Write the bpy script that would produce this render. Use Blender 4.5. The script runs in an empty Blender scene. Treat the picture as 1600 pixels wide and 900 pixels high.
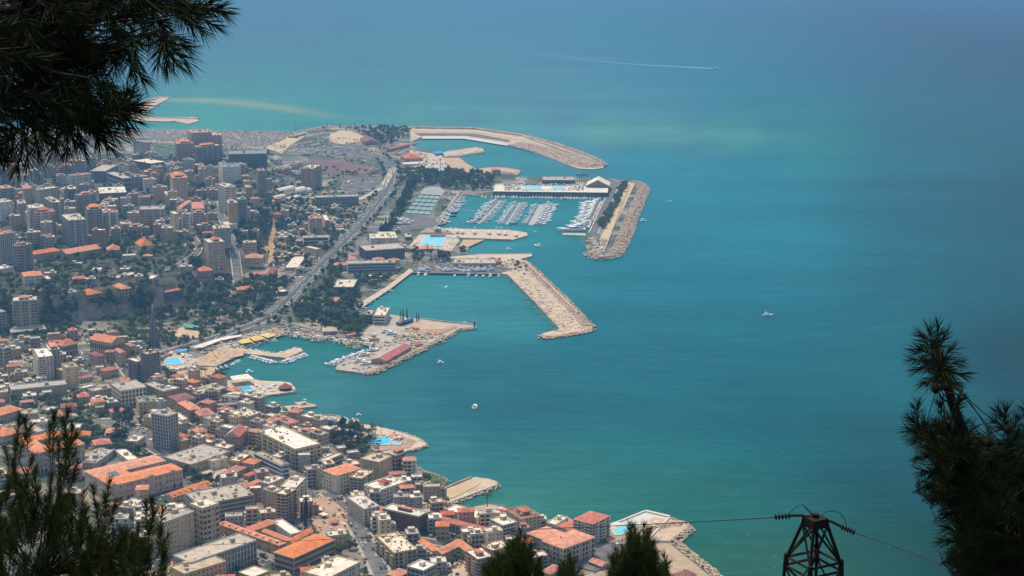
import bpy, math, random
import numpy as np
from mathutils import Vector, Matrix
from mathutils.geometry import tessellate_polygon

scene = bpy.context.scene
R = random.Random(7)
rad = math.radians
# ------------------------------------------------------------------ camera
CAMZ, PITCH, FOC = 480.0, rad(12.6), 2560.0
cam_d = bpy.data.cameras.new('camera'); cam = bpy.data.objects.new('camera', cam_d)
scene.collection.objects.link(cam); scene.camera = cam
cam_d.sensor_width = 36.0; cam_d.lens = 36.0 * FOC / 1600.0
cam_d.clip_start = 0.5; cam_d.clip_end = 90000
cam.location = (0, 0, CAMZ); cam.rotation_euler = (rad(90) - PITCH, 0, 0)
# ------------------------------------------------------------------ sky, sun, exposure
SUN_EL, SUN_AZ = rad(64), rad(-34)          # azimuth clockwise from the view direction (+Y)
world = bpy.data.worlds.new('World'); scene.world = world; world.use_nodes = True
wn = world.node_tree.nodes; bg = wn['Background']
sky = wn.new('ShaderNodeTexSky'); sky.sky_type = 'NISHITA'; sky.sun_disc = False
sky.sun_elevation = SUN_EL; sky.sun_rotation = SUN_AZ; sky.altitude = 480
sky.air_density = 1.0; sky.dust_density = 3.0; sky.ozone_density = 0.6
world.node_tree.links.new(sky.outputs[0], bg.inputs[0]); bg.inputs[1].default_value = 0.15
sun_d = bpy.data.lights.new('sun', 'SUN'); sun = bpy.data.objects.new('sun', sun_d)
scene.collection.objects.link(sun)
sun_d.energy = 2.8; sun_d.angle = rad(0.6); sun_d.color = (1.0, 0.88, 0.70)
sdir = Vector((math.sin(SUN_AZ) * math.cos(SUN_EL), math.cos(SUN_AZ) * math.cos(SUN_EL), math.sin(SUN_EL)))
sun.rotation_euler = (-sdir).to_track_quat('-Z', 'Y').to_euler(); sun.location = (0, 0, 900)
scene.view_settings.view_transform = 'Standard'; scene.view_settings.look = 'None'
scene.view_settings.exposure = 0.34; scene.view_settings.gamma = 1.0
scene.cycles.max_bounces = 6; scene.cycles.diffuse_bounces = 3; scene.cycles.glossy_bounces = 2
scene.cycles.transparent_max_bounces = 6; scene.cycles.volume_bounces = 1
scene.cycles.use_denoising = True
HAZE_DENSITY = 0.000075

# ------------------------------------------------------------------ geometry helpers
CT, ST = math.cos(PITCH), math.sin(PITCH)
def ray(px, py):
    u = (px - 800) / FOC; v = (450 - py) / FOC
    return np.array((u, CT + v * ST, -ST + v * CT))
def P(px, py, z=0.0):
    """point of the real plane at height z that shows at (px, py) of the photograph"""
    d = ray(px, py); t = (z - CAMZ) / d[2]
    return Vector((d[0] * t, d[1] * t, z))
def at(px, py, dist):
    d = ray(px, py); return Vector((d[0] * dist, d[1] * dist, CAMZ + d[2] * dist))
def proj(x, y, z):
    zz = z - CAMZ
    dep = y * CT - zz * ST; up = y * ST + zz * CT
    return 800 + FOC * x / dep, 450 - FOC * up / dep
LAND = 2.0
PLATEAU = [(-320, 590), (60, 517), (130, 503), (205, 497), (290, 482), (340, 452), (395, 425), (425, 385),
           (462, 345), (470, 305), (430, 275), (330, 264), (200, 268), (-500, 272)]
plw = np.array([P(*p)[:2] for p in PLATEAU])
GX0, GY0, GS = -1900.0, 1100.0, 10.0
GW, GH = 190, 260
gx = GX0 + GS * np.arange(GW); gy = GY0 + GS * np.arange(GH)
XX, YY = np.meshgrid(gx, gy)
def poly_sd(X, Y, poly):
    inside = np.zeros(X.shape, bool); dmin = np.full(X.shape, 1e9); n = len(poly)
    for i in range(n):
        x0, y0 = poly[i]; x1, y1 = poly[(i + 1) % n]
        c = ((y0 > Y) != (y1 > Y)) & (X < (x1 - x0) * (Y - y0) / (y1 - y0 + 1e-12) + x0); inside ^= c
        dx, dy = x1 - x0, y1 - y0
        t = np.clip(((X - x0) * dx + (Y - y0) * dy) / (dx * dx + dy * dy + 1e-9), 0, 1)
        dmin = np.minimum(dmin, np.hypot(X - x0 - t * dx, Y - y0 - t * dy))
    return np.where(inside, dmin, -dmin)
sd = poly_sd(XX, YY, plw)
nse = (np.sin(XX / 37.0 + np.sin(YY / 51.0) * 2) + np.sin(YY / 29.0 + XX / 83.0) + np.sin((XX + YY) / 17.0) * .4) / 2.4
edge = 58 + 22 * nse
CLIFF = [P(*p)[:2] for p in ((128, 500), (150, 499), (172, 498), (192, 497), (206, 496), (250, 487), (272, 483), (288, 481))]
cd_ = np.min([np.hypot(XX - c[0], YY - c[1]) for c in CLIFF], 0)
edge = np.where(cd_ < 75, 13.0 + np.clip(cd_ - 50, 0, 25) * 1.6, edge)
tt = np.clip(sd / edge, 0, 1); HILL = 33.0 * tt * tt * (3 - 2 * tt) + np.where(sd > 0, 2.0 * nse * tt, 0)
HILL = np.maximum(HILL, 0)
def hgt(x, y):
    fx = (np.asarray(x) - GX0) / GS; fy = (np.asarray(y) - GY0) / GS
    ok = (fx >= 0) & (fx < GW - 1.001) & (fy >= 0) & (fy < GH - 1.001)
    fx = np.clip(fx, 0, GW - 1.001); fy = np.clip(fy, 0, GH - 1.001)
    ix = fx.astype(int); iy = fy.astype(int); ax = fx - ix; ay = fy - iy
    h = (HILL[iy, ix] * (1 - ax) + HILL[iy, ix + 1] * ax) * (1 - ay) + (HILL[iy + 1, ix] * (1 - ax) + HILL[iy + 1, ix + 1] * ax) * ay
    return LAND + np.where(ok, h, 0)
def G(px, py):
    """ground point of the land seen at (px, py)"""
    d = ray(px, py); t1 = (LAND - CAMZ) / d[2]; t0 = (LAND + 40 - CAMZ) / d[2]
    if px > 480 or py > 640 or py < 230: return Vector((d[0] * t1, d[1] * t1, LAND))
    t = np.linspace(t0, t1, 160); x = d[0] * t; y = d[1] * t; z = CAMZ + d[2] * t
    b = z <= hgt(x, y) + 1e-4; i = int(np.argmax(b)) if b.any() else len(t) - 1
    return Vector((x[i], y[i], float(hgt(x[i], y[i]))))
def inpoly(x, y, poly):
    c = False; n = len(poly); j = n - 1
    for i in range(n):
        xi, yi = poly[i]; xj, yj = poly[j]
        if (yi > y) != (yj > y) and x < (xj - xi) * (y - yi) / (yj - yi) + xi: c = not c
        j = i
    return c

COL = scene.collection
class MB:
    def __init__(s): s.v = []; s.f = []; s.m = []
    def add(s, vs, fs, m=0):
        n = len(s.v); s.v.extend(vs); s.f.extend([tuple(i + n for i in f) for f in fs]); s.m.extend([m] * len(fs))
    def box(s, x0, x1, y0, y1, z0, z1, m=0, bottom=False):
        vs = [(x0, y0, z0), (x1, y0, z0), (x1, y1, z0), (x0, y1, z0), (x0, y0, z1), (x1, y0, z1), (x1, y1, z1), (x0, y1, z1)]
        fs = [(0, 1, 5, 4), (1, 2, 6, 5), (2, 3, 7, 6), (3, 0, 4, 7), (4, 5, 6, 7)]
        if bottom: fs.append((3, 2, 1, 0))
        s.add(vs, fs, m)
    def prism(s, pts, z0, z1, m=0, top=True, m2=None):
        n = len(pts); vs = [(p[0], p[1], z0) for p in pts] + [(p[0], p[1], z1) for p in pts]
        s.add(vs, [(i, (i + 1) % n, n + (i + 1) % n, n + i) for i in range(n)], m)
        if top:
            tri = tessellate_polygon([[Vector((p[0], p[1], 0)) for p in pts]])
            s.add([(p[0], p[1], z1) for p in pts], [tuple(t) for t in tri], m if m2 is None else m2)
    def cyl(s, x, y, z0, z1, r0, r1=None, n=8, m=0, cap=True):
        r1 = r0 if r1 is None else r1
        vs = [(x + r0 * math.cos(6.2832 * i / n), y + r0 * math.sin(6.2832 * i / n), z0) for i in range(n)]
        vs += [(x + r1 * math.cos(6.2832 * i / n), y + r1 * math.sin(6.2832 * i / n), z1) for i in range(n)]
        fs = [(i, (i + 1) % n, n + (i + 1) % n, n + i) for i in range(n)]
        if cap: fs.append(tuple(range(n, 2 * n)))
        s.add(vs, fs, m)
    def tube(s, pts, rs, n=6, m=0, cap=True):
        pts = [Vector(p) for p in pts]; vs = []
        for i, p in enumerate(pts):
            d = (pts[min(i + 1, len(pts) - 1)] - pts[max(i - 1, 0)]).normalized()
            a = d.cross(Vector((0, 0, 1)));  a = a if a.length > .1 else d.cross(Vector((1, 0, 0))); a.normalize(); b = d.cross(a)
            r = rs[i] if isinstance(rs, (list, tuple)) else rs
            for k in range(n):
                t = 6.2832 * k / n; vs.append(tuple(p + a * (r * math.cos(t)) + b * (r * math.sin(t))))
        fs = [(i * n + k, i * n + (k + 1) % n, (i + 1) * n + (k + 1) % n, (i + 1) * n + k) for i in range(len(pts) - 1) for k in range(n)]
        if cap: fs += [tuple(range(n - 1, -1, -1)), tuple(range((len(pts) - 1) * n, len(pts) * n))]
        s.add(vs, fs, m)
    def mesh(s, name, mats):
        me = bpy.data.meshes.new(name); me.from_pydata(s.v, [], s.f)
        for m in (mats if isinstance(mats, (list, tuple)) else [mats]): me.materials.append(m)
        if any(s.m): me.polygons.foreach_set('material_index', s.m)
        me.update(); return me
    def obj(s, name, mats, parent=None, kind=None):
        return link(name, s.mesh(name, mats), parent, kind)
def link(name, me, parent=None, kind=None, loc=None):
    o = bpy.data.objects.new(name, me); COL.objects.link(o)
    if parent is not None: o.parent = parent
    if kind: o['kind'] = kind
    if loc is not None: o.location = loc
    return o
THINGS = []            # (object, label, px, py) for the uniqueness pass at the end
def tag(o, label, cat, group=None, pos=None):
    o['category'] = cat
    if group: o['group'] = group
    p = pos if pos is not None else o.location
    q = proj(p[0], p[1], p[2]); THINGS.append([o, label, q[0], q[1]]); o['label'] = label
    return o
def thing(name, label, cat, loc, rz=0.0, group=None, sc=None):
    o = bpy.data.objects.new(name, None); COL.objects.link(o); o.location = loc; o.rotation_euler = (0, 0, rz)
    if sc is not None: o.scale = (sc, sc, sc) if not isinstance(sc, tuple) else sc
    o.empty_display_size = .1
    return tag(o, label, cat, group)

# ------------------------------------------------------------------ materials
def lin(r, g, b):
    f = lambda c: (c / 255 / 12.92) if c / 255 <= .04045 else ((c / 255 + .055) / 1.055) ** 2.4
    return (f(r), f(g), f(b), 1)
def vary(m, amt=.16, streak=False):
    """each object its own slightly different tone, and rain streaks down the walls"""
    nt = m.node_tree; b = nt.nodes['Principled BSDF']; old = b.inputs['Base Color'].links[0].from_socket
    oi = nt.nodes.new('ShaderNodeObjectInfo'); r = nt.nodes.new('ShaderNodeMapRange'); r.inputs[3].default_value = 1 - amt; r.inputs[4].default_value = 1 + amt * .8; nt.links.new(oi.outputs['Random'], r.inputs[0])
    h = nt.nodes.new('ShaderNodeHueSaturation'); nt.links.new(r.outputs[0], h.inputs['Value']); nt.links.new(old, h.inputs['Color'])
    wn_ = nt.nodes.new('ShaderNodeTexWhiteNoise'); wn_.noise_dimensions = '1D'; nt.links.new(oi.outputs['Random'], wn_.inputs['W']); r2 = nt.nodes.new('ShaderNodeMapRange'); r2.inputs[3].default_value = .88; r2.inputs[4].default_value = 1.12; nt.links.new(wn_.outputs['Value'], r2.inputs[0]); nt.links.new(r2.outputs[0], h.inputs['Saturation'])
    out = h.outputs[0]
    if streak:
        geo = nt.nodes.new('ShaderNodeNewGeometry'); mp = nt.nodes.new('ShaderNodeMapping'); mp.inputs['Scale'].default_value = (.9, .9, .07); nt.links.new(geo.outputs['Position'], mp.inputs[0])
        n = nt.nodes.new('ShaderNodeTexNoise'); n.inputs['Scale'].default_value = 1; n.inputs['Detail'].default_value = 5; nt.links.new(mp.outputs[0], n.inputs['Vector'])
        q = nt.nodes.new('ShaderNodeMapRange'); q.inputs[1].default_value = .35; q.inputs[2].default_value = .62; q.inputs[3].default_value = .78; q.inputs[4].default_value = 1.06; nt.links.new(n.outputs[0], q.inputs[0])
        mx = nt.nodes.new('ShaderNodeMix'); mx.data_type = 'RGBA'; mx.blend_type = 'MULTIPLY'; mx.inputs[0].default_value = 1; nt.links.new(out, mx.inputs[6]); nt.links.new(q.outputs[0], mx.inputs[7]); out = mx.outputs[2]
    nt.links.new(out, b.inputs['Base Color'])
def mat(name, col, rough=.85, var=.25, scale=.25, col2=None, spec=.25, bump=0.0, detail=4, metallic=0.0, s2=None):
    """diffuse stuff with world-scale noise between col and col2 (or darker/lighter col)"""
    m = bpy.data.materials.new(name); m.use_nodes = True; nt = m.node_tree; b = nt.nodes['Principled BSDF']
    b.inputs['Roughness'].default_value = rough; b.inputs['Specular IOR Level'].default_value = spec
    b.inputs['Metallic'].default_value = metallic
    geo = nt.nodes.new('ShaderNodeNewGeometry')
    n = nt.nodes.new('ShaderNodeTexNoise'); n.inputs['Scale'].default_value = scale; n.inputs['Detail'].default_value = detail
    n.inputs['Roughness'].default_value = .65
    nt.links.new(geo.outputs['Position'], n.inputs['Vector'])
    mp = nt.nodes.new('ShaderNodeMapRange'); mp.inputs[1].default_value = .3; mp.inputs[2].default_value = .7
    nt.links.new(n.outputs[0], mp.inputs[0])
    mx = nt.nodes.new('ShaderNodeMix'); mx.data_type = 'RGBA'
    c = tuple(col[:3])
    if col2 is None:
        a = tuple(x * (1 - var) for x in c); z = tuple(min(1, x * (1 + var * .7)) for x in c)
    else: a, z = c, tuple(col2[:3])
    mx.inputs[6].default_value = (*a, 1); mx.inputs[7].default_value = (*z, 1)
    nt.links.new(mp.outputs[0], mx.inputs[0])
    nt.links.new(mx.outputs[2], b.inputs['Base Color'])
    if bump:
        bp = nt.nodes.new('ShaderNodeBump'); bp.inputs['Strength'].default_value = bump; bp.inputs['Distance'].default_value = .5
        nt.links.new(n.outputs[0], bp.inputs['Height']); nt.links.new(bp.outputs[0], b.inputs['Normal'])
    return m
M = {}
WALLS = {'cream': (.68, .54, .35), 'white': (.76, .69, .56), 'tan': (.52, .37, .21), 'sand': (.64, .47, .27), 'grey': (.44, .38, .30),
         'pink': (.58, .42, .31), 'brown': (.34, .22, .15), 'brick': (.19, .085, .065), 'bluegrey': (.42, .41, .38), 'yellow': (.55, .45, .24),
         'pale': (.70, .63, .52), 'dark': (.18, .175, .17), 'stone': (.49, .38, .25), 'rose': (.50, .32, .25)}
for k, c in WALLS.items(): M['plaster_' + k] = mat('plaster_' + k, (min(.8, c[0] * 1.07), c[1], c[2] * .88), .9, .16, .18)
ROOFS = {'r_pale': (.72, .61, .45), 'r_white': (.78, .70, .56), 'r_grey': (.43, .37, .29), 'r_tan': (.50, .40, .28), 'r_green': (.20, .26, .20),
         'r_orange': (.66, .25, .12), 'r_red': (.54, .19, .12), 'r_brown': (.30, .12, .085), 'r_bright': (.46, .10, .08), 'r_dark': (.12, .12, .12),
         'r_yellow': (.66, .48, .16), 'r_blue': (.10, .30, .55), 'r_teal': (.06, .34, .30)}
for k, c in ROOFS.items(): M[k] = mat('roofing_' + k[2:], c, .88, .36, .22, detail=8)
def tile(name, c):
    m = mat(name, c, .9, .42, .25, detail=8); nt = m.node_tree; b = nt.nodes['Principled BSDF']
    tc = nt.nodes.new('ShaderNodeTexCoord'); w = nt.nodes.new('ShaderNodeTexWave'); w.wave_type = 'BANDS'; w.bands_direction = 'Z'
    w.inputs['Scale'].default_value = 2.2; w.inputs['Distortion'].default_value = .4
    nt.links.new(tc.outputs['Object'], w.inputs['Vector'])
    bp = nt.nodes.new('ShaderNodeBump'); bp.inputs['Strength'].default_value = .5; bp.inputs['Distance'].default_value = .15
    nt.links.new(w.outputs[0], bp.inputs['Height']); nt.links.new(bp.outputs[0], b.inputs['Normal']); return m
for k in ('r_orange', 'r_red', 'r_brown'): M[k] = tile('clay_tiles_' + k[2:], ROOFS[k])
for k in WALLS: vary(M['plaster_' + k], .07, True)
for k in ROOFS: vary(M[k], .07)
M['glass'] = mat('window_glass', (.075, .078, .08), .25, .4, .5, spec=.5)
M['shutter'] = mat('shutters', (.17, .13, .10), .6, .5, .8)
M['frame'] = mat('pale_trim', (.58, .54, .47), .8, .12, .4)
M['rail'] = mat('balcony_rail', (.30, .29, .27), .7, .3, .8)
M['concrete'] = mat('concrete', (.42, .36, .28), .9, .25, .12, bump=.2)
M['quay'] = mat('quay_concrete', (.52, .39, .26), .9, .3, .06, bump=.3)
M['asphalt'] = mat('asphalt', (.10, .098, .092), .92, .4, .09)
M['asphalt2'] = mat('worn_asphalt', (.145, .135, .12), .92, .45, .08)
M['sand'] = mat('beach_sand', (.50, .34, .19), .95, .14, .08)
M['sandlot'] = mat('sandy_lot', (.48, .34, .18), .95, .2, .04, col2=(.56, .45, .28))
M['dirt'] = mat('orange_dirt', (.42, .26, .13), .95, .2, .06)
M['redearth'] = mat('red_earth', (.17, .105, .085), .95, .3, .03)
M['bank'] = mat('rocky_bank', (.34, .24, .15), .95, .4, .18, col2=(.46, .35, .23), bump=.6)
M['grass'] = mat('grass', (.075, .11, .045), .95, .4, .07)
M['green'] = mat('scrub', (.05, .075, .035), .95, .4, .05, col2=(.13, .12, .07))
M['court'] = mat('court_green', (.22, .31, .26), .85, .12, .05)
M['court2'] = mat('court_dusty', (.32, .32, .27), .9, .15, .04)
M['paving'] = mat('paving', (.54, .43, .31), .9, .2, .15)
M['terr'] = mat('terracotta_paving', (.42, .27, .18), .9, .25, .12)
M['rock'] = mat('armour_rock', (.54, .39, .26), .95, .22, .2, bump=.2)
M['rockdark'] = mat('wet_rock', (.20, .155, .11), .8, .4, .3)
M['white'] = mat('white_paint', (.88, .84, .76), .4, .06, .6, spec=.5)
M['line'] = mat('road_paint', (.65, .65, .62), .8, .2, .4)
M['navy'] = mat('blue_canvas', (.05, .09, .2), .7, .3, .6)
M['wood'] = mat('teak_deck', (.30, .19, .11), .7, .2, .8)
M['plank'] = mat('grey_planks', (.40, .37, .33), .9, .2, .5)
M['metal'] = mat('dark_metal', (.03, .028, .026), .6, .3, 3, metallic=.3)
M['rust'] = mat('rusty_iron', (.006, .005, .005), .85, .5, 8, col2=(.022, .012, .009))
M['trunk'] = mat('bark', (.10, .07, .05), .95, .3, 2)
M['leaf1'] = mat('foliage_olive', (.055, .085, .03), .8, .4, .3, col2=(.16, .19, .07))
M['leaf2'] = mat('foliage_deep', (.032, .062, .028), .8, .4, .3, col2=(.09, .13, .05))
M['leaf3'] = mat('foliage_light', (.06, .095, .03), .8, .4, .6, col2=(.17, .20, .07))
M['cyp'] = mat('foliage_cypress', (.018, .032, .016), .85, .4, .8, col2=(.04, .06, .03))
M['palm'] = mat('palm_fronds', (.05, .075, .025), .7, .4, .8, col2=(.10, .12, .05))
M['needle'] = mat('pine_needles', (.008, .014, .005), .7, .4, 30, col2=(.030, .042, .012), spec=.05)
M['needle2'] = mat('pine_needles_green', (.02, .034, .010), .7, .4, 30, col2=(.07, .092, .024), spec=.05)  # greener, lighter needle colour for the lower left and centre pines
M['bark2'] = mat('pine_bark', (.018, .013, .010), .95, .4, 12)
M['solar'] = mat('solar_panel', (.03, .04, .09), .3, .3, .6, spec=.5)
M['cliff'] = mat('limestone_cliff', (.22, .17, .13), .95, .3, .07, col2=(.36, .29, .22), bump=.7)
def leafy(m, f=.4):
    nt = m.node_tree; b = nt.nodes['Principled BSDF']; t = nt.nodes.new('ShaderNodeBsdfTranslucent'); mx = nt.nodes.new('ShaderNodeMixShader'); mx.inputs[0].default_value = f
    nt.links.new(b.inputs['Base Color'].links[0].from_socket, t.inputs['Color']); out = [n for n in nt.nodes if n.type == 'OUTPUT_MATERIAL'][0]
    nt.links.new(b.outputs[0], mx.inputs[1]); nt.links.new(t.outputs[0], mx.inputs[2]); nt.links.new(mx.outputs[0], out.inputs[0])
for k in ('leaf1', 'leaf2', 'leaf3', 'palm'): leafy(M[k])
leafy(M['needle2'], .3)
CARS = {'white': (.70, .70, .69), 'silver': (.42, .43, .45), 'black': (.02, .02, .022), 'grey': (.16, .17, .18), 'blue': (.04, .08, .18), 'red': (.35, .03, .03), 'beige': (.45, .38, .28)}
for k, c in CARS.items(): M['car_' + k] = mat('car_paint_' + k, c, .3, .05, 1, spec=.5)
for k, c in {'white': (.76, .74, .70), 'red': (.6, .1, .08), 'blue': (.10, .28, .6), 'teal': (.05, .42, .36), 'beige': (.62, .50, .36)}.items(): M['cl_' + k] = mat('canvas_' + k, c, .9, .1, .6)
def pool_mat(name, c, c2):
    m = mat(name, c, .15, .1, .35, col2=c2, spec=.5, bump=.12); return m
M['pool'] = pool_mat('pool_water', (.02, .42, .62), (.06, .52, .68))
M['pool2'] = pool_mat('pale_pool_water', (.10, .50, .52), (.22, .60, .60))
# ground: dusty town soil, yards and tarmac in patches
def ground_mat():
    m = mat('town_ground', (.20, .18, .155), .95, .2, .03); nt = m.node_tree; b = nt.nodes['Principled BSDF']
    geo = nt.nodes.new('ShaderNodeNewGeometry')
    v = nt.nodes.new('ShaderNodeTexVoronoi'); v.inputs['Scale'].default_value = .035; v.inputs['Randomness'].default_value = 1
    nt.links.new(geo.outputs['Position'], v.inputs['Vector'])
    r = nt.nodes.new('ShaderNodeValToRGB'); r.color_ramp.interpolation = 'CONSTANT'
    cs = [(0, (.13, .125, .11)), (.22, (.22, .18, .13)), (.40, (.34, .27, .18)), (.50, (.09, .10, .055)), (.68, (.06, .075, .035)), (.86, (.20, .18, .145))]
    r.color_ramp.elements[0].color = (*cs[0][1], 1); r.color_ramp.elements[1].position = cs[1][0]; r.color_ramp.elements[1].color = (*cs[1][1], 1)
    for p, c in cs[2:]: e = r.color_ramp.elements.new(p); e.color = (*c, 1)
    sp = nt.nodes.new('ShaderNodeSeparateColor'); nt.links.new(v.outputs['Color'], sp.inputs[0]); nt.links.new(sp.outputs[0], r.inputs[0])
    n = nt.nodes.new('ShaderNodeTexNoise'); n.inputs['Scale'].default_value = .22; n.inputs['Detail'].default_value = 6
    nt.links.new(geo.outputs['Position'], n.inputs['Vector'])
    mx = nt.nodes.new('ShaderNodeMix'); mx.data_type = 'RGBA'; mx.blend_type = 'MULTIPLY'; mx.inputs[0].default_value = 1
    rr = nt.nodes.new('ShaderNodeMapRange'); rr.inputs[1].default_value = .3; rr.inputs[2].default_value = .7; rr.inputs[3].default_value = .6; rr.inputs[4].default_value = 1.35
    nt.links.new(n.outputs[0], rr.inputs[0]); nt.links.new(r.outputs[0], mx.inputs[6]); nt.links.new(rr.outputs[0], mx.inputs[7])
    nt.links.new(mx.outputs[2], b.inputs['Base Color']); return m
M['ground'] = ground_mat()
def hill_mat():
    m = mat('hillside', (.035, .05, .025), .95, .4, .05, col2=(.10, .09, .055)); nt = m.node_tree; b = nt.nodes['Principled BSDF']
    old = b.inputs['Base Color'].links[0].from_socket
    geo = nt.nodes.new('ShaderNodeNewGeometry'); sx = nt.nodes.new('ShaderNodeSeparateXYZ'); nt.links.new(geo.outputs['Normal'], sx.inputs[0])
    mp = nt.nodes.new('ShaderNodeMapRange'); mp.inputs[1].default_value = .78; mp.inputs[2].default_value = .66
    nt.links.new(sx.outputs[2], mp.inputs[0])
    n = nt.nodes.new('ShaderNodeTexNoise'); n.inputs['Scale'].default_value = .09; n.inputs['Detail'].default_value = 8; n.inputs['Roughness'].default_value = .75
    nt.links.new(geo.outputs['Position'], n.inputs['Vector'])
    r = nt.nodes.new('ShaderNodeValToRGB'); r.color_ramp.elements[0].position = .35; r.color_ramp.elements[0].color = (.16, .115, .08, 1)
    r.color_ramp.elements[1].position = .65; r.color_ramp.elements[1].color = (.46, .34, .23, 1); nt.links.new(n.outputs[0], r.inputs[0])
    mx = nt.nodes.new('ShaderNodeMix'); mx.data_type = 'RGBA'; nt.links.new(mp.outputs[0], mx.inputs[0]); nt.links.new(old, mx.inputs[6]); nt.links.new(r.outputs[0], mx.inputs[7])
    nt.links.new(mx.outputs[2], b.inputs['Base Color']); return m
M['hill'] = hill_mat()

# ------------------------------------------------------------------ the sea
SEA = [  # photo position, water colour seen there with edge vignette (sRGB), reach in px
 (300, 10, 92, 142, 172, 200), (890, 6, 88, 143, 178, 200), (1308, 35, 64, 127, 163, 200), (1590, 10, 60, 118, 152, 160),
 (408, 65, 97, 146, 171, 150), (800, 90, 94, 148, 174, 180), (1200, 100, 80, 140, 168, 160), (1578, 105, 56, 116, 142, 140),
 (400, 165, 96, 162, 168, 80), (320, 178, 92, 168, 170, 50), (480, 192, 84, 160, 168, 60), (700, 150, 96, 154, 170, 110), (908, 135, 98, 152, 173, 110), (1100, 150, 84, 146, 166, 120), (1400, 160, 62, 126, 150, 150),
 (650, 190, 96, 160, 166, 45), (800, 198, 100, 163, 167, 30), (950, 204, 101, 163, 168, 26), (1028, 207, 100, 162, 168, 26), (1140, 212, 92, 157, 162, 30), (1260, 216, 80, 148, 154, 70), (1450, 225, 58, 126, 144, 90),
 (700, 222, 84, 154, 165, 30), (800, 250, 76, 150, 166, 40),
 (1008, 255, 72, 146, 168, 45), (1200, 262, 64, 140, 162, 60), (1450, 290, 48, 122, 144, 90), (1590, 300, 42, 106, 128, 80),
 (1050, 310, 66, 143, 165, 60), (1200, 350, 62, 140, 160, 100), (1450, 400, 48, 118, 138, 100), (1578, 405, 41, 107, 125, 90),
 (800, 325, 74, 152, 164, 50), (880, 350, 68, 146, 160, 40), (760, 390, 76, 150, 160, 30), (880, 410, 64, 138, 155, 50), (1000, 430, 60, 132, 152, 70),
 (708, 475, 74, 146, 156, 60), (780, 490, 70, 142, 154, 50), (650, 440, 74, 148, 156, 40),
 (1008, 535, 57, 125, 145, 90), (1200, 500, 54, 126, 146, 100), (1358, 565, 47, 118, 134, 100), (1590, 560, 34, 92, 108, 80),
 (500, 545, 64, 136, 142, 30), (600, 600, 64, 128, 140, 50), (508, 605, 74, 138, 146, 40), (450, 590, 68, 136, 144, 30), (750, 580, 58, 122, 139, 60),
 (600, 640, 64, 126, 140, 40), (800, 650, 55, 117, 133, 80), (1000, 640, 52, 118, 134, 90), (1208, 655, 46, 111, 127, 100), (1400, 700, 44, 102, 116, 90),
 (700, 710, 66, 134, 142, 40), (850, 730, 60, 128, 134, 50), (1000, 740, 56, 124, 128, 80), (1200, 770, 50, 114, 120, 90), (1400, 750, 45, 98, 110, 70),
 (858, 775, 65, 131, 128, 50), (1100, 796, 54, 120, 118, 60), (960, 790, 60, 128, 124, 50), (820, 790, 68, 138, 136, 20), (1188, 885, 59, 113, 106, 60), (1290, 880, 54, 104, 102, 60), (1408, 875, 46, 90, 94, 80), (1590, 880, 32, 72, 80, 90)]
def lin_arr(a):
    a = np.asarray(a, float) / 255; return np.where(a <= .04045, a / 12.92, ((a + .055) / 1.055) ** 2.4)
def polydist(X, Y, pts):
    d = np.full(X.shape, 1e9)
    for (x0, y0), (x1, y1) in zip(pts[:-1], pts[1:]):
        dx, dy = x1 - x0, y1 - y0; t = np.clip(((X - x0) * dx + (Y - y0) * dy) / (dx * dx + dy * dy), 0, 1)
        d = np.minimum(d, np.hypot(X - x0 - t * dx, Y - y0 - t * dy))
    return d
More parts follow.
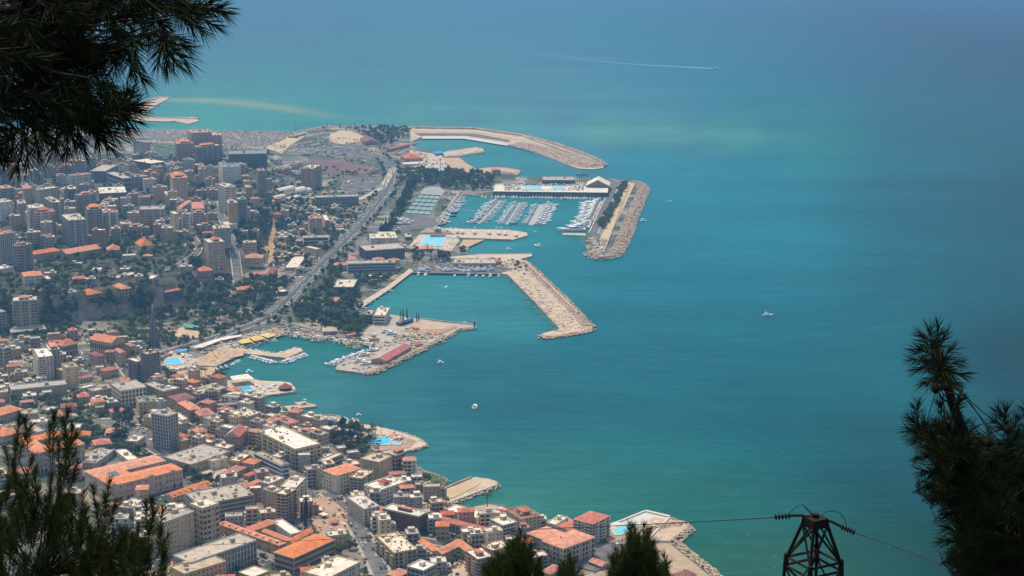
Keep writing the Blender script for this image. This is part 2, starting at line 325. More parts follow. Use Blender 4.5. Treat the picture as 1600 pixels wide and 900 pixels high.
def build_sea():
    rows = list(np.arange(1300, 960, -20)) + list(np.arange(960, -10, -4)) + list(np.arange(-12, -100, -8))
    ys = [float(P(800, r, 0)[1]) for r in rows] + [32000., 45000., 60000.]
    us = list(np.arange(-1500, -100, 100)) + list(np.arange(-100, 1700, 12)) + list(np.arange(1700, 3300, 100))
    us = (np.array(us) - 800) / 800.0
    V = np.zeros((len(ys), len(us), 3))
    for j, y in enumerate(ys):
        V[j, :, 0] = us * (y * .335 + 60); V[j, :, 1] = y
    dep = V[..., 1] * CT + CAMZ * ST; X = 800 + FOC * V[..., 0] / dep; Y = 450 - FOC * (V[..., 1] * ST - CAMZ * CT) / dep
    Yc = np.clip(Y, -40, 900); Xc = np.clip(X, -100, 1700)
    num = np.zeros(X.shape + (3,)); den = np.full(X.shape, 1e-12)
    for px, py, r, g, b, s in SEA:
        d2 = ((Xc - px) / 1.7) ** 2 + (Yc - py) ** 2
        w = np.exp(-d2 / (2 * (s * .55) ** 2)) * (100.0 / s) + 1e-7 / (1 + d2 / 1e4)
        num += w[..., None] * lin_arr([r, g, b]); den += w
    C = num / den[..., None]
    # sand plume drifting off the far spit, and pale silt bands
    w = np.exp(-(polydist(Xc, Yc, [(244, 156), (330, 157), (420, 166), (470, 173), (545, 184)]) / (2.2 + 4 * np.clip((Xc - 250) / 280, 0, 1))) ** 2) * np.clip((560 - Xc) / 120, 0, 1)
    C = C * (1 - .6 * w[..., None]) + .6 * w[..., None] * lin_arr([170, 182, 155])
    wob = 3 * np.sin(Xc / 31) + 2 * np.sin(Xc / 13 + 1)
    s = np.clip((Xc - 840) / 60, 0, 1) * np.clip((1300 - Xc) / 130, 0, 1)
    edge = 217 + (Xc - 840) * .033 + wob * .5
    w = s * np.exp(-np.clip((edge - 9 - Yc) / 14, 0, 9) ** 2) * np.clip((edge + 1.5 - Yc) / 4, 0, 1)
    w = w * (.72 + .28 * np.sin(Xc / 23 + Yc / 5) * np.sin(Xc / 57 - Yc / 9)); C = C * (1 - .34 * w[..., None]) + .34 * w[..., None] * lin_arr([110, 176, 166])
    # water colour with the vignette's dark right edge painted in: what is seen, less the air in front of it and the sky in its surface
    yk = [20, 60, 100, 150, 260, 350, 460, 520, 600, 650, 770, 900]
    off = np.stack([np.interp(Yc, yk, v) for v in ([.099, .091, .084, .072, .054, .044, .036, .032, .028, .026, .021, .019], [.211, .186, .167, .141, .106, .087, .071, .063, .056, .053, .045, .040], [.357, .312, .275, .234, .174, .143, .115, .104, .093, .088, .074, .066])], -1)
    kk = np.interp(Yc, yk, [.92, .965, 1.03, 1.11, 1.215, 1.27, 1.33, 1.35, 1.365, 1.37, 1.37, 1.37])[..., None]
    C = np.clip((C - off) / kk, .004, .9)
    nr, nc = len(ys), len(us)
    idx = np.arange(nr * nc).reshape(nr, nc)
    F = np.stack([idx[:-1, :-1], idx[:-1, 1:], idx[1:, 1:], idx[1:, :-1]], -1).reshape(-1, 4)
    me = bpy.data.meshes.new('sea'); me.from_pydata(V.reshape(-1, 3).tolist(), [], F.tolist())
    ca = me.color_attributes.new('water_and_vignette', 'FLOAT_COLOR', 'POINT')
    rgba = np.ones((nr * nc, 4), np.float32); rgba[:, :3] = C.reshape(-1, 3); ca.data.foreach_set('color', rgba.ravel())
    m = bpy.data.materials.new('sea_water'); m.use_nodes = True; nt = m.node_tree; b = nt.nodes['Principled BSDF']
    b.inputs['Roughness'].default_value = .32; b.inputs['IOR'].default_value = 1.1; b.inputs['Specular IOR Level'].default_value = .07
    at_ = nt.nodes.new('ShaderNodeAttribute'); at_.attribute_name = 'water_and_vignette'
    geo = nt.nodes.new('ShaderNodeNewGeometry')
    def noise(scale, sx, sy, det):
        mpn = nt.nodes.new('ShaderNodeMapping'); mpn.inputs['Scale'].default_value = (sx, sy, 1); mpn.inputs['Rotation'].default_value = (0, 0, rad(6))
        nt.links.new(geo.outputs['Position'], mpn.inputs['Vector'])
        n = nt.nodes.new('ShaderNodeTexNoise'); n.inputs['Scale'].default_value = scale; n.inputs['Detail'].default_value = det; n.inputs['Roughness'].default_value = .6
        nt.links.new(mpn.outputs[0], n.inputs['Vector']); return n
    n1 = noise(.004, .5, 1.6, 4); n2 = noise(.045, .35, 1.7, 5); n3 = noise(.0012, .4, 2.4, 4); n5 = noise(.16, .3, 1.9, 5)
    def rng(n, lo, hi):
        r = nt.nodes.new('ShaderNodeMapRange'); r.inputs[1].default_value = .3; r.inputs[2].default_value = .7; r.inputs[3].default_value = lo; r.inputs[4].default_value = hi
        nt.links.new(n.outputs[0], r.inputs[0]); return r
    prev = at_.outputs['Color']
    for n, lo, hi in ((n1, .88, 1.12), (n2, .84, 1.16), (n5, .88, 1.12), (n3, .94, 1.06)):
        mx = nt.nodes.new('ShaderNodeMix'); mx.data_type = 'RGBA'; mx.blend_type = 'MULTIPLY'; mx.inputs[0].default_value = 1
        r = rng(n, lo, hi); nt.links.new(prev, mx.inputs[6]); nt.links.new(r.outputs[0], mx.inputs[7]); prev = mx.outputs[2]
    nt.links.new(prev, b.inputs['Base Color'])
    bp = nt.nodes.new('ShaderNodeBump'); bp.inputs['Strength'].default_value = .55; bp.inputs['Distance'].default_value = 1.6
    n4 = noise(.09, .5, 1.5, 6); nt.links.new(n4.outputs[0], bp.inputs['Height']); nt.links.new(bp.outputs[0], b.inputs['Normal'])
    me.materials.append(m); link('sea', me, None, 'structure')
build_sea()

# ------------------------------------------------------------------ land
MAIN = [(1180, 1010), (1135, 930), (1110, 900), (1085, 880), (1062, 862), (1046, 849), (1058, 838), (1040, 830), (960, 828), (932, 812), (880, 812),
 (845, 818), (800, 803), (793, 793), (765, 789), (732, 797), (697, 793), (676, 781), (690, 766), (700, 756), (685, 747), (672, 742), (655, 737),
 (640, 724), (636, 714), (622, 704), (600, 676), (570, 665), (550, 656), (520, 650), (495, 652), (478, 655), (458, 653), (440, 641), (414, 637), (394, 624),
 (380, 612), (362, 600), (350, 590), (341, 586), (333, 581), (345, 571), (367, 560), (382, 556), (378, 548), (416, 534), (431, 527), (443, 525),
 (443, 519), (496, 528), (550, 536), (597, 540), (640, 530), (654, 501), (610, 494), (575, 487), (553, 482), (603, 450), (642, 427), (720, 428),
 (778, 430), (815, 418), (800, 403), (729, 400), (734, 386), (721, 385), (719, 373), (700, 361), (680, 357), (681, 349), (716, 305), (743, 307),
 (860, 310), (945, 310), (919, 367), (908, 370), (913, 381), (921, 399), (930, 406), (941, 408), (964, 401), (977, 373), (987, 343), (1000, 313),
 (1007, 297), (1003, 290), (989, 284), (957, 281), (848, 278), (806, 278), (812, 271), (806, 267), (782, 261), (744, 264), (731, 256), (718, 246),
 (697, 240), (665, 237), (642, 229), (642, 224), (659, 216), (655, 205), (644, 200), (580, 198), (512, 198), (480, 204), (464, 207),
 (347, 206), (291, 204), (223, 204), (100, 203), (-200, 203), (-900, 203), (-1300, 700), (-600, 1010)]
def slab(name, pts, z=LAND, mats=('ground', 'quay'), base=-3.0, kind='structure', seg=None):
    mb = MB(); w = [P(x, y, 0) for x, y in pts]
    if sum((w[i][0] * w[(i + 1) % len(w)][1] - w[(i + 1) % len(w)][0] * w[i][1]) for i in range(len(w))) < 0: w = w[::-1]
    n = len(w)
    mb.add([(p[0], p[1], base) for p in w] + [(p[0], p[1], z) for p in w], [(i, (i + 1) % n, n + (i + 1) % n, n + i) for i in range(n)], 1)
    tri = tessellate_polygon([[Vector((p[0], p[1], 0)) for p in w]])
    fs = []
    for t in tri:
        a, b, c = (w[i] for i in t)
        fs.append(tuple(t) if (b[0] - a[0]) * (c[1] - a[1]) - (b[1] - a[1]) * (c[0] - a[0]) > 0 else tuple(t[::-1]))
    mb.add([(p[0], p[1], z) for p in w], fs, 0)
    return mb.obj(name, [M[m] for m in mats], None, kind)
slab('ground', MAIN)
# low wooded hill behind the bay, and the slope below the viewpoint
def hillside():
    nz = HILL > 0.02
    mb = MB(); ids = -np.ones(HILL.shape, int)
    cell = nz[:-1, :-1] | nz[1:, :-1] | nz[:-1, 1:] | nz[1:, 1:]
    used = np.zeros(HILL.shape, bool); used[:-1, :-1] |= cell; used[1:, :-1] |= cell; used[:-1, 1:] |= cell; used[1:, 1:] |= cell
    js, is_ = np.nonzero(used); ids[js, is_] = np.arange(len(js))
    zz = LAND + HILL[js, is_]; zz = np.where(HILL[js, is_] < .02, LAND - .6, zz)
    vs = np.stack([gx[is_], gy[js], zz], 1).tolist()
    cj, ci = np.nonzero(cell)
    fs = np.stack([ids[cj, ci], ids[cj, ci + 1], ids[cj + 1, ci + 1], ids[cj + 1, ci]], 1).tolist()
    me = bpy.data.meshes.new('hillside'); me.from_pydata(vs, [], fs); me.materials.append(M['hill']); link('hillside', me, None, 'structure')
hillside()
def near_slope():
    mb = MB(); nx, ny = 40, 40
    def z(x, y): return (476.0 - .62 * max(y, -30) if y < 760 else 2) + 2.2 * math.sin(x / 17.) * math.cos(y / 23.) * min(1, max(0, (y - 6) / 60)) - .0
    vs = [(-500 + 1000 * i / nx, -30 + 800 * (j / ny) ** 1.5, max(z(-500 + 1000 * i / nx, -30 + 800 * (j / ny) ** 1.5), 1.4)) for j in range(ny + 1) for i in range(nx + 1)]
    fs = [(j * (nx + 1) + i, j * (nx + 1) + i + 1, (j + 1) * (nx + 1) + i + 1, (j + 1) * (nx + 1) + i) for j in range(ny) for i in range(nx)]
    mb.add(vs, fs, 0); mb.obj('mountain_slope', M['hill'], None, 'structure')
    mb = MB(); mb.add([(-2500, 740, 1.2), (2500, 740, 1.2), (2500, 1010, 1.2), (-2500, 1010, 1.2)], [(0, 1, 2, 3)]); mb.obj('coastal_plain', M['ground'], None, 'structure')
near_slope()

SLABS = {
 'breakwater_far': [(642, 224), (659, 216), (726, 216), (780, 225), (795, 227), (820, 234), (844, 242), (870, 252), (893, 261), (906, 265), (925, 266), (942, 264), (944, 259), (925, 248), (895, 236), (863, 225), (816, 213), (740, 202), (640, 199)],
 'groyne': [(695, 246), (718, 245), (757, 239), (754, 233), (742, 231), (700, 237), (690, 241)],
 'spit': [(770, 268), (812, 272), (813, 267), (790, 264), (765, 263)],
 'far_spit': [(100, 190), (228, 190), (262, 191), (272, 190), (294, 195), (311, 190), (306, 184), (272, 184), (236, 184), (200, 182), (100, 180)],
 'far_point': [(150, 180), (224, 180), (238, 170), (246, 164), (266, 154), (248, 152), (232, 157), (216, 168), (150, 172)],
 'marina_pier': [(700, 362), (719, 373), (799, 377), (824, 370), (824, 366), (815, 364), (793, 361), (740, 360), (680, 358)],
 'marina_finger': [(879, 369), (915, 370), (915, 366.5), (879, 366)],
 'club_pier': [(700, 404), (729, 401), (760, 399), (830, 398), (832, 402), (812, 407), (815, 418), (760, 425)],
 'long_breakwater': [(776, 429), (793, 431), (822, 460), (851, 491), (875, 516), (847, 524), (847, 531), (870, 529), (925, 520), (926, 513), (905, 493), (878, 465), (850, 438), (822, 410), (800, 404)],
 'old_pier': [(560, 560), (578, 552), (545, 565), (527, 573), (524, 580), (569, 586), (582, 586), (620, 568), (658, 550), (690, 534), (712, 521), (716, 518), (745, 515), (742, 511), (700, 507), (654, 501), (610, 494), (575, 515), (560, 531), (597, 540), (578, 549)],
 'fishing_mole': [(366, 548), (384, 555), (435, 561), (448, 562), (473, 551), (470, 546), (455, 549), (437, 556), (390, 549), (371, 546)],
 'pool_pier': [(392, 624), (458, 615), (462, 610), (454, 601), (439, 599), (407, 598), (396, 595), (356, 596), (350, 606)],
 'low_jetty': [(440, 645), (458, 653), (467, 641), (494, 638), (492, 635), (484, 634), (476, 630), (463, 632), (462, 636), (420, 640)],
 'promontory': [(560, 690), (600, 712), (636, 708), (655, 703), (667, 699), (664, 694), (650, 686), (632, 680), (612, 675), (585, 668), (560, 666)],
 'sandy_jetty': [(640, 775), (672, 800), (695, 793), (735, 776), (776, 762), (777, 756), (764, 752), (742, 749), (733, 752), (712, 760), (690, 770), (660, 778)],
 'white_platform': [(930, 830), (968, 858), (1010, 850), (1047, 812), (1008, 802), (965, 818)],
 'rocky_point': [(1010, 850), (1046, 849), (1060, 838), (1075, 828), (1068, 820), (1045, 815), (1020, 812), (1000, 830)],
}
TOPM = {'breakwater_far': 'quay', 'groyne': 'quay', 'spit': 'sand', 'far_spit': 'rock', 'far_point': 'rock', 'marina_pier': 'paving', 'club_pier': 'paving', 'marina_finger': 'quay',
        'long_breakwater': 'quay', 'old_pier': 'concrete', 'fishing_mole': 'quay', 'pool_pier': 'paving', 'low_jetty': 'quay', 'promontory': 'paving', 'sandy_jetty': 'quay', 'white_platform': 'frame', 'rocky_point': 'rock'}
for i, (k, pts) in enumerate(SLABS.items()):
    slab({'breakwater_far': 'breakwater', 'long_breakwater': 'breakwater', 'far_point': 'headland', 'far_spit': 'spit', 'promontory': 'headland', 'marina_finger': 'jetty', 'marina_pier': 'pier',
          'club_pier': 'pier', 'old_pier': 'pier', 'pool_pier': 'pier', 'low_jetty': 'jetty', 'sandy_jetty': 'jetty', 'fishing_mole': 'mole', 'rocky_point': 'headland', 'white_platform': 'platform', 'groyne': 'groyne'}.get(k, k),
         pts, LAND + .04 + .02 * i, (TOPM[k], 'quay'))

# flat surfaces on the land (beaches, lots, courts): each a sheet a little above the one below
PZ = [LAND + .42]; SURF = []; PATCHES = []; BLOCK = []; NOTREE = [[(122, 478), (160, 486), (212, 474), (216, 503), (124, 506)], [(240, 470), (292, 462), (296, 486), (244, 491)]]
def patch(name, pts, m, kind='structure', block=True, z=None, drape=True):
    PZ[0] += .008
    mb = MB()
    w = [G(x, y) for x, y in pts] if drape else [P(x, y, z or LAND) for x, y in pts]
    dz = PZ[0] - LAND if z is None else 0
    if sum((w[i][0] * w[(i + 1) % len(w)][1] - w[(i + 1) % len(w)][0] * w[i][1]) for i in range(len(w))) < 0: w = w[::-1]
    mb.prism([(p[0], p[1]) for p in w], 0, 0, top=False) if False else None
    tri = tessellate_polygon([[Vector((p[0], p[1], 0)) for p in w]]); fs = []
    for t in tri:
        a, b, c = (w[i] for i in t)
        fs.append(tuple(t) if (b[0] - a[0]) * (c[1] - a[1]) - (b[1] - a[1]) * (c[0] - a[0]) > 0 else tuple(t[::-1]))
    n = len(w)
    mb.add([(p[0], p[1], p[2] + dz) for p in w], fs)
    mb.add([(p[0], p[1], p[2] + dz) for p in w] + [(p[0], p[1], p[2] - .2) for p in w], [(n + i, n + (i + 1) % n, (i + 1) % n, i) for i in range(n)])
    if block: BLOCK.append(pts)
    if m not in ('grass', 'green', 'redearth'): NOTREE.append(pts)
    SURF.append((pts, dz))
    return mb.obj(name, M[m], None, kind)
def surf(px, py):
    for pts, dz in reversed(SURF):
        if inpoly(px, py, pts): return dz
    return .42 if px > 600 or py > 700 else 0.02
ROADS = []
def road(name, pts, width, m='asphalt', median=False, lines=True, kerb=True):
    PZ[0] += .008; dz = PZ[0] - LAND
    w = [G(x, y) for x, y in pts]; q = []
    for a, b in zip(w[:-1], w[1:]):
        n = max(1, int((b - a).length / 25)); q += [a.lerp(b, k / n) for k in range(n)]
    q.append(w[-1])
    for _ in range(3): q = [q[0]] + [(q[i - 1] + q[i] * 2 + q[i + 1]) / 4 for i in range(1, len(q) - 1)] + [q[-1]]
    ROADS.append((q, width))
    def strip(mb, o0, o1, h, mi=0, dash=None):
        L = []
        for i, p in enumerate(q):
            d = (q[min(i + 1, len(q) - 1)] - q[max(i - 1, 0)]); d.z = 0; d.normalize(); nrm = Vector((-d.y, d.x, 0))
            a = p + nrm * o0; b = p + nrm * o1
            za = max(float(hgt(p.x, p.y)), float(hgt(a.x, a.y)), float(hgt(b.x, b.y))) + h
            L.append(((a.x, a.y, za), (b.x, b.y, za)))
        for i in range(len(L) - 1):
            if dash and i % 2: continue
            mb.add([L[i][0], L[i + 1][0], L[i + 1][1], L[i][1]], [(0, 1, 2, 3)], mi)
    mb = MB(); strip(mb, -width / 2, width / 2, dz); r = mb.obj(name, M[m], None, 'structure')
    if lines and width > 9:
        mb = MB()
        for o in ([-width / 2 + .5, width / 2 - .7] + ([-width / 4, width / 4] if width > 16 else [])): strip(mb, o, o + .25, dz + .06)
        l = mb.obj('lane_marking', M['line'], r)
    if kerb:
        mb = MB()
        for o in (-width / 2 - 2.0, width / 2): strip(mb, o, o + 2.0, dz + .13)
        mb.obj('pavement', M['asphalt2'] if name == 'highway' else M['concrete'], r)
    if median:
        mb = MB(); strip(mb, -1.1, 1.1, dz + .5); mb.obj('median_strip', M['green'], r)
    return q
road('highway', [(400, 508), (430, 488), (455, 462), (480, 437), (510, 405), (540, 378), (568, 347), (592, 316), (608, 294), (615, 275), (612, 262), (600, 250), (580, 244), (540, 236), (480, 228)], 20, 'asphalt2', median=True)
road('coast_road', [(195, 580), (230, 558), (262, 549), (300, 540), (345, 525), (385, 512), (420, 497)], 13)
road('street', [(608, 925), (588, 880), (575, 850), (560, 825), (545, 805), (535, 790), (512, 770)], 13, 'asphalt2')
road('street', [(180, 555), (190, 572), (205, 595), (232, 615), (262, 650), (300, 672), (345, 690), (400, 722), (440, 745), (480, 770)], 9)
road('street', [(372, 446), (372, 425), (366, 395), (356, 360), (345, 335), (332, 315)], 11, 'asphalt2')
road('street', [(225, 432), (262, 421), (303, 409), (318, 395), (300, 370)], 8, 'asphalt2')
road('street', [(640, 905), (600, 850), (585, 835), (640, 835), (700, 842), (760, 870)], 8)
road('street', [(60, 640), (120, 655), (190, 668), (250, 712), (310, 740), (360, 760)], 8)
road('street', [(430, 500), (460, 508), (500, 522), (545, 530)], 7, 'asphalt2')
road('street', [(600, 245), (625, 232), (650, 222)], 9, 'asphalt2')
road('street', [(615, 262), (600, 290), (585, 302), (560, 312)], 9, 'paving')
road('street', [(928, 366), (943, 335), (958, 300), (962, 288)], 9, 'asphalt2')
road('street', [(690, 350), (706, 320), (722, 300)], 7, 'asphalt2')
S = 'structure'
for name, pts, m in [
 ('sand', [(514, 221), (516, 210), (530, 204), (548, 205), (575, 216), (566, 221), (535, 226)], 'sandlot'),
 ('sandy_bank', [(416, 232), (415, 222), (432, 218), (458, 208), (480, 207), (474, 215), (455, 226), (440, 240)], 'sandlot'),
 ('sand', [(690, 247), (718, 247), (731, 257), (744, 264), (775, 262), (770, 269), (728, 272), (705, 264)], 'sand'),
 ('boat_yard', [(232, 205), (460, 209), (440, 222), (410, 232), (340, 228), (232, 222)], 'quay'),
 ('field', [(240, 226), (272, 226), (272, 244), (245, 246)], 'grass'),
 ('field', [(480, 247), (540, 249), (585, 260), (580, 272), (520, 274), (496, 268)], 'redearth'),
 ('verge', [(480, 241), (590, 256), (587, 262), (540, 250), (480, 247)], 'grass'),
 ('car_park', [(495, 238), (505, 228), (560, 232), (592, 243), (588, 252), (540, 244)], 'asphalt2'),
 ('car_park', [(530, 297), (538, 277), (596, 278), (598, 292), (580, 300)], 'asphalt2'),
 ('paved_square', [(640, 235), (690, 243), (700, 262), (655, 268), (640, 255)], 'paving'),
 ('car_park', [(620, 345), (632, 335), (700, 345), (690, 352), (640, 356)], 'asphalt2'),
 ('tennis_court', [(629, 335), (672, 338), (690, 306), (655, 304)], 'court'),
 ('tennis_court', [(655, 304), (690, 306), (695, 298), (688, 293), (675, 291), (662, 295)], 'court2'),
 ('poolside', [(640, 384), (655, 367), (712, 368), (718, 376), (705, 393), (672, 388), (650, 392)], 'paving'),
 ('sand', [(717, 386), (724, 375), (757, 375), (750, 378), (733, 386)], 'sand'),
 ('boat_yard', [(640, 423), (652, 410), (760, 414), (800, 420), (778, 429), (640, 427)], 'asphalt2'),
 ('quayside', [(605, 448), (640, 420), (646, 424), (610, 452), (560, 485), (552, 481), (575, 466)], 'paving'),
 ('car_park', [(945, 311), (958, 284), (968, 286), (955, 315), (930, 368), (921, 368)], 'asphalt2'),
 ('breakwater_path', [(938, 372), (966, 315), (982, 285), (992, 287), (978, 318), (950, 375), (942, 400), (932, 392)], 'sandlot'),
 ('promenade', [(659, 217), (726, 217), (780, 226), (795, 228), (795, 226.5), (782, 223), (727, 214), (660, 214)], 'frame'),
 ('breakwater_path', [(645, 205.5), (742, 207), (800, 217), (830, 222), (800, 213.5), (742, 203.5), (645, 203)], 'sandlot'),
 ('roadway', [(655, 212), (728, 212), (796, 222), (796, 219), (742, 209), (648, 208)], 'asphalt2'),
 ('dirt_track', [(424, 345), (433, 342), (434, 350), (430, 368), (426, 378), (431, 390), (430, 402), (422, 413), (418, 412), (420, 400), (415, 392), (404, 388), (408, 383), (420, 386), (419, 374), (425, 360)], 'dirt'),
 ('sandy_yard', [(271, 526), (280, 513), (300, 511), (313, 518), (310, 528), (290, 530)], 'sandlot'),
 ('sand', [(300, 563), (320, 556), (336, 545), (360, 545), (382, 549), (380, 556), (366, 559), (346, 569), (335, 573), (310, 572)], 'sand'),
 ('sand', [(274, 582), (330, 574), (336, 576), (335, 581), (342, 590), (300, 592), (276, 588)], 'sand'),
 ('promenade', [(296, 545), (380, 524), (431, 512), (443, 518), (442, 524), (416, 533), (340, 548)], 'concrete'),
 ('poolside', [(256, 566), (272, 550), (292, 553), (308, 565), (305, 575), (262, 578)], 'paving'),
 ('sand', [(365, 627), (391, 624), (414, 636), (412, 640), (400, 641), (380, 634)], 'sand'),
 ('sandy_lot', [(634, 517), (655, 502), (712, 509), (714, 512), (700, 518), (676, 525), (655, 521)], 'dirt'),
 ('dusty_lot', [(640, 512), (656, 503), (708, 509), (700, 514), (660, 515)], 'quay'),
 ('sandy_lot', [(692, 772), (722, 757), (738, 752), (752, 755), (742, 762), (710, 778), (698, 781)], 'sandlot'),
 ('beach_terrace', [(458, 652), (495, 650), (540, 653), (560, 662), (540, 672), (500, 672), (468, 662)], 'paving'),
 ('beach_terrace', [(576, 698), (600, 680), (625, 680), (650, 690), (640, 700), (615, 704), (585, 706)], 'terr'),
 ('poolside', [(725, 800), (745, 792), (765, 789), (795, 796), (800, 808), (760, 806)], 'terr'),
 ('poolside', [(938, 835), (968, 822), (995, 826), (990, 842), (952, 850)], 'terr'),
 ('car_park', [(898, 885), (930, 850), (985, 852), (965, 880), (930, 895)], 'asphalt2'),
 ('car_park', [(143, 672), (150, 655), (200, 655), (250, 680), (235, 700), (185, 690)], 'asphalt2'),
 ('car_park', [(125, 562), (122, 540), (142, 538), (150, 552), (142, 566)], 'asphalt2'),
 ('square', [(485, 815), (488, 780), (515, 778), (540, 800), (545, 825), (530, 850), (500, 840)], 'terr'),
 ('car_park', [(440, 745), (470, 738), (490, 770), (480, 800), (455, 790)], 'asphalt2'),
 ('car_park', [(702, 890), (712, 878), (735, 884), (730, 905), (700, 905)], 'quay'),
 ('garden', [(368, 895), (400, 880), (430, 895), (430, 910), (370, 910)], 'grass'),
 ('garden', [(440, 635), (450, 640), (455, 652), (445, 650)], 'grass'),
 ('pale_lot', [(290, 735), (320, 722), (350, 728), (360, 745), (330, 752)], 'sandlot'),
 ('pale_lot', [(300, 725), (340, 723), (352, 744), (335, 750), (305, 735)], 'quay'),
 ('rocky_bank', [(1012, 850), (1046, 851), (1062, 864), (1085, 882), (1108, 901), (1128, 930), (1050, 930), (1046, 895), (1030, 870)], 'bank'),
 ('terraced_field', [(115, 427), (180, 420), (182, 429), (150, 434), (118, 434)], 'redearth'),
]: patch(name, pts, m)

# ------------------------------------------------------------------ pools
def pool(pts, m, label, z=None, rim='frame'):
    w = [(G(x, y) if z is None else P(x, y, z)) for x, y in pts]; c = sum(w, Vector()) / len(w)
    zz = (PZ[0] + .3) if z is None else z; c.z = zz
    if sum((w[i][0] * w[(i + 1) % len(w)][1] - w[(i + 1) % len(w)][0] * w[i][1]) for i in range(len(w))) < 0: w = w[::-1]
    loc = [(p - c) for p in w]; n = len(loc)
    t = thing('swimming_pool', label, 'pool', c)
    out = [(p.x * 1.05 + .8 * (1 if p.x > 0 else -1), p.y * 1.05 + .8 * (1 if p.y > 0 else -1)) for p in loc]
    mb = MB(); mb.add([(p.x, p.y, .30) for p in loc] + [(o[0], o[1], .30) for o in out] + [(o[0], o[1], -.6) for o in out] + [(p.x, p.y, -.1) for p in loc],
        [(i, (i + 1) % n, n + (i + 1) % n, n + i)[::-1] for i in range(n)] + [(n + i, n + (i + 1) % n, 2 * n + (i + 1) % n, 2 * n + i)[::-1] for i in range(n)]
        + [(i, (i + 1) % n, 3 * n + (i + 1) % n, 3 * n + i) for i in range(n)])
    mb.obj('pool_rim', M[rim], t)
    mb = MB(); tri = tessellate_polygon([[Vector((p.x, p.y, 0)) for p in loc]])
    mb.add([(p.x, p.y, .16) for p in loc], [tuple(q) for q in tri]); mb.obj('water', M[m], t)
    BLOCK.append(pts); return t
pool([(257, 572), (260, 563), (278, 561), (286, 570)], 'pool', 'square blue swimming pool beside the sandy beach and the striped tower')
pool([(351, 617), (350, 610), (390, 605), (397, 612), (362, 618)], 'pool', 'long turquoise pool on the pier under the white canopy')
pool([(577, 697), (581, 687), (603, 684), (612, 690), (606, 697)], 'pool', 'deep blue pool on the palm lined headland')
pool([(612, 696), (616, 692), (627, 692), (624, 697)], 'pool2', 'small pale pool just right of the deep blue headland pool')
pool([(752, 804), (755, 800), (768, 799), (777, 801), (778, 805), (768, 807)], 'pool', 'small round edged pool beside the tall palm and roof terrace')
pool([(958, 832), (962, 828), (980, 822), (990, 824), (984, 832), (970, 838), (963, 838)], 'pool2', 'turquoise pool beside the white concrete sea platform')
pool([(657, 385), (665, 370), (697, 370), (690, 386)], 'pool2', 'large pale turquoise competition pool south of the marina')
pool([(458, 349), (461, 345), (466, 346), (464, 350)], 'pool2', 'tiny turquoise pool among villas left of the highway')
pool([(655, 268), (662, 262), (676, 265), (672, 269)], 'pool', 'blue splash pool in the beach club by the upper basin')
pool([(680, 266), (700, 262), (706, 266), (692, 269)], 'pool2', 'shallow pale pool at the back of the upper beach')

# ------------------------------------------------------------------ rock armour
def rock_v(r):
    vs = []
    for a, b, c in ((0, 0, 1), (.9, 0, .3), (.25, .85, .35), (-.75, .5, .25), (-.7, -.55, .3), (.3, -.85, .3), (.5, .4, -.5), (-.4, .1, -.6), (.1, -.5, -.55)):
        vs.append((a * r.uniform(.7, 1.2), b * r.uniform(.7, 1.2), c * r.uniform(.7, 1.2)))
    return vs
ROCKF = [(0, 1, 2), (0, 2, 3), (0, 3, 4), (0, 4, 5), (0, 5, 1), (1, 6, 2), (2, 6, 7), (2, 7, 3), (3, 7, 4), (4, 7, 8), (4, 8, 5), (5, 8, 1), (1, 8, 6), (6, 8, 7)]
def riprap(pts, width, n, size=2.0, z=2.6, off=0.0, name='rock_armour', m='rock', zlow=-.6):
    w = [P(x, y, 0) for x, y in pts]; L = [(b - a).length for a, b in zip(w[:-1], w[1:])]; T = sum(L); mb = MB(); r = random.Random(len(pts) * 31 + n)
    for k in range(n):
        s = r.uniform(0, T); i = 0
        while s > L[i] and i < len(L) - 1: s -= L[i]; i += 1
        d = (w[i + 1] - w[i]).normalized(); nr = Vector((-d.y, d.x, 0)); v = r.uniform(0, 1)
        p = w[i] + d * s + nr * (off + (v - .5) * width); hh = z * (1 - abs(v - .5) * 1.3) + r.uniform(-.5, .4)
        q = size * r.uniform(.45, 1.15); a = r.uniform(0, 6.28); ca, sa = math.cos(a), math.sin(a)
        mb.add([(p.x + q * (x * ca - y * sa), p.y + q * (x * sa + y * ca), max(hh, zlow) + q * .6 * zc) for x, y, zc in rock_v(r)], ROCKF, 1 if r.random() < .05 or hh < .35 else 0)
    o = mb.obj(name, [M[m], M['rockdark']], None, 'stuff'); o['label'] = 'loose pale boulders piled along the water edge'
riprap([(796, 228), (844, 240), (893, 258), (915, 263), (938, 262)], 62, 3200, 2.6, 6, 24)
riprap([(643, 200.5), (742, 202), (816, 213), (863, 225), (895, 236), (925, 248), (942, 259)], 24, 1800, 2.5, 4.5)
riprap([(989, 285), (1003, 291), (1006, 298), (1000, 312), (987, 342), (976, 373), (963, 400), (941, 406), (930, 403), (920, 396)], 24, 3400, 1.7, 4.2)
riprap([(822, 411), (850, 438), (878, 465), (905, 493), (925, 513)], 20, 1500, 1.7, 3.6, -4)
riprap([(927, 515), (915, 520), (870, 528), (848, 530), (847, 526)], 10, 260, 1.8, 3)
riprap([(740, 514), (718, 517), (700, 528), (689, 532)], 9, 200, 1.4, 3)
riprap([(658, 548), (620, 567), (582, 585), (569, 585)], 13, 480, 1.5, 3.6)
riprap([(757, 238), (718, 244), (700, 246)], 12, 150, 1.7, 3)
riprap([(752, 233), (740, 232), (700, 238)], 10, 150, 1.7, 3)
riprap([(310, 187), (272, 186), (200, 184)], 26, 320, 3.0, 4)
riprap([(272, 154), (248, 153), (230, 160), (218, 170)], 30, 260, 3.2, 4)
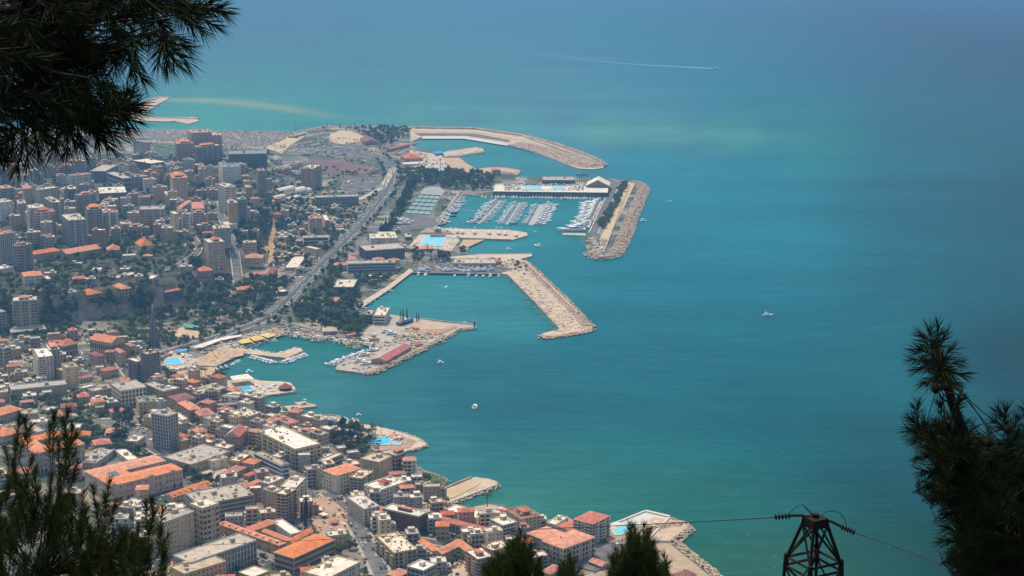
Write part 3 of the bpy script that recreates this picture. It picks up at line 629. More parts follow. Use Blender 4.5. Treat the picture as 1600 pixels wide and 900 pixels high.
riprap([(228, 205), (291, 205.5), (347, 207), (464, 208), (480, 205), (512, 199), (580, 199), (644, 201)], 22, 900, 2.8, 3.4)
riprap([(790, 264), (812, 268), (806, 272)], 14, 90, 2, 2.4)
riprap([(667, 697), (650, 687), (632, 680), (612, 675)], 7, 160, 1.1, 2.6)
riprap([(667, 698), (655, 702), (640, 706), (620, 706)], 6, 160, 1.1, 2.2)
riprap([(640, 724), (655, 737), (672, 742), (685, 747), (702, 756)], 7, 220, 1.1, 2.4)
riprap([(778, 758), (776, 763), (735, 777), (697, 793), (676, 792)], 6, 330, 1.2, 2.2)
riprap([(1075, 828), (1058, 838), (1046, 849), (1062, 862), (1085, 880), (1110, 900), (1140, 935)], 11, 900, 1.3, 2.7, 3)
riprap([(1045, 813), (1072, 822), (1076, 829)], 9, 160, 1.2, 2.4)
riprap([(1008, 838), (1030, 828), (1050, 822), (1065, 824)], 18, 500, 1.3, 3.4)
riprap([(494, 637), (484, 634), (464, 636)], 5, 120, 1.0, 2.2)
riprap([(462, 611), (458, 615), (430, 619)], 4, 90, .9, 2)
riprap([(473, 549), (448, 565), (426, 569)], 5, 120, 1.0, 2.2)
riprap([(695, 534), (676, 540), (660, 549)], 8, 120, 1.3, 2.6)
# ------------------------------------------------------------------ buildings
OCC = []              # footprints (x, y, radius)
def hip_roof(mb, A, B, z, ov, pitch, m=0, x0=0, y0=0, mw=None):
    a, b = A / 2 + ov, B / 2 + ov; h = pitch * min(a, b)
    if a >= b: r = [(x0 - (a - b), y0, z + h), (x0 + (a - b), y0, z + h)]; f = [(0, 1, 5, 4), (1, 2, 5), (2, 3, 4, 5), (3, 0, 4)]
    else: r = [(x0, y0 - (b - a), z + h), (x0, y0 + (b - a), z + h)]; f = [(0, 1, 4), (1, 2, 5, 4), (2, 3, 5), (3, 0, 4, 5)]
    vs = [(x0 - a, y0 - b, z), (x0 + a, y0 - b, z), (x0 + a, y0 + b, z), (x0 - a, y0 + b, z)] + r
    mb.add(vs, f, m)
    lo = [(v[0], v[1], z - .35) for v in vs[:4]]
    mb.add(vs[:4] + lo, [(4, 5, 1, 0), (5, 6, 2, 1), (6, 7, 3, 2), (7, 4, 0, 3), (7, 6, 5, 4)], m if mw is None else mw)
    return h
def gable_roof(mb, A, B, z, ov, pitch, m=0, m2=None, x0=0, y0=0, mw=1, along=None):
    a, b = A / 2 + ov, B / 2 + ov; along = (A >= B) if along is None else along
    if along: h = pitch * b; r = [(x0 - a, y0, z + h), (x0 + a, y0, z + h)]
    else: h = pitch * a; r = [(x0, y0 - b, z + h), (x0, y0 + b, z + h)]
    vs = [(x0 - a, y0 - b, z), (x0 + a, y0 - b, z), (x0 + a, y0 + b, z), (x0 - a, y0 + b, z)] + r; m2 = m if m2 is None else m2
    if along: mb.add(vs, [(0, 1, 5, 4)], m); mb.add(vs, [(2, 3, 4, 5)], m2); mb.add(vs, [(1, 2, 5), (3, 0, 4)], mw)
    else: mb.add(vs, [(1, 2, 5, 4)], m); mb.add(vs, [(3, 0, 4, 5)], m2); mb.add(vs, [(0, 1, 4), (2, 3, 5)], mw)
    lo = [(v[0], v[1], z - .3) for v in vs[:4]]
    mb.add(vs[:4] + lo, [(4, 5, 1, 0), (5, 6, 2, 1), (6, 7, 3, 2), (7, 4, 0, 3), (7, 6, 5, 4)], mw)
def facade(mb, bal, A, B, H, floors, style, rnd, sides='FLRB', base=0.0):
    """panes (0), sills and frames (1) and awnings on mb; balcony slabs and rails on bal"""
    fh = (H - base) / floors
    for sd_ in sides:
        W = A if sd_ in 'FB' else B
        if W < 3: continue
        if sd_ == 'F': tf = lambda u, o, z: (u, -B / 2 - o, z)
        elif sd_ == 'B': tf = lambda u, o, z: (-u, B / 2 + o, z)
        elif sd_ == 'L': tf = lambda u, o, z: (-A / 2 - o, -u, z)
        else: tf = lambda u, o, z: (A / 2 + o, u, z)
        def bx(b_, u0, u1, o0, o1, z0, z1, m):
            vs = [tf(u0, o1, z0), tf(u1, o1, z0), tf(u1, o1, z1), tf(u0, o1, z1), tf(u0, o0, z0), tf(u1, o0, z0), tf(u1, o0, z1), tf(u0, o0, z1)]
            b_.add(vs, [(0, 1, 2, 3), (3, 2, 6, 7), (1, 5, 6, 2), (4, 0, 3, 7), (4, 5, 1, 0)], m)
        def pane(u0, u1, z0, z1, m=0): mb.add([tf(u0, .06, z0), tf(u1, .06, z0), tf(u1, .06, z1), tf(u0, .06, z1)], [(0, 1, 2, 3)], m)
        st = style
        n = max(1, int(W / (3.3 if style != 'punch' else 3.0))); bw = W / n; skip = {(i, sd_) for i in range(n) if rnd.random() < (.22 if sd_ in 'FR' else .35)} if n > 2 else set()
        if st == 'blank' or (st in ('bal', 'mix') and sd_ == 'B'): st = 'win' if rnd.random() < .6 or sd_ == 'B' else 'punch'
        if st == 'vert':
            k = max(2, int(W / 3.0)); w = W / k
            for i in range(k):
                u = -W / 2 + w * (i + .5)
                pane(u - w * .30, u + w * .30, 1.2, H - .8)
                bx(bal, u + w * .5 - .25, u + w * .5 + .25, 0, .35, .3, H - .2, 0)
                for f in range(1, floors): bx(bal, u - w * .3, u + w * .3, 0, .10, f * fh - .15, f * fh + .45, 1)
            continue
        if st == 'curtain':
            for f in range(floors):
                pane(-W / 2 + .4, W / 2 - .4, f * fh + .5, f * fh + fh - .35)
            for i in range(n + 1): bx(bal, -W / 2 + i * bw - .12, -W / 2 + i * bw + .12, 0, .18, .3, H - .1, 1)
            continue
        if st == 'strip':
            for f in range(floors):
                pane(-W / 2 + .7, W / 2 - .7, base + f * fh + 1.1, base + f * fh + fh - .55)
                bx(bal, -W / 2 - .1, W / 2 + .1, 0, .5, base + f * fh + fh - .5, base + f * fh + fh + .1, 0)
                bx(bal, -W / 2, W / 2, 0, .25, base + f * fh + .75, base + f * fh + 1.05, 1)
            continue
        if st == 'arch':
            for f in range(floors):
                for i in range(n):
                    u = -W / 2 + bw * (i + .5); r = bw * .32; z0 = base + f * fh + .4; z1 = z0 + fh * .5
                    pts = [tf(u - r, .06, z0), tf(u + r, .06, z0)] + [tf(u + r * math.cos(t), .06, z1 + r * math.sin(t)) for t in np.linspace(0, math.pi, 6)]
                    mb.add(pts, [tuple(range(len(pts)))], 0)
                    bx(bal, u - r - .1, u + r + .1, 0, .3, z0 - .25, z0, 0)
            continue
        for f in range(floors):
            z0 = base + f * fh
            if st == 'bal' or (st == 'mix' and sd_ in 'FL'):
                runs = [(-W / 2, W / 2)] if st == 'bal' and W < 15 else [(-W / 2 + bw * i, -W / 2 + bw * min(n, i + 2)) for i in range(0, n, 3)]
                for u0, u1 in runs:
                    if f:
                        bx(bal, u0, u1, 0, 1.5, z0 - .12, z0 + .1, 0)
                        bx(bal, u0, u1, 1.38, 1.5, z0 + .1, z0 + 1.0, 1); bx(bal, u0, u0 + .12, 0, 1.38, z0 + .1, z0 + 1.0, 1); bx(bal, u1 - .12, u1, 0, 1.38, z0 + .1, z0 + 1.0, 1)
                    k = max(1, int((u1 - u0) / 3.2)); w = (u1 - u0) / k
                    for i in range(k): pane(u0 + w * (i + .16), u0 + w * (i + .84), z0 + .15, z0 + min(2.6, fh - .4))
                rest = [i for i in range(n) if i % 3 == 2] if not (st == 'bal' and W < 15) else []
                for i in rest:
                    if (i, sd_) in skip: continue
                    u = -W / 2 + bw * (i + .5); pane(u - .6, u + .6, z0 + 1.0, z0 + 2.4); bx(mb, u - .8, u + .8, 0, .2, z0 + .85, z0 + 1.0, 1)
            else:
                ww = .48 if st == 'punch' else .68; hh = 1.3 if st == 'punch' else 1.6
                hh = min(hh, fh * .55)
                for i in range(n):
                    if (i, sd_) in skip: continue
                    u = -W / 2 + bw * (i + .5); zz = z0 + fh * .3
                    if f == 0 and base == 0 and st == 'win' and rnd.random() < .4: pane(u - 1.1, u + 1.1, .3, fh * .8); continue
                    pane(u - ww, u + ww, zz, zz + hh, 0 if rnd.random() < .8 else 2)
                    if rnd.random() < .07: bx(mb, u - ww - .3, u + ww + .3, 0, 1.1, zz + hh - .1, zz + hh + .05, rnd.choice((1, 2)))
                    elif rnd.random() < .07: bx(mb, u + ww + .2, u + ww + .9, 0, .4, zz, zz + .6, 1)
                    bx(mb, u - ww - .15, u + ww + .15, 0, .22, zz - .16, zz, 1)
                    bx(mb, u - ww - .15, u + ww + .15, 0, .3, zz + hh, zz + hh + .16, 1)
def equipment(mb, A, B, H, rnd, dens=1.0):
    n = int(min(18, A * B / 52) * dens)
    for _ in range(n):
        x = rnd.uniform(-A / 2 + 1.2, A / 2 - 1.2); y = rnd.uniform(-B / 2 + 1.2, B / 2 - 1.2); t = rnd.random()
        if t < .4: mb.cyl(x, y, H, H + rnd.uniform(.9, 1.5), .55, n=7, m=rnd.choice((0, 0, 1, 3)))
        elif t < .7: mb.box(x - .6, x + .6, y - .5, y + .5, H, H + rnd.uniform(.5, 1.0), rnd.choice((0, 1)))
        elif t < .85: s = rnd.uniform(.8, 1.3); mb.add([(x - s, y - .7, H + .2), (x + s, y - .7, H + .2), (x + s, y + .7, H + .9), (x - s, y + .7, H + .9)], [(0, 1, 2, 3)], 2)
        else: mb.box(x - rnd.uniform(.8, 1.8), x + 1.2, y - 1.0, y + 1.0, H, H + 1.8, 1)
def building(loc, rz, A, B, H, wall='cream', roof='flat', rc='r_pale', floors=None, style='win', label=None, name='apartment_block', cat='building', pitch=.42,
             pent=None, rnd=R, eq=1.0, rc2=None, trim='frame', group=None, parapet=True, dormers=0, annex=False):
    t = thing(name, label, cat, loc, rz, group); OCC.append((loc[0] + 0, loc[1] + 0, max(A, B) / 2, min(A, B) / 2, rz))
    floors = floors or max(1, round(H / 3.4))
    wl = M['plaster_' + wall]
    mb = MB(); mb.box(-A / 2, A / 2, -B / 2, B / 2, -4, H); mb.obj('wall', wl, t)
    wb, bb = MB(), MB(); facade(wb, bb, A, B, H, floors, style, rnd)
    tm = wl if trim == 'frame' and rnd.random() < .6 else M[trim]
    if wb.f: wb.obj('window', [M['glass'], tm, M['shutter']], t, 'stuff')
    if bb.f: bb.obj({'vert': 'pilaster', 'curtain': 'mullion', 'strip': 'floor_band', 'arch': 'sill'}.get(style, 'balcony'), [tm, wl if style == 'mix' else M['rail'] if style == 'bal' and rnd.random() < .5 else tm], t, 'stuff')
    if annex and H > 7:
        sx = rnd.choice((-1, 1)); aw = A * rnd.uniform(.3, .55); ad = B * rnd.uniform(.55, .9); ah = H * rnd.uniform(.35, .8); y0 = rnd.choice((-1, 1)) * (B - ad) / 2 * .9; mb = MB(); mb.box(-aw / 2, aw / 2, -ad / 2, ad / 2, -4, ah); mb.box(-aw / 2 + .2, aw / 2 - .2, -ad / 2 + .2, ad / 2 - .2, ah, ah + .1, 1)
        for q in ((-aw / 2, aw / 2, -ad / 2, -ad / 2 + .25), (-aw / 2, aw / 2, ad / 2 - .25, ad / 2)): mb.box(*q, ah, ah + .8, 0)
        mb.box(-aw * .2, aw * .15, -ad * .2, ad * .1, ah, ah + 1.8, 0)
        o = mb.obj('annex', [wl, M[rc if rc not in ('r_orange', 'r_red') else 'r_pale']], t); o.location = (sx * (A / 2 + aw / 2 - .01), y0 * 1.0 + .013, 0)
        wa, ba = MB(), MB(); facade(wa, ba, aw, ad, ah, max(1, round(ah / (H / floors))), 'win' if style not in ('bal', 'mix') else style, rnd, 'FBR' if sx > 0 else 'FBL'); wa.obj('window', [M['glass'], tm, M['shutter']], o, 'stuff') if wa.f else None
        if ba.f: ba.obj('balcony', [tm, tm], o, 'stuff')
    if roof == 'flat':
        mb = MB(); mb.box(-A / 2 + .25, A / 2 - .25, -B / 2 + .25, B / 2 - .25, H - .2, H + .12); r_ = mb.obj('roof', M[rc], t)
        if parapet:
            mb = MB(); h = rnd.uniform(.7, 1.1); e = .12
            mb.box(-A / 2 - e, A / 2 + e, -B / 2 - e, -B / 2 + .3, H - .3, H + h, bottom=True); mb.box(-A / 2 - e, A / 2 + e, B / 2 - .3, B / 2 + e, H - .3, H + h, bottom=True)
            mb.box(-A / 2 - e, -A / 2 + .3, -B / 2 + .3, B / 2 - .3, H - .3, H + h, bottom=True); mb.box(A / 2 - .3, A / 2 + e, -B / 2 + .3, B / 2 - .3, H - .3, H + h, bottom=True)
            mb.obj('parapet', wl if rnd.random() < .5 else M[trim], t)
        if eq and A > 7 and B > 7:
            mb = MB(); equipment(mb, A - 1, B - 1, H + .1, rnd, eq)
            if mb.f: mb.obj('roof_equipment', [M['white'], M['plaster_grey'], M['solar'], M['plaster_dark']], t, 'stuff')
            if A > 9 and B > 8:
                x = rnd.uniform(-A / 2 + 3.5, A / 2 - 3.5); y = rnd.uniform(-B / 6, B / 4); mb = MB(); s = rnd.uniform(1.6, 2.4)
                mb.box(x - s, x + s, y - s * .8, y + s * .8, H + .1, H + 2.9, 0); mb.box(x - s - .3, x + s + .3, y - s * .8 - .3, y + s * .8 + .3, H + 2.9, H + 3.1, 1, True)
                mb.obj('stair_head', [wl, M[rc]], t)
        if pent:
            f = pent[0] if isinstance(pent, tuple) else .5; c = pent[1] if isinstance(pent, tuple) else 'r_red'; mb = MB(); a, b = A * f, B * min(.75, f + .1)
            x0 = rnd.uniform(-.1, .1) * A; mb.box(x0 - a / 2, x0 + a / 2, -b / 2, b / 2, H + .1, H + 3.0, 1)
            mb.add([(x0 - a / 2 + .6, -b / 2 - .03, H + .5), (x0 + a / 2 - .6, -b / 2 - .03, H + .5), (x0 + a / 2 - .6, -b / 2 - .03, H + 2.4), (x0 - a / 2 + .6, -b / 2 - .03, H + 2.4)], [(0, 1, 2, 3)], 2)
            hip_roof(mb, a, b, H + 3.0, .5, .45, 0, x0); mb.obj('penthouse', [M[c], wl, M['glass']], t)
    else:
        mb = MB()
        if roof == 'hip': hip_roof(mb, A, B, H, .6, pitch, 0, mw=1)
        elif roof == 'vault':
            n = 8; B2 = B / 2; vs = []; fs = []
            for k in range(n + 1):
                a_ = math.pi * k / n; vs += [(-A / 2, -B2 * math.cos(a_), H + B2 * .8 * math.sin(a_)), (A / 2, -B2 * math.cos(a_), H + B2 * .8 * math.sin(a_))]
            fs = [(2 * k, 2 * k + 1, 2 * k + 3, 2 * k + 2) for k in range(n)] + [tuple(range(2 * n, -1, -2)), tuple(range(1, 2 * n + 2, 2))]
            mb.add(vs, fs)
        else: gable_roof(mb, A, B, H, .5, pitch, 0, 2 if rc2 else None, mw=1)
        r_ = mb.obj('roof', [M[rc], wl] + ([M[rc2]] if rc2 else []), t)
        if dormers:
            b_ = (B if A >= B else A) / 2; L_ = max(A, B)
            for i in range(dormers):
                mb = MB(); u = -L_ / 2 + L_ * (i + .5) / dormers; v = -b_ * .55; z = H + pitch * (b_ * .45)
                mb.box(-.7, .7, -.9, 1.4, -.2, .9, 1); mb.add([(-.5, -.93, .1), (.5, -.93, .1), (.5, -.93, .75), (-.5, -.93, .75)], [(0, 1, 2, 3)], 2); mb.box(-.9, .9, -1.1, 1.5, .9, 1.0, 0)
                o = mb.obj('dormer', [M[rc], M['frame'], M['glass']], r_); o.location = (u, v, z) if A >= B else (v, u, z)
                if A < B: o.rotation_euler = (0, 0, -math.pi / 2)
        elif roof == 'hip' and A > 8 and rnd.random() < .6:
            mb = MB(); x = rnd.uniform(-.2, .2) * A; mb.box(x - .5, x + .5, B * .1, B * .1 + .8, H, H + pitch * B * .5 + 1.1, 0); mb.obj('chimney', wl, r_)
    return t
def frame_of(N, base, L, Rr):
    """real footprint from the near, left and right roof corners and the foot of the near corner"""
    B0 = G(N[0], base); d = ray(*N); t = B0.y / d[1]; z = CAMZ + t * d[2]; H = max(3.0, z - B0.z); zt = B0.z + H
    n = P(N[0], N[1], zt); l = P(L[0], L[1], zt); r = P(Rr[0], Rr[1], zt); a = (r - n).xy; b = (l - n).xy
    la, lb = a.length, b.length
    if la >= lb:
        ua = a / la; ub = Vector((-ua.y, ua.x)); lb2 = b.dot(ub)
        if abs(ub.x) > .35 and abs(b.x) > 3: lb2 = min(b.x / ub.x, 1.2 * b.length)
        lb = max(6.0, min(lb2, 70)) if lb2 > 0 else 9.0
    else:
        ub = b / lb; ua = Vector((ub.y, -ub.x)); la2 = a.dot(ua)
        if abs(ua.x) > .35 and a.x > 3: la2 = min(a.x / ua.x, 1.2 * a.length)
        la = max(6.0, min(la2, 80)) if la2 > 0 else 9.0
    c = Vector((n.x, n.y)) + ua * la / 2 + ub * lb / 2
    return Vector((c.x, c.y, B0.z)), math.atan2(ua.y, ua.x), la, lb, H
def pb(N, base, L, Rr, label, **k):
    loc, rz, A, B, H = frame_of(N, base, L, Rr); k.setdefault('floors', max(1, round(H / 3.7)))
    return building(loc, rz, A, B, H, label=label, **k)
def wings(N, base, L, Rr, label, ws, wall, rc, floors, style='win', pitch=.3, name='school_building', flat=()):
    loc, rz, A, B, H = frame_of(N, base, L, Rr); t = thing(name, label, 'building', loc, rz); OCC.append((loc[0], loc[1], max(A, B) / 2, min(A, B) / 2, rz))
    for i, (a0, a1, b0, b1, kind) in enumerate(ws):
        w, d = (a1 - a0) * A, (b1 - b0) * B; x = -A / 2 + A * (a0 + a1) / 2; y = -B / 2 + B * (b0 + b1) / 2; h = H - .012 * i
        mb = MB(); mb.box(-w / 2, w / 2, -d / 2, d / 2, -4, h); o = mb.obj('wing', M['plaster_' + wall], t); o.location = (x, y, 0)
        wb, bb = MB(), MB(); facade(wb, bb, w, d, h, floors, style, R); wb.obj('window', [M['glass'], M['frame'], M['shutter']], o, 'stuff')
        if bb.f: bb.obj('balcony', [M['frame'], M['frame']], o, 'stuff')
        mb = MB()
        if kind == 'hip': hip_roof(mb, w, d, h, .6, pitch, 0, mw=1)
        elif kind == 'gable': gable_roof(mb, w, d, h, .5, pitch, 0, mw=1)
        else: mb.box(-w / 2 + .2, w / 2 - .2, -d / 2 + .2, d / 2 - .2, h - .1, h + .15)
        mb.obj('roof', [M[kind if kind.startswith('r_') else rc], M['frame']], o)
    return t, (A, B, H)
D = 'dark'
# --- near town, along the bottom of the view
t, (A, B, H) = wings((174, 759), 787, (128, 741), (285, 733), 'large orange roofed school with a courtyard and long pinkish three storey front',
      [(0, 1, 0, .40, 'hip'), (0, 1, .60, 1, 'hip'), (0, .42, .40, .60, 'r_orange')], 'pink', 'r_orange', 3, pitch=.16)
mb = MB(); mb.box(-A * .36, -A * .22, -B * .09, B * .09, H, H + 1.2, 0); mb.box(-A * .35, -A * .23, -B * .08, B * .08, H + 1.2, H + 1.5, 1); mb.obj('skylight', [M['frame'], M['glass']], t)
for x in (-.46, .06, .36):
    mb = MB(); gable_roof(mb, 5, 4, H + .2, .2, .6, 0, mw=1, x0=A * x, y0=-B / 2 + 2, along=False); mb.obj('pediment', [M['r_orange'], M['frame']], t)
wings((55, 708), 742, (24, 686), (133, 692), 'orange roofed U shaped building around a grey courtyard behind the left pine',
      [(0, 1, 0, .34, 'hip'), (0, .3, .34, 1, 'hip'), (.3, .9, .7, 1, 'hip')], 'grey', 'r_orange', 4, pitch=.2)
B_ = [
 ((271, 777), 789, (259, 770), (331, 756), 'long narrow orange roof with little pale dormers behind the school car yard', dict(roof='gable', rc='r_orange', wall='pale', pitch=.3, dormers=7, name='school_hall')),
 ((312, 790), 822, (289, 772), (397, 774), 'grey three storey block with dark cluttered roof right of the orange dormer roof', dict(wall='grey', rc='r_grey', eq=2.0, style='strip')),
 ((256, 817), 872, (240, 807), (303, 800), 'tan wing with small square windows and a low flat roof', dict(wall='sand', rc='r_grey', style='punch', floors=7, eq=1.5)),
 ((316, 795), 855, (296, 789), (342, 787), 'taller tan tower wing with stacked balconies and square windows', dict(wall='sand', rc='r_pale', style='mix', floors=7, eq=.3)),
 ((241, 803), 812, (236, 796), (272, 793), 'small orange tiled roof between the school and the tan wing', dict(roof='gable', rc='r_orange', wall='pale', pitch=.35, name='house')),
 ((205, 795), 806, (190, 787), (225, 781), 'low pinkish house with flat roof in front of the big school', dict(wall='rose', rc='r_pale', name='house')),
 ((298, 880), 918, (270, 870), (400, 845), 'long grey office block with tan flat roof and rows of narrow windows', dict(wall='bluegrey', rc='r_tan', style='vert', floors=4, eq=.3, name='office_block')),
 ((288, 898), 935, (264, 889), (353, 878), 'yellow tan block with bare flat roof at the bottom left corner', dict(wall='sand', rc='r_tan', style='win', eq=.3)),
 ((436, 852), 868, (341, 818), (447, 846), 'long orange roof with small dormers running behind the grey office block', dict(roof='hip', rc='r_orange', wall='tan', pitch=.35, dormers=9, name='college_wing')),
 ((454, 836), 848, (424, 815), (472, 828), 'flat white roofed hall enclosed by orange roofed wings', dict(wall='pale', rc='r_white', eq=0, name='hall')),
 ((397, 829), 842, (387, 817), (433, 816), 'stone house with orange hip roof left of the white roofed hall', dict(roof='hip', rc='r_orange', wall='stone', name='house')),
 ((452, 847), 856, (405, 829), (461, 841), 'orange tiled wing along the front of the white roofed hall', dict(roof='gable', rc='r_orange', wall='pale', pitch=.4, name='college_wing')),
 ((457, 848), 858, (449, 839), (490, 829), 'orange tiled wing with pale gable right of the white roofed hall', dict(roof='gable', rc='r_orange', wall='pale', pitch=.4, name='college_wing')),
 ((459, 872), 898, (429, 860), (523, 843), 'large orange hip roofed building with brown three storey walls', dict(roof='hip', rc='r_orange', wall='tan', style='strip', floors=3, pitch=.22, name='college_building')),
 ((512, 905), 935, (475, 897), (563, 879), 'white flat roofed block with parapet at the bottom centre left', dict(wall='cream', rc='r_pale', eq=.4)),
 ((312, 905), 912, (300, 900), (345, 893), 'cream canopy roof over the garden entrance at the bottom edge', dict(wall='cream', rc='r_pale', eq=0, name='canopy')),
 ((395, 903), 910, (372, 896), (420, 893), 'flat cream roof beside the small garden at the bottom edge', dict(wall='cream', rc='r_white', eq=0, name='pavilion')),
 ((428, 770), 805, (411, 765), (436, 764), 'left one of two brown curved front apartment towers', dict(wall='tan', rc='r_pale', style='punch', floors=8, eq=1.5)),
 ((446, 774), 818, (433, 767), (463, 765), 'right one of two brown curved front apartment towers', dict(wall='tan', rc='r_pale', style='mix', floors=9, eq=1.5)),
 ((462, 763), 797, (441, 755), (478, 747), 'white apartment block with flat cream roof behind the brown towers', dict(wall='white', rc='r_pale', style='mix', floors=7, eq=.6)),
 ((420, 757), 790, (408, 752), (444, 747), 'pale flat roofed block left behind the brown towers', dict(wall='cream', rc='r_white', eq=2)),
 ((526, 743), 772, (504, 737), (564, 732), 'white five storey block with orange hip roof and dark window grid', dict(wall='white', roof='hip', rc='r_orange', style='win', floors=5, pitch=.2)),
 ((548, 724), 733, (543, 721), (556, 719), 'small orange tiled annex behind the white five storey block', dict(wall='pale', roof='hip', rc='r_orange', name='house')),
 ((565, 749), 776, (547, 742), (584, 737), 'yellow building wrapped in scaffolding with unfinished floors', dict(wall='yellow', rc='r_pale', style='bal', floors=6, eq=1.5)),
 ((592, 723), 756, (563, 717), (612, 714), 'tan eight storey block with brown roof beside the sea garden', dict(wall='sand', rc='r_tan', style='punch', floors=8)),
 ((618, 712), 742, (608, 708), (634, 706), 'slim tan tower with small orange roof facing the bay', dict(wall='tan', roof='flat', rc='r_pale', style='bal', pent=(.6, 'r_orange'))),
 ((595, 767), 790, (569, 757), (635, 753), 'blue grey and white block with stepped pale roof terraces', dict(wall='white', rc='r_white', style='win', floors=4, eq=1.2, pent=(.22, 'r_bright'))),
 ((569, 796), 824, (543, 778), (594, 786), 'white block with tall dark window stripes and octagonal end', dict(wall='white', rc='r_pale', style='vert', floors=6, eq=2)),
 ((590, 806), 820, (574, 800), (609, 793), 'small house with bright orange roof beside the brick red block', dict(roof='hip', rc='r_orange', wall='tan', name='house')),
 ((654, 808), 836, (598, 795), (668, 800), 'brick red five storey block with white window frames and pale roof', dict(wall='brick', rc='r_pale', style='win', floors=5, pent=(.25, 'r_orange'), eq=.4)),
 ((616, 865), 889, (587, 838), (652, 850), 'cream block with long curved white balconies above the main street', dict(wall='cream', rc='r_pale', style='bal', floors=4, eq=2)),
 ((662, 893), 915, (636, 886), (682, 883), 'low building with bright white flat roof near the bottom edge', dict(wall='white', rc='r_white', style='curtain', eq=.2, name='shop_building')),
 ((621, 902), 912, (604, 899), (640, 893), 'red roofed house cut by the bottom edge below the curved block', dict(roof='hip', rc='r_orange', wall='brown', name='house')),
 ((678, 862), 872, (652, 845), (690, 853), 'left orange roofed wing of the convent above the white roof', dict(roof='gable', rc='r_orange', wall='tan', pitch=.4, name='convent_wing')),
 ((691, 866), 882, (676, 860), (725, 850), 'middle orange roofed wing of the convent with small skylights', dict(roof='gable', rc='r_orange', wall='tan', pitch=.4, name='convent_wing')),
 ((730, 863), 880, (708, 846), (744, 853), 'right orange roofed wing of the convent facing the sea', dict(roof='gable', rc='r_orange', wall='tan', pitch=.4, name='convent_wing')),
 ((762, 832), 845, (679, 811), (772, 819), 'long stone seafront building with faded orange tile roof', dict(roof='gable', rc='r_red', wall='stone', pitch=.45, style='arch', floors=1, name='market_hall')),
 ((750, 812), 820, (695, 797), (770, 808), 'pale flat terrace roof behind the long stone seafront building', dict(wall='pale', rc='r_white', eq=.5)),
 ((786, 822), 852, (766, 812), (808, 815), 'block with pale blue and white balconies left of the tall tan hotel', dict(wall='bluegrey', rc='r_pale', style='bal', floors=6)),
 ((815, 812), 845, (791, 797), (844, 804), 'tall tan seafront hotel with brown roof and small rooftop house', dict(wall='sand', rc='r_brown', style='win', floors=7, pent=(.35, 'r_red'), name='hotel')),
 ((746, 875), 905, (728, 862), (770, 866), 'pinkish apartment block with white balconies right of the convent', dict(wall='rose', rc='r_white', style='bal', floors=6, pent=(.3, 'r_orange'))),
 ((770, 862), 890, (752, 856), (800, 853), 'low cluttered roofed block behind the small centre pines', dict(wall='tan', rc='r_pale', eq=2)),
 ((849, 843), 872, (821, 838), (880, 832), 'grey blue house with flat orange roof left of the four storey hotel', dict(wall='bluegrey', roof='hip', rc='r_orange', pitch=.15, style='win')),
 ((880, 857), 888, (848, 848), (929, 839), 'four storey seafront hotel with orange roof and balcony rows', dict(wall='cream', roof='hip', rc='r_orange', style='bal', floors=4, pitch=.2, dormers=0, name='hotel')),
 ((889, 828), 848, (870, 823), (913, 820), 'pale building with flat red roof behind the four storey hotel', dict(wall='pale', roof='hip', rc='r_red', pitch=.15)),
 ((868, 821), 838, (853, 817), (888, 809), 'pale flat roofed building at the water left of the orange roofed tower', dict(wall='pale', rc='r_pale')),
 ((926, 819), 852, (896, 809), (952, 806), 'sea edge apartment block with coral orange roof right of the hotels', dict(wall='cream', roof='hip', rc='r_red', pitch=.15, style='bal', floors=7)),
 ((860, 897), 910, (845, 893), (880, 886), 'red roofed cottage half hidden behind the small round pine', dict(wall='rose', roof='hip', rc='r_red', name='house')),
 ((940, 885), 890, (920, 877), (952, 882), 'long low shed with pink roof beside the seaside car park', dict(wall='rose', roof='gable', rc='r_red', name='shed')),
 ((1060, 905), 915, (1045, 895), (1088, 897), 'brown roofed house beside the rocky shore at the bottom edge', dict(wall='tan', roof='hip', rc='r_brown', name='house')),
 # --- middle of the old town
 ((461, 703), 734, (402, 674), (500, 696), 'long cream seafront apartment block with white slab roof and terraces', dict(wall='cream', rc='r_white', style='bal', floors=5, eq=1)),
 ((506, 722), 742, (499, 714), (537, 710), 'low pink annex with flat cream roof right of the long cream block', dict(wall='rose', rc='r_pale', eq=0, style='strip')),
 ((440, 728), 748, (397, 708), (452, 724), 'low street front terrace with white rail left of the long cream block', dict(wall='grey', rc='r_grey', style='strip', trim='white')),
 ((386, 652), 676, (359, 645), (407, 647), 'square tan block with white water tanks on its crowded roof', dict(wall='tan', rc='r_pale', style='punch', eq=2.4)),
 ((451, 663), 684, (425, 652), (468, 656), 'white block with dark vertical slit and half red roof', dict(wall='white', rc='r_red', style='vert', floors=5, eq=.6)),
 ((373, 683), 704, (354, 676), (386, 671), 'gabled house with one grey and one red roof slope', dict(wall='rose', roof='gable', rc='r_red', rc2='r_grey', pitch=.7, name='house')),
 ((262, 651), 706, (237, 646), (277, 646), 'tall dark glass tower with white vertical fins and flat roof', dict(wall='bluegrey', rc='r_grey', style='vert', floors=10, eq=.6, name='office_tower')),
 ((246, 652), 680, (236, 644), (254, 645), 'orange roofed block tucked behind the dark glass tower', dict(wall='tan', roof='hip', rc='r_orange')),
 ((285, 657), 670, (270, 647), (291, 655), 'cream flat roofed block right of the dark glass tower', dict(wall='tan', rc='r_pale', eq=0)),
 ((297, 641), 658, (277, 629), (316, 635), 'bright orange roofed house in the terrace behind the glass tower', dict(wall='rose', roof='hip', rc='r_orange', name='house')),
 ((312, 650), 664, (301, 641), (338, 643), 'darker orange roofed house adjoining the bright orange one', dict(wall='tan', roof='hip', rc='r_red', name='house')),
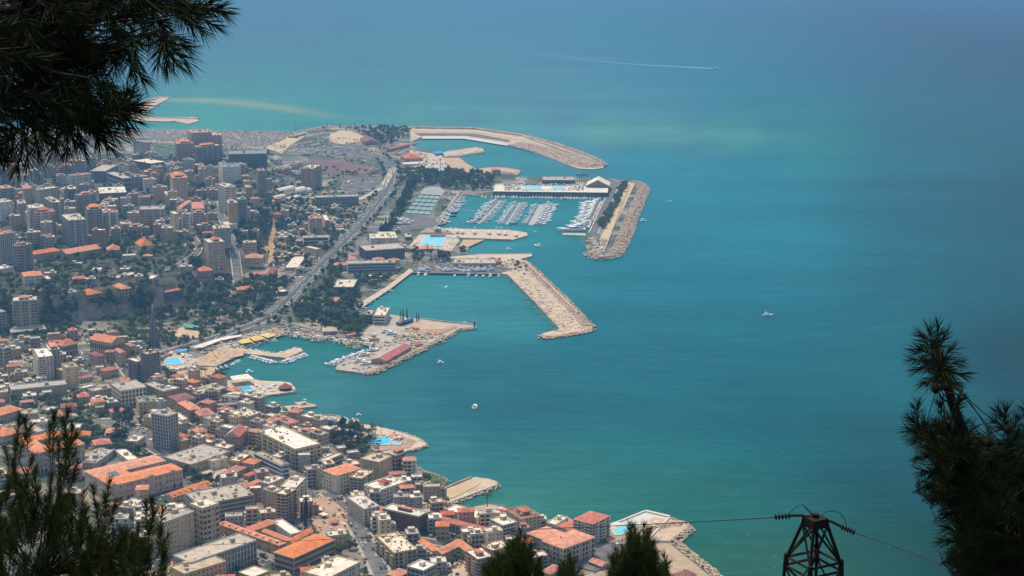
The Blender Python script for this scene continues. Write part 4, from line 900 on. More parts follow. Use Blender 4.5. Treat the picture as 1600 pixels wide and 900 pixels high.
 ((278, 627), 644, (262, 619), (306, 621), 'large brown roofed house above the two orange roofs', dict(wall='stone', roof='hip', rc='r_brown', pitch=.3, name='house')),
 ((327, 656), 672, (318, 651), (346, 651), 'small white house with pale green walls below the orange terrace', dict(wall='white', rc='r_grey', name='house')),
 ((309, 676), 690, (298, 671), (322, 672), 'little square house with bright orange pyramid roof', dict(wall='cream', roof='hip', rc='r_orange', name='house')),
 ((325, 684), 694, (315, 680), (335, 680), 'low house with red roof strip below the pyramid roof house', dict(wall='cream', roof='hip', rc='r_red', name='house')),
 ((327, 693), 702, (313, 689), (337, 689), 'low tan building with cream slab roof by the street', dict(wall='tan', rc='r_pale', eq=0)),
 ((284, 690), 708, (277, 686), (296, 687), 'plain tan block touching the right side of the glass tower', dict(wall='tan', rc='r_grey', eq=0, style='blank')),
 ((298, 727), 742, (257, 712), (360, 706), 'long low building with several flat grey and cream roofs', dict(wall='grey', rc='r_grey', eq=1.4)),
 ((374, 722), 737, (361, 714), (392, 711), 'flat roofed low house with pale roof above the red hip roofs', dict(wall='tan', rc='r_pale', eq=.6, name='house')),
 ((331, 722), 736, (316, 716), (356, 716), 'small white building with dark green shutters in the yard', dict(wall='white', rc='r_grey', name='house')),
 ((357, 744), 754, (342, 738), (385, 730), 'left red hip roof of the pair below the long low building', dict(wall='tan', roof='hip', rc='r_red', pitch=.35, name='house')),
 ((388, 744), 752, (381, 740), (408, 737), 'right red hip roof of the pair below the long low building', dict(wall='stone', roof='hip', rc='r_red', pitch=.35, name='house')),
 ((385, 762), 772, (378, 757), (408, 752), 'small orange stepped roofs left of the brown towers', dict(wall='rose', roof='gable', rc='r_orange', name='house')),
 ((330, 613), 624, (306, 607), (357, 610), 'low old building with faded roof behind the pool club', dict(wall='stone', rc='r_tan', eq=1, style='arch')),
 ((346, 620), 640, (337, 616), (372, 622), 'bluish white apartment house behind the turquoise pool', dict(wall='white', rc='r_grey', style='bal')),
 ((340, 634), 647, (336, 632), (371, 632), 'stone house with grey glazed roof below the turquoise pool', dict(wall='tan', rc='r_grey', style='arch', floors=2, name='house')),
 ((326, 618), 632, (301, 612), (345, 613), 'stone block with tan roof left of the bluish white house', dict(wall='stone', rc='r_tan')),
 ((255, 612), 634, (226, 600), (272, 606), 'long stone terrace with grey roofs right of the street', dict(wall='stone', rc='r_grey', style='win')),
 ((262, 600), 606, (252, 595), (303, 592), 'curved pool club building with pale roof deck and grey strips', dict(wall='pale', rc='r_pale', style='curtain', name='club_house')),
 ((189, 611), 637, (173, 600), (225, 609), 'white block with arched top floor windows and sloping terrace', dict(wall='white', rc='r_grey', style='arch', floors=4, eq=.4)),
 ((146, 612), 624, (139, 607), (175, 606), 'low pale stone block with small windows left of the arched block', dict(wall='stone', rc='r_tan')),
 ((217, 630), 652, (204, 624), (247, 627), 'cream building with bright green and white roof terrace', dict(wall='yellow', rc='r_green', eq=2.4)),
 ((230, 555), 600, (220, 552), (249, 551), 'dark brown striped tower beside the beach pool', dict(wall='brown', rc='r_grey', style='bal', floors=12, eq=1)),
 ((213, 566), 597, (200, 561), (223, 561), 'darker lower block attached left of the striped tower', dict(wall='brown', rc='r_pale', style='bal', floors=8, eq=2)),
 ((174, 536), 562, (140, 530), (195, 529), 'large sandstone church with long orange roof', dict(wall='stone', roof='gable', rc='r_orange', pitch=.5, style='arch', floors=2, name='church')),
 ((205, 541), 563, (195, 537), (214, 537), 'orange roofed stone block right of the church', dict(wall='tan', roof='hip', rc='r_red')),
 ((188, 552), 574, (179, 546), (194, 550), 'narrow tan house with coral roof in front of the church', dict(wall='tan', roof='gable', rc='r_red', name='house')),
 ((99, 541), 558, (90, 536), (121, 536), 'square mansion with steep orange pyramid roof', dict(wall='grey', roof='hip', rc='r_orange', pitch=.8, style='arch', floors=2, name='mansion')),
 ((151, 557), 574, (138, 552), (166, 552), 'brown roofed house between the mansion and the street', dict(wall='stone', roof='hip', rc='r_brown', name='house')),
 ((163, 580), 592, (157, 577), (185, 576), 'orange hip roofed house above the low stone terrace', dict(wall='tan', roof='hip', rc='r_red', pitch=.5, name='house')),
 ((60, 559), 600, (53, 546), (90, 550), 'tall grey tower with pale slanted top left of the car park', dict(wall='white', rc='r_white', style='mix', floors=12, eq=.5)),
 ((77, 548), 590, (71, 539), (95, 545), 'tower with orange and white roof behind the slanted grey tower', dict(wall='grey', rc='r_pale', style='mix', floors=12, pent=(.6, 'r_orange'))),
 ((103, 576), 608, (97, 570), (122, 574), 'plain beige seven storey block with stair tower', dict(wall='cream', rc='r_tan', style='punch')),
 ((96, 580), 596, (88, 577), (101, 577), 'low yellow block squeezed between the two towers', dict(wall='yellow', rc='r_pale', eq=0)),
 ((18, 610), 627, (14, 604), (104, 601), 'long grey garage building with terrace full of parked cars', dict(wall='grey', rc='r_grey', style='blank', eq=.2, name='car_garage')),
 ((43, 597), 606, (36, 592), (56, 593), 'cream roofed hut on the left of the garage terrace', dict(wall='cream', rc='r_pale', eq=0, name='shed')),
 ((124, 592), 599, (121, 587), (146, 588), 'shop with bright red flat canopy roof', dict(wall='bluegrey', rc='r_bright', eq=0, name='shop', parapet=False)),
 ((128, 608), 612, (122, 604), (150, 603), 'low shop with pale sloping roof below the red canopy', dict(wall='pale', rc='r_pale', eq=0, name='shop')),
 ((115, 619), 624, (112, 615), (137, 616), 'small house with orange and white patchwork roof', dict(wall='rose', roof='hip', rc='r_orange', pitch=.2, name='house')),
 ((6, 545), 578, (-14, 541), (12, 541), 'grey apartment slab cut by the left edge of the picture', dict(wall='grey', rc='r_grey', style='bal')),
 ((0, 649), 662, (-20, 642), (36, 639), 'orange roofed long building at the left edge behind the pine', dict(wall='stone', roof='hip', rc='r_orange', pitch=.3)),
 ((58, 676), 690, (38, 665), (80, 662), 'flat tan roofed hall with reddish patches behind the left pine', dict(wall='stone', rc='r_tan', eq=.4, name='hall')),
 ((5, 682), 696, (-18, 674), (17, 671), 'orange roof corner at the far left below the tan hall', dict(wall='stone', roof='hip', rc='r_orange')),
 ((150, 724), 734, (133, 708), (180, 702), 'low grey building whose flat roof serves as car park', dict(wall='stone', rc='r_grey', eq=1.6)),
 ((200, 720), 728, (179, 704), (218, 714), 'long pale strip roof along the green hedge', dict(wall='pale', rc='r_white', eq=.1, style='blank', name='shed')),
 ((214, 691), 704, (201, 684), (227, 682), 'small beige block in the car park behind the glass tower', dict(wall='cream', rc='r_pale', eq=.4)),
 ((75, 642), 648, (68, 638), (90, 638), 'round topped cream kiosk between trees left of the car park', dict(wall='cream', rc='r_white', eq=0, name='kiosk')),
 ((95, 637), 646, (84, 633), (120, 635), 'low brown roofed building among trees above the left pine', dict(wall='rose', roof='hip', rc='r_brown', name='house')),
 # --- wooded plateau
 ((52, 398), 411, (50, 391), (96, 391), 'left one of two long red roofed villas on the hill', dict(wall='stone', roof='hip', rc='r_orange', pitch=.5, name='villa')),
 ((104, 397), 410, (100, 386), (157, 388), 'right one of two long red roofed villas, with a raised attic', dict(wall='grey', roof='gable', rc='r_orange', pitch=.4, name='villa')),
 ((168, 391), 403, (166, 387), (188, 390), 'small villa with steep coral roof between the long villas', dict(wall='rose', roof='hip', rc='r_orange', pitch=.7, name='villa')),
 ((220, 385), 398, (211, 379), (240, 384), 'tall villa with a big bright coral hip roof', dict(wall='cream', roof='hip', rc='r_orange', pitch=.9, name='villa')),
 ((192, 400), 410, (189, 398), (212, 399), 'white balustraded annex left of the tall coral roofed villa', dict(wall='cream', rc='r_white', eq=0, name='villa')),
 ((38, 432), 446, (34, 426), (66, 430), 'red roofed three storey house left on the hill', dict(wall='white', roof='hip', rc='r_orange', pitch=.3)),
 ((72, 437), 447, (67, 432), (81, 434), 'small white house next to the red roofed three storey house', dict(wall='white', rc='r_pale', name='house')),
 ((29, 385), 424, (24, 381), (50, 381), 'pink and white banded tower at the left on the hill', dict(wall='rose', rc='r_pale', style='bal', floors=9, pent=(.4, 'r_red'))),
 ((0, 367), 414, (-16, 364), (20, 364), 'white tower with thin window strips at the left edge', dict(wall='white', rc='r_orange', style='vert', floors=12)),
 ((2, 421), 432, (-10, 418), (20, 418), 'low white building under the white edge tower', dict(wall='white', rc='r_pale')),
 ((137, 461), 482, (120, 456), (159, 459), 'cliff top house with coral roof and arcaded front', dict(wall='rose', roof='hip', rc='r_orange', pitch=.4, style='arch')),
 ((106, 458), 468, (101, 455), (120, 457), 'small grey house left of the coral roofed cliff top house', dict(wall='grey', rc='r_grey', name='house')),
 ((190, 452), 468, (175, 446), (206, 449), 'villa with coral hip roof and tall stone base near the cliff', dict(wall='stone', roof='hip', rc='r_orange', pitch=.5, style='arch', name='villa')),
 ((259, 457), 472, (238, 451), (286, 452), 'dark wide villa with dusky red roof and wraparound terraces', dict(wall='dark', roof='hip', rc='r_red', pitch=.4, style='strip', name='villa')),
 ((20, 471), 514, (15, 466), (57, 469), 'grey nine storey tower with three balcony columns', dict(wall='grey', rc='r_pale', style='bal', floors=9, pent=(.4, 'r_orange'))),
 ((18, 520), 526, (14, 514), (72, 515), 'low white podium below the grey nine storey tower', dict(wall='white', rc='r_grey', eq=.2, style='strip')),
 ((2, 488), 520, (-12, 484), (10, 485), 'narrow grey tower cut by the left edge under the hill', dict(wall='grey', rc='r_grey', style='bal')),
 ((185, 435), 440, (178, 431), (215, 427), 'low terrace with long cream flat roofs on the hill', dict(wall='cream', rc='r_pale', eq=.1, name='pavilion')),
 ((162, 436), 438, (158, 433), (176, 433), 'small yellowish flat roofed pavilion left of the cream terrace', dict(wall='cream', rc='r_pale', eq=0, name='pavilion')),
 ((238, 436), 441, (232, 432), (247, 431), 'tiny white pavilion beside the hill road', dict(wall='white', rc='r_white', eq=0, name='pavilion')),
 ((312, 424), 436, (307, 420), (331, 424), 'red roofed villa just below the nine storey pinkish tower', dict(wall='rose', roof='hip', rc='r_orange', pitch=.5, name='villa')),
 ((382, 403), 414, (379, 399), (409, 403), 'villa with wide coral hip roof right of the hill street', dict(wall='cream', roof='hip', rc='r_orange', pitch=.5, name='villa')),
 ((381, 380), 394, (379, 377), (401, 379), 'square pinkish house above the wide coral roof', dict(wall='pink', rc='r_pale', style='win')),
 ((372, 453), 468, (369, 449), (396, 451), 'pink house with small coral roof in the trees', dict(wall='pink', roof='hip', rc='r_orange')),
 ((420, 433), 441, (412, 430), (433, 420), 'brown gabled barn at the foot of the dirt track', dict(wall='brown', roof='gable', rc='r_brown', pitch=.7, name='barn')),
 ((424, 437), 441, (422, 430), (446, 430), 'grey flat roofed shed right of the brown barn', dict(wall='tan', rc='r_tan', eq=.1, name='shed')),
 ((450, 454), 461, (440, 456), (458, 452), 'white flat canopy alone among the dark trees', dict(wall='dark', rc='r_white', eq=0, name='canopy', parapet=False)),
 ((465, 418), 424, (448, 414), (478, 401), 'warehouse with tan ribbed roof beside the highway', dict(wall='rose', rc='r_pale', eq=0, name='warehouse', parapet=False)),
 ((326, 380), 424, (318, 374), (352, 377), 'pinkish tower with nine rows of windows beside the hill street', dict(wall='pink', rc='r_pale', style='win', floors=9, pent=(.4, 'r_red'))),
 ((335, 358), 385, (331, 353), (360, 357), 'tan block with cream roof behind the pinkish tower', dict(wall='grey', rc='r_pale', style='win', floors=7, eq=2)),
 ((351, 352), 360, (347, 347), (372, 350), 'low block with cream roof at the bend of the hill street', dict(wall='cream', rc='r_pale', eq=0)),
 # --- far town
 ((352, 293), 336, (341, 288), (371, 289), 'white twin tower with dark central slot', dict(wall='white', rc='r_pale', style='mix', floors=11, eq=2)),
 ((357, 318), 355, (354, 314), (371, 317), 'plain tan tower with windowless side below the white twin tower', dict(wall='tan', rc='r_pale', style='blank', floors=10, pent=(.5, 'r_orange'))),
 ((373, 312), 352, (370, 309), (384, 312), 'bluish slab behind the plain tan tower', dict(wall='bluegrey', rc='r_grey', style='bal')),
 ((348, 262), 290, (341, 256), (378, 259), 'wide white block with greenish stair roof', dict(wall='white', rc='r_green', style='win', floors=8)),
 ((404, 267), 308, (401, 264), (416, 265), 'slim grey brown tower right of the wide white block', dict(wall='stone', rc='r_orange', style='bal', floors=12)),
 ((385, 293), 312, (382, 290), (394, 292), 'small rose tower with orange roof left of the slim tower', dict(wall='rose', roof='hip', rc='r_orange')),
 ((489, 264), 298, (473, 260), (502, 258), 'tan tower with blank sunlit side and dark balcony side', dict(wall='tan', rc='r_pale', style='mix', floors=11, eq=2)),
 ((270, 279), 322, (265, 271), (294, 277), 'tall pale twelve storey tower with orange roof edge', dict(wall='pink', rc='r_orange', style='punch', floors=13, pent=(.5, 'r_orange'))),
 ((218, 328), 364, (213, 323), (256, 327), 'wide grey apartment slab with flat grey roof', dict(wall='grey', rc='r_grey', style='mix', floors=9, eq=.2)),
 ((272, 335), 372, (265, 331), (281, 333), 'pale narrow tower with blank tan end wall', dict(wall='cream', rc='r_pale', style='blank', floors=10)),
 ((283, 325), 348, (281, 320), (299, 314), 'dark block with large coral mansard roof', dict(wall='stone', roof='gable', rc='r_orange', pitch=.4)),
 ((302, 326), 352, (299, 316), (325, 320), 'block with curved coral roof and stepped balconies', dict(wall='stone', roof='hip', rc='r_red', pitch=.2, style='bal')),
 ((161, 333), 372, (154, 330), (184, 332), 'tower with open white concrete grid front and red top', dict(wall='white', rc='r_red', style='bal', floors=11)),
 ((190, 351), 366, (186, 347), (209, 348), 'rose block with pale roof right of the grid tower', dict(wall='rose', rc='r_tan')),
 ((107, 345), 388, (96, 336), (135, 342), 'tower with blue glass balconies and crowded pale roof', dict(wall='bluegrey', rc='r_pale', style='bal', floors=10, eq=2.5)),
 ((137, 328), 374, (134, 323), (161, 325), 'grey tower with tiled orange attic', dict(wall='grey', rc='r_orange', style='mix', floors=12, pent=(.7, 'r_orange'))),
 ((123, 306), 342, (119, 302), (148, 303), 'grey tower with cream rim and small orange roof', dict(wall='grey', rc='r_pale', style='mix', pent=(.4, 'r_orange'))),
 ((55, 333), 380, (49, 329), (86, 331), 'rose brown tower with wide maroon eaves', dict(wall='pink', rc='r_brown', style='mix', floors=12, pent=(.5, 'r_red'))),
 ((46, 326), 378, (42, 321), (72, 323), 'cream rimmed tower behind the maroon eaved tower', dict(wall='white', rc='r_pale', style='mix', floors=13)),
 ((28, 319), 352, (26, 313), (46, 315), 'pink slab tower left of the cream rimmed tower', dict(wall='rose', rc='r_grey', style='win')),
 ((0, 317), 350, (-12, 313), (18, 316), 'white tower with dark square windows at the left edge', dict(wall='white', rc='r_pale', style='punch', floors=9)),
 ((62, 297), 335, (59, 292), (92, 293), 'cream tower with bright roof edge under the hanging pine', dict(wall='yellow', rc='r_pale', style='win')),
 ((111, 275), 306, (109, 271), (143, 272), 'white and grey tower with coral parapet', dict(wall='white', rc='r_orange', style='mix')),
 ((82, 317), 350, (69, 309), (102, 312), 'grey tower with several cream roof slabs', dict(wall='grey', rc='r_pale', style='mix', pent=(.4, 'r_grey'))),
 ((37, 295), 332, (34, 290), (49, 294), 'grey tower with a single red hip roof', dict(wall='grey', roof='hip', rc='r_orange', pitch=.5)),
 ((3, 295), 324, (-6, 291), (22, 293), 'far grey tower with orange and pale roof at the left edge', dict(wall='grey', rc='r_orange', style='mix')),
 ((107, 296), 334, (105, 292), (121, 294), 'slim dark tower with pale round cap', dict(wall='dark', rc='r_pale', style='mix')),
 ((192, 279), 300, (167, 270), (209, 275), 'wide brown shopping hall with dark bands and tan roof', dict(wall='rose', rc='r_tan', style='strip', floors=3, eq=.2, name='shopping_hall')),
 ((165, 268), 285, (150, 262), (184, 258), 'low hall with bright sandy roof edge behind the brown hall', dict(wall='dark', rc='r_tan', eq=0, name='hall')),
 ((155, 303), 326, (153, 293), (198, 301), 'dark glass office with white slatted roof frame', dict(wall='dark', rc='r_white', style='curtain', eq=2, name='office_block')),
 ((245, 305), 313, (241, 300), (265, 303), 'low cream terrace building left of the tall pale tower', dict(wall='cream', rc='r_pale')),
 ((219, 309), 326, (216, 306), (237, 307), 'grey block with small red roof in the upper town', dict(wall='grey', rc='r_red')),
 ((230, 223), 250, (208, 219), (240, 219), 'white hotel slab with blue glass stripes beside the boat yard', dict(wall='white', rc='r_white', style='vert', floors=8, name='hotel')),
 ((236, 256), 268, (205, 251), (262, 252), 'low dark curved podium with cream roof below the white hotel', dict(wall='dark', rc='r_pale', style='strip', floors=3, eq=.2)),
 ((299, 208), 250, (293, 203), (332, 206), 'tallest dusky tower of the cluster by the far shore', dict(wall='rose', rc='r_red', style='bal', floors=13)),
 ((331, 212), 250, (328, 208), (347, 211), 'stepped dusky tower at the right of the far shore cluster', dict(wall='rose', rc='r_pale', style='bal', floors=11)),
 ((276, 225), 254, (272, 221), (304, 223), 'left front dusky tower with coral peaked roofs', dict(wall='rose', rc='r_orange', style='bal', floors=9, pent=(.6, 'r_orange'))),
 ((309, 230), 258, (306, 226), (344, 227), 'middle front dusky tower with coral gable', dict(wall='rose', rc='r_pale', style='bal', floors=9, pent=(.6, 'r_orange'))),
 ((357, 241), 264, (352, 236), (416, 240), 'long grey office slab with flat green roof and columns', dict(wall='dark', rc='r_green', style='vert', floors=5, eq=.4)),
 ((494, 309), 323, (491, 306), (560, 307), 'long terrace of white arches below the bare car park', dict(wall='bluegrey', rc='r_grey', style='vert', floors=2, eq=.4)),
 ((484, 342), 368, (481, 338), (503, 341), 'pinkish white block with coral roof top beside pines', dict(wall='pink', rc='r_orange', style='win')),
 ((508, 345), 362, (503, 336), (519, 338), 'stepped pink block right of the coral topped block', dict(wall='rose', rc='r_pale', style='strip')),
 ((474, 372), 388, (470, 369), (513, 371), 'low white block with roof decks in front of the coral topped block', dict(wall='white', rc='r_grey', style='strip', floors=3)),
 ((476, 386), 398, (468, 383), (494, 390), 'low shed with cream wavy roofs left of the highway', dict(wall='cream', rc='r_pale', eq=0, name='shed')),
 ((594, 373), 383, (590, 363), (622, 369), 'seafront villa block with cream flat roof above the dark halls', dict(wall='white', rc='r_pale', eq=1)),
 ((579, 373), 384, (577, 366), (594, 370), 'small white block left of the cream roofed seafront block', dict(wall='white', rc='r_pale')),
 ((572, 392), 408, (564, 384), (632, 388), 'long dark hall with tan flat roof beside the highway', dict(wall='dark', rc='r_tan', eq=.2, style='vert', floors=3, name='hall')),
 ((543, 413), 426, (539, 408), (618, 411), 'long white and dark two storey block below the dark hall', dict(wall='bluegrey', rc='r_grey', style='strip', floors=3, eq=1)),
 ((521, 449), 462, (528, 437), (552, 449), 'square pavilion with cream roof and glass walls among trees', dict(wall='bluegrey', rc='r_pale', style='curtain', floors=2, eq=.6, name='pavilion')),
 ((519, 471), 477, (519, 466), (535, 470), 'tiny coral roofed house in the dark park', dict(wall='rose', roof='hip', rc='r_orange', name='house')),
 ((572, 431), 434, (571, 429), (603, 433), 'thin white shelter roof at the edge of the quay', dict(wall='dark', rc='r_white', eq=0, name='shelter', parapet=False)),
 ((602, 494), 508, (584, 492), (609, 481), 'white yacht club building with three deep terraces on the old pier', dict(wall='white', rc='r_pale', style='strip', floors=3, eq=.6, name='club_house')),
 ((581, 493), 506, (571, 490), (586, 484), 'dark blue glazed block attached to the white yacht club building', dict(wall='dark', rc='r_grey', style='curtain', floors=3, eq=.2, name='club_house')),
 ((603, 564), 571, (580, 560), (643, 541), 'long pier shed with one red and one grey roof slope', dict(wall='rose', roof='gable', rc='r_bright', rc2='r_grey', pitch=.3, floors=1, name='pier_shed')),
 ((505, 518), 524, (505, 513), (527, 517), 'grey restaurant roof beside the small boat quay', dict(wall='grey', roof='hip', rc='r_tan', pitch=.4, name='restaurant')),
 ((544, 524), 529, (540, 522), (559, 521), 'restaurant with flat rose red roof above the quay boats', dict(wall='rose', rc='r_red', eq=0, name='restaurant', parapet=False)),
 ((576, 530), 534, (575, 524), (592, 529), 'low grey quay house at the root of the old pier', dict(wall='grey', rc='r_tan', eq=.4)),
 ((708, 412), 417, (704, 405), (775, 412), 'long low dark roofed boathouse on the club pier', dict(wall='bluegrey', rc='r_tan', eq=1, name='boathouse', floors=1)),
 ((775, 409), 415, (773, 406), (784, 409), 'small red roofed office at the end of the boathouse', dict(wall='rose', roof='hip', rc='r_red', name='office')),
 ((657, 389), 392, (656, 384), (677, 387), 'orange roofed poolside bar below the pale pool', dict(wall='rose', roof='hip', rc='r_orange', pitch=.3, name='pool_bar')),
 ((672, 368), 371, (672, 366), (696, 368), 'long maroon shade roof at the top end of the pale pool', dict(wall='dark', rc='r_brown', eq=0, name='canopy', parapet=False)),
 ((633, 371), 376, (631, 364), (645, 367), 'small dark kiosk building left of the pale pool', dict(wall='dark', rc='r_tan', eq=.3, name='kiosk')),
 ((770, 299), 306, (775, 287), (950, 301), 'long dark lower deck building of the yacht club behind the marina', dict(wall='dark', rc='r_pale', style='curtain', floors=1, eq=0, name='yacht_club', parapet=False)),
 ((769, 294), 298, (774, 287), (800, 293), 'flat sandy roof at the left end of the yacht club', dict(wall='dark', rc='r_tan', eq=0, name='pavilion', parapet=False)),
 ((848, 282), 287, (850, 276), (898, 282), 'slatted grey roofs at the back of the yacht club deck', dict(wall='dark', rc='r_grey', eq=.6, name='pavilion')),
 ((916, 290), 300, (918, 284), (951, 289), 'club pavilion with broad cream double pitched roof', dict(wall='dark', roof='gable', rc='r_pale', pitch=.5, name='pavilion')),
 ((608, 233), 238, (605, 230), (640, 225), 'long low building with salmon pink tiled roof by the upper basin', dict(wall='rose', roof='gable', rc='r_red', pitch=.4, name='restaurant')),
 ((634, 248), 253, (626, 243), (660, 247), 'beach club with several coral hip roofs below the upper basin', dict(wall='rose', roof='hip', rc='r_red', pitch=.4, name='beach_club')),
 ((570, 222), 227, (563, 216), (590, 221), 'brown roofed low house beside the sandy field', dict(wall='rose', roof='gable', rc='r_brown', name='house')),
 ((631, 257), 260, (630, 254), (656, 256), 'white flat roofed changing rooms below the coral roofs', dict(wall='pale', rc='r_white', eq=0, name='changing_rooms')),
 ((770, 266), 274, (768, 261), (782, 262), 'dark pink tower house at the end of the upper beach', dict(wall='rose', rc='r_red', eq=0, name='lifeguard_house')),
 ((460, 213), 216, (452, 211), (478, 208), 'low grey works building beside the boat yard bank', dict(wall='grey', rc='r_grey', eq=.2, name='workshop')),
]
for N, base, L, Rr, label, k in B_: pb(N, base, L, Rr, label, **k)
building(G(150, 428), .2, 16, 10, 4, 'white', 'vault', 'r_white', 1, 'win', 'little white house with vaulted roof on the hill', name='house')
# five white vaulted halls
for i, (x, y, s) in enumerate([(444, 300, 1.0), (459, 303, 1.25), (473, 302, .9), (435, 311, .7), (456, 313, .75)]):
    g = G(x, y); building(g, rad(62), 46 * s, 15 * s, 2.5, 'pale', 'vault', 'r_white', 1, 'blank', 'white vaulted greenhouse hall among the trees', name='vaulted_hall', cat='hall', group='white vaulted halls')

# ------------------------------------------------------------------ towns in between, street by street
def near_occ(x, y, r, m=1.5):
    for ox, oy, la, lb, rz in OCC:
        dx, dy = x - ox, y - oy
        if abs(dx) > 70 + r or abs(dy) > 70 + r: continue
        c, s = math.cos(rz), math.sin(rz)
        # footprint test with the real rectangle (la is the longer half)
        u = dx * c + dy * s; v = -dx * s + dy * c
        a, b = EXT.get((ox, oy), (la, la))
        if abs(u) < a + r + m and abs(v) < b + r + m: return True
    return False
EXT = {}
for o in list(bpy.data.objects):
    pass
def road_near(x, y, r):
    p = Vector((x, y))
    for q, w in ROADS:
        for i in range(len(q) - 1):
            a = q[i].xy; b = q[i + 1].xy; d = b - a; t = max(0, min(1, (p - a).dot(d) / max(1e-6, d.length_squared)))
            if (p - a - d * t).length < w / 2 + r + 1: return True
    return False
def sample(poly, rnd):
    x0 = min(p[0] for p in poly); x1 = max(p[0] for p in poly); y0 = min(p[1] for p in poly); y1 = max(p[1] for p in poly)
    for _ in range(400):
        x, y = rnd.uniform(x0, x1), rnd.uniform(y0, y1)
        # even on the ground: nearer rows cover less ground per pixel
        if inpoly(x, y, poly): return x, y
    return None
LM = [('the wide grey slab', 236, 345), ('the tall pale tower', 280, 290), ('the white vaulted halls', 455, 305), ('the tan tower', 488, 280), ('the brown shopping hall', 188, 285),
      ('the pinkish nine row tower', 336, 395), ('the wide coral roof', 395, 405), ('the dirt track', 425, 380), ('the coral topped block', 492, 355), ('the white hotel', 225, 235),
      ('the far shore towers', 310, 235), ('the tennis courts', 660, 315), ('the pale pool', 677, 378), ('the club boathouse', 740, 408), ('the dark hall', 598, 390),
      ('the tall coral villa', 226, 382), ('the cliff top house', 140, 465), ('the nine storey grey tower', 37, 490), ('the church', 168, 540), ('the striped tower', 236, 575),
      ('the slanted grey tower', 70, 570), ('the garage terrace', 60, 610), ('the arched block', 200, 615), ('the glass tower', 257, 675), ('the orange terrace', 308, 640),
      ('the long cream block', 445, 700), ('the school', 205, 750), ('the brown towers', 440, 790), ('the white hall', 448, 825), ('the tan wings', 300, 825),
      ('the big hip roof', 475, 865), ('the brick red block', 632, 815), ('the curved block', 618, 860), ('the convent', 700, 860), ('the tan hotel', 818, 815),
      ('the four storey hotel', 890, 860), ('the headland pool', 592, 690), ('the pier pool', 372, 611), ('the beach pool', 272, 567), ('the red pier shed', 610, 555),
      ('the yacht club terraces', 596, 490), ('the park pavilion', 537, 445), ('the sandy jetty', 715, 770), ('the upper beach', 735, 260), ('the sandy field', 545, 213),
      ('the boat yard', 400, 218), ('the bare car park', 570, 290), ('the blue glass tower', 115, 360), ('the maroon eaved tower', 66, 350), ('the grid tower', 170, 350),
      ('the left U shaped roof', 80, 705), ('the marina', 820, 330), ('the red earth field', 535, 260), ('the dark villa', 262, 460), ('the white canopy', 378, 588)]
def where(px, py):
    b = min(LM, key=lambda l: (l[1] - px) ** 2 + ((l[2] - py) * 1.7) ** 2); dx, dy = px - b[1], (py - b[2]) * 1.4
    if abs(dx) > abs(dy): return ('left of ' if dx < 0 else 'right of ') + b[0]
    return ('behind ' if dy < 0 else 'in front of ') + b[0]
WN = {'cream': 'cream', 'white': 'white', 'tan': 'tan', 'sand': 'sandy', 'grey': 'grey', 'pink': 'pinkish', 'brown': 'brown', 'bluegrey': 'blue grey', 'yellow': 'yellowish', 'pale': 'pale', 'stone': 'stone', 'rose': 'rose', 'dark': 'dark'}
NUM = {1: 'one', 2: 'two', 3: 'three', 4: 'four', 5: 'five', 6: 'six', 7: 'seven', 8: 'eight', 9: 'nine', 10: 'ten', 11: 'eleven', 12: 'twelve', 13: 'thirteen', 14: 'fourteen'}
def fill(poly, n, hmin, hmax, smin, smax, ang, hip=.25, seed=1, walls=('cream', 'white', 'tan', 'grey', 'pink', 'stone', 'rose', 'bluegrey'), tries=40, small=False, hroof=('r_orange', 'r_red')):
    rnd = random.Random(seed); made = 0
    for _ in range(n * tries):
        if made >= n: break
        s = sample(poly, rnd)
        if not s: break
        g = G(*s); A = rnd.uniform(smin, smax); B = rnd.uniform(smin, smax) * .8
        if any(inpoly(s[0], s[1], b) for b in BLOCK) or near_occ(g.x, g.y, max(A, B) * .5, 1.0) or road_near(g.x, g.y, max(A, B) * .42): continue
        if float(hgt(g.x + 12, g.y)) - float(hgt(g.x - 12, g.y)) > 9 or abs(float(hgt(g.x, g.y + 12)) - float(hgt(g.x, g.y - 12))) > 9: continue
        H = rnd.uniform(hmin, hmax); w = rnd.choice(walls); fl = max(1, round(H / 3.5)); hp = rnd.random() < hip
        if hp: H = min(H, 14); fl = max(1, round(H / 3.5))
        rc = rnd.choice(hroof) if hp else rnd.choice(('r_pale', 'r_pale', 'r_white', 'r_grey', 'r_tan', 'r_pale'))
        pent = None if hp or H < 14 or rnd.random() < .8 else (rnd.uniform(.35, .6), rnd.choice(hroof))
        rn = {'r_pale': 'cream flat roof', 'r_white': 'white flat roof', 'r_grey': 'grey flat roof', 'r_tan': 'tan flat roof', 'r_orange': 'orange hip roof', 'r_red': 'red hip roof', 'r_brown': 'brown hip roof'}[rc]
        nm = 'house' if fl <= 3 else 'apartment_block'
        lab = f"{WN[w]} {NUM[min(14, fl)]}-storey block with {rn} {where(*s)}"
        building(g, rad(ang + rnd.uniform(-9, 9)), A, B, H, w, 'hip' if hp else 'flat', rc, fl, rnd.choice(('win', 'punch', 'mix', 'mix', 'bal', 'punch', 'win')) if fl > 2 else 'win', lab, name=nm, pent=pent, rnd=rnd, annex=rnd.random() < .45,
                 eq=rnd.choice((.5, 1, 1.6)), group='town buildings ' + where(*s).split('the ')[-1] if False else 'infill buildings of the town')
        made += 1
    return made
EXT.clear()
for o in COL.objects:
    if o.get('category') and o.children:
        w = [c for c in o.children if c.name.startswith('wall')]
        if w:
            d = w[0].dimensions; EXT[(o.location[0], o.location[1])] = (w[0].data.vertices[1].co.x, w[0].data.vertices[2].co.y)
_b = building
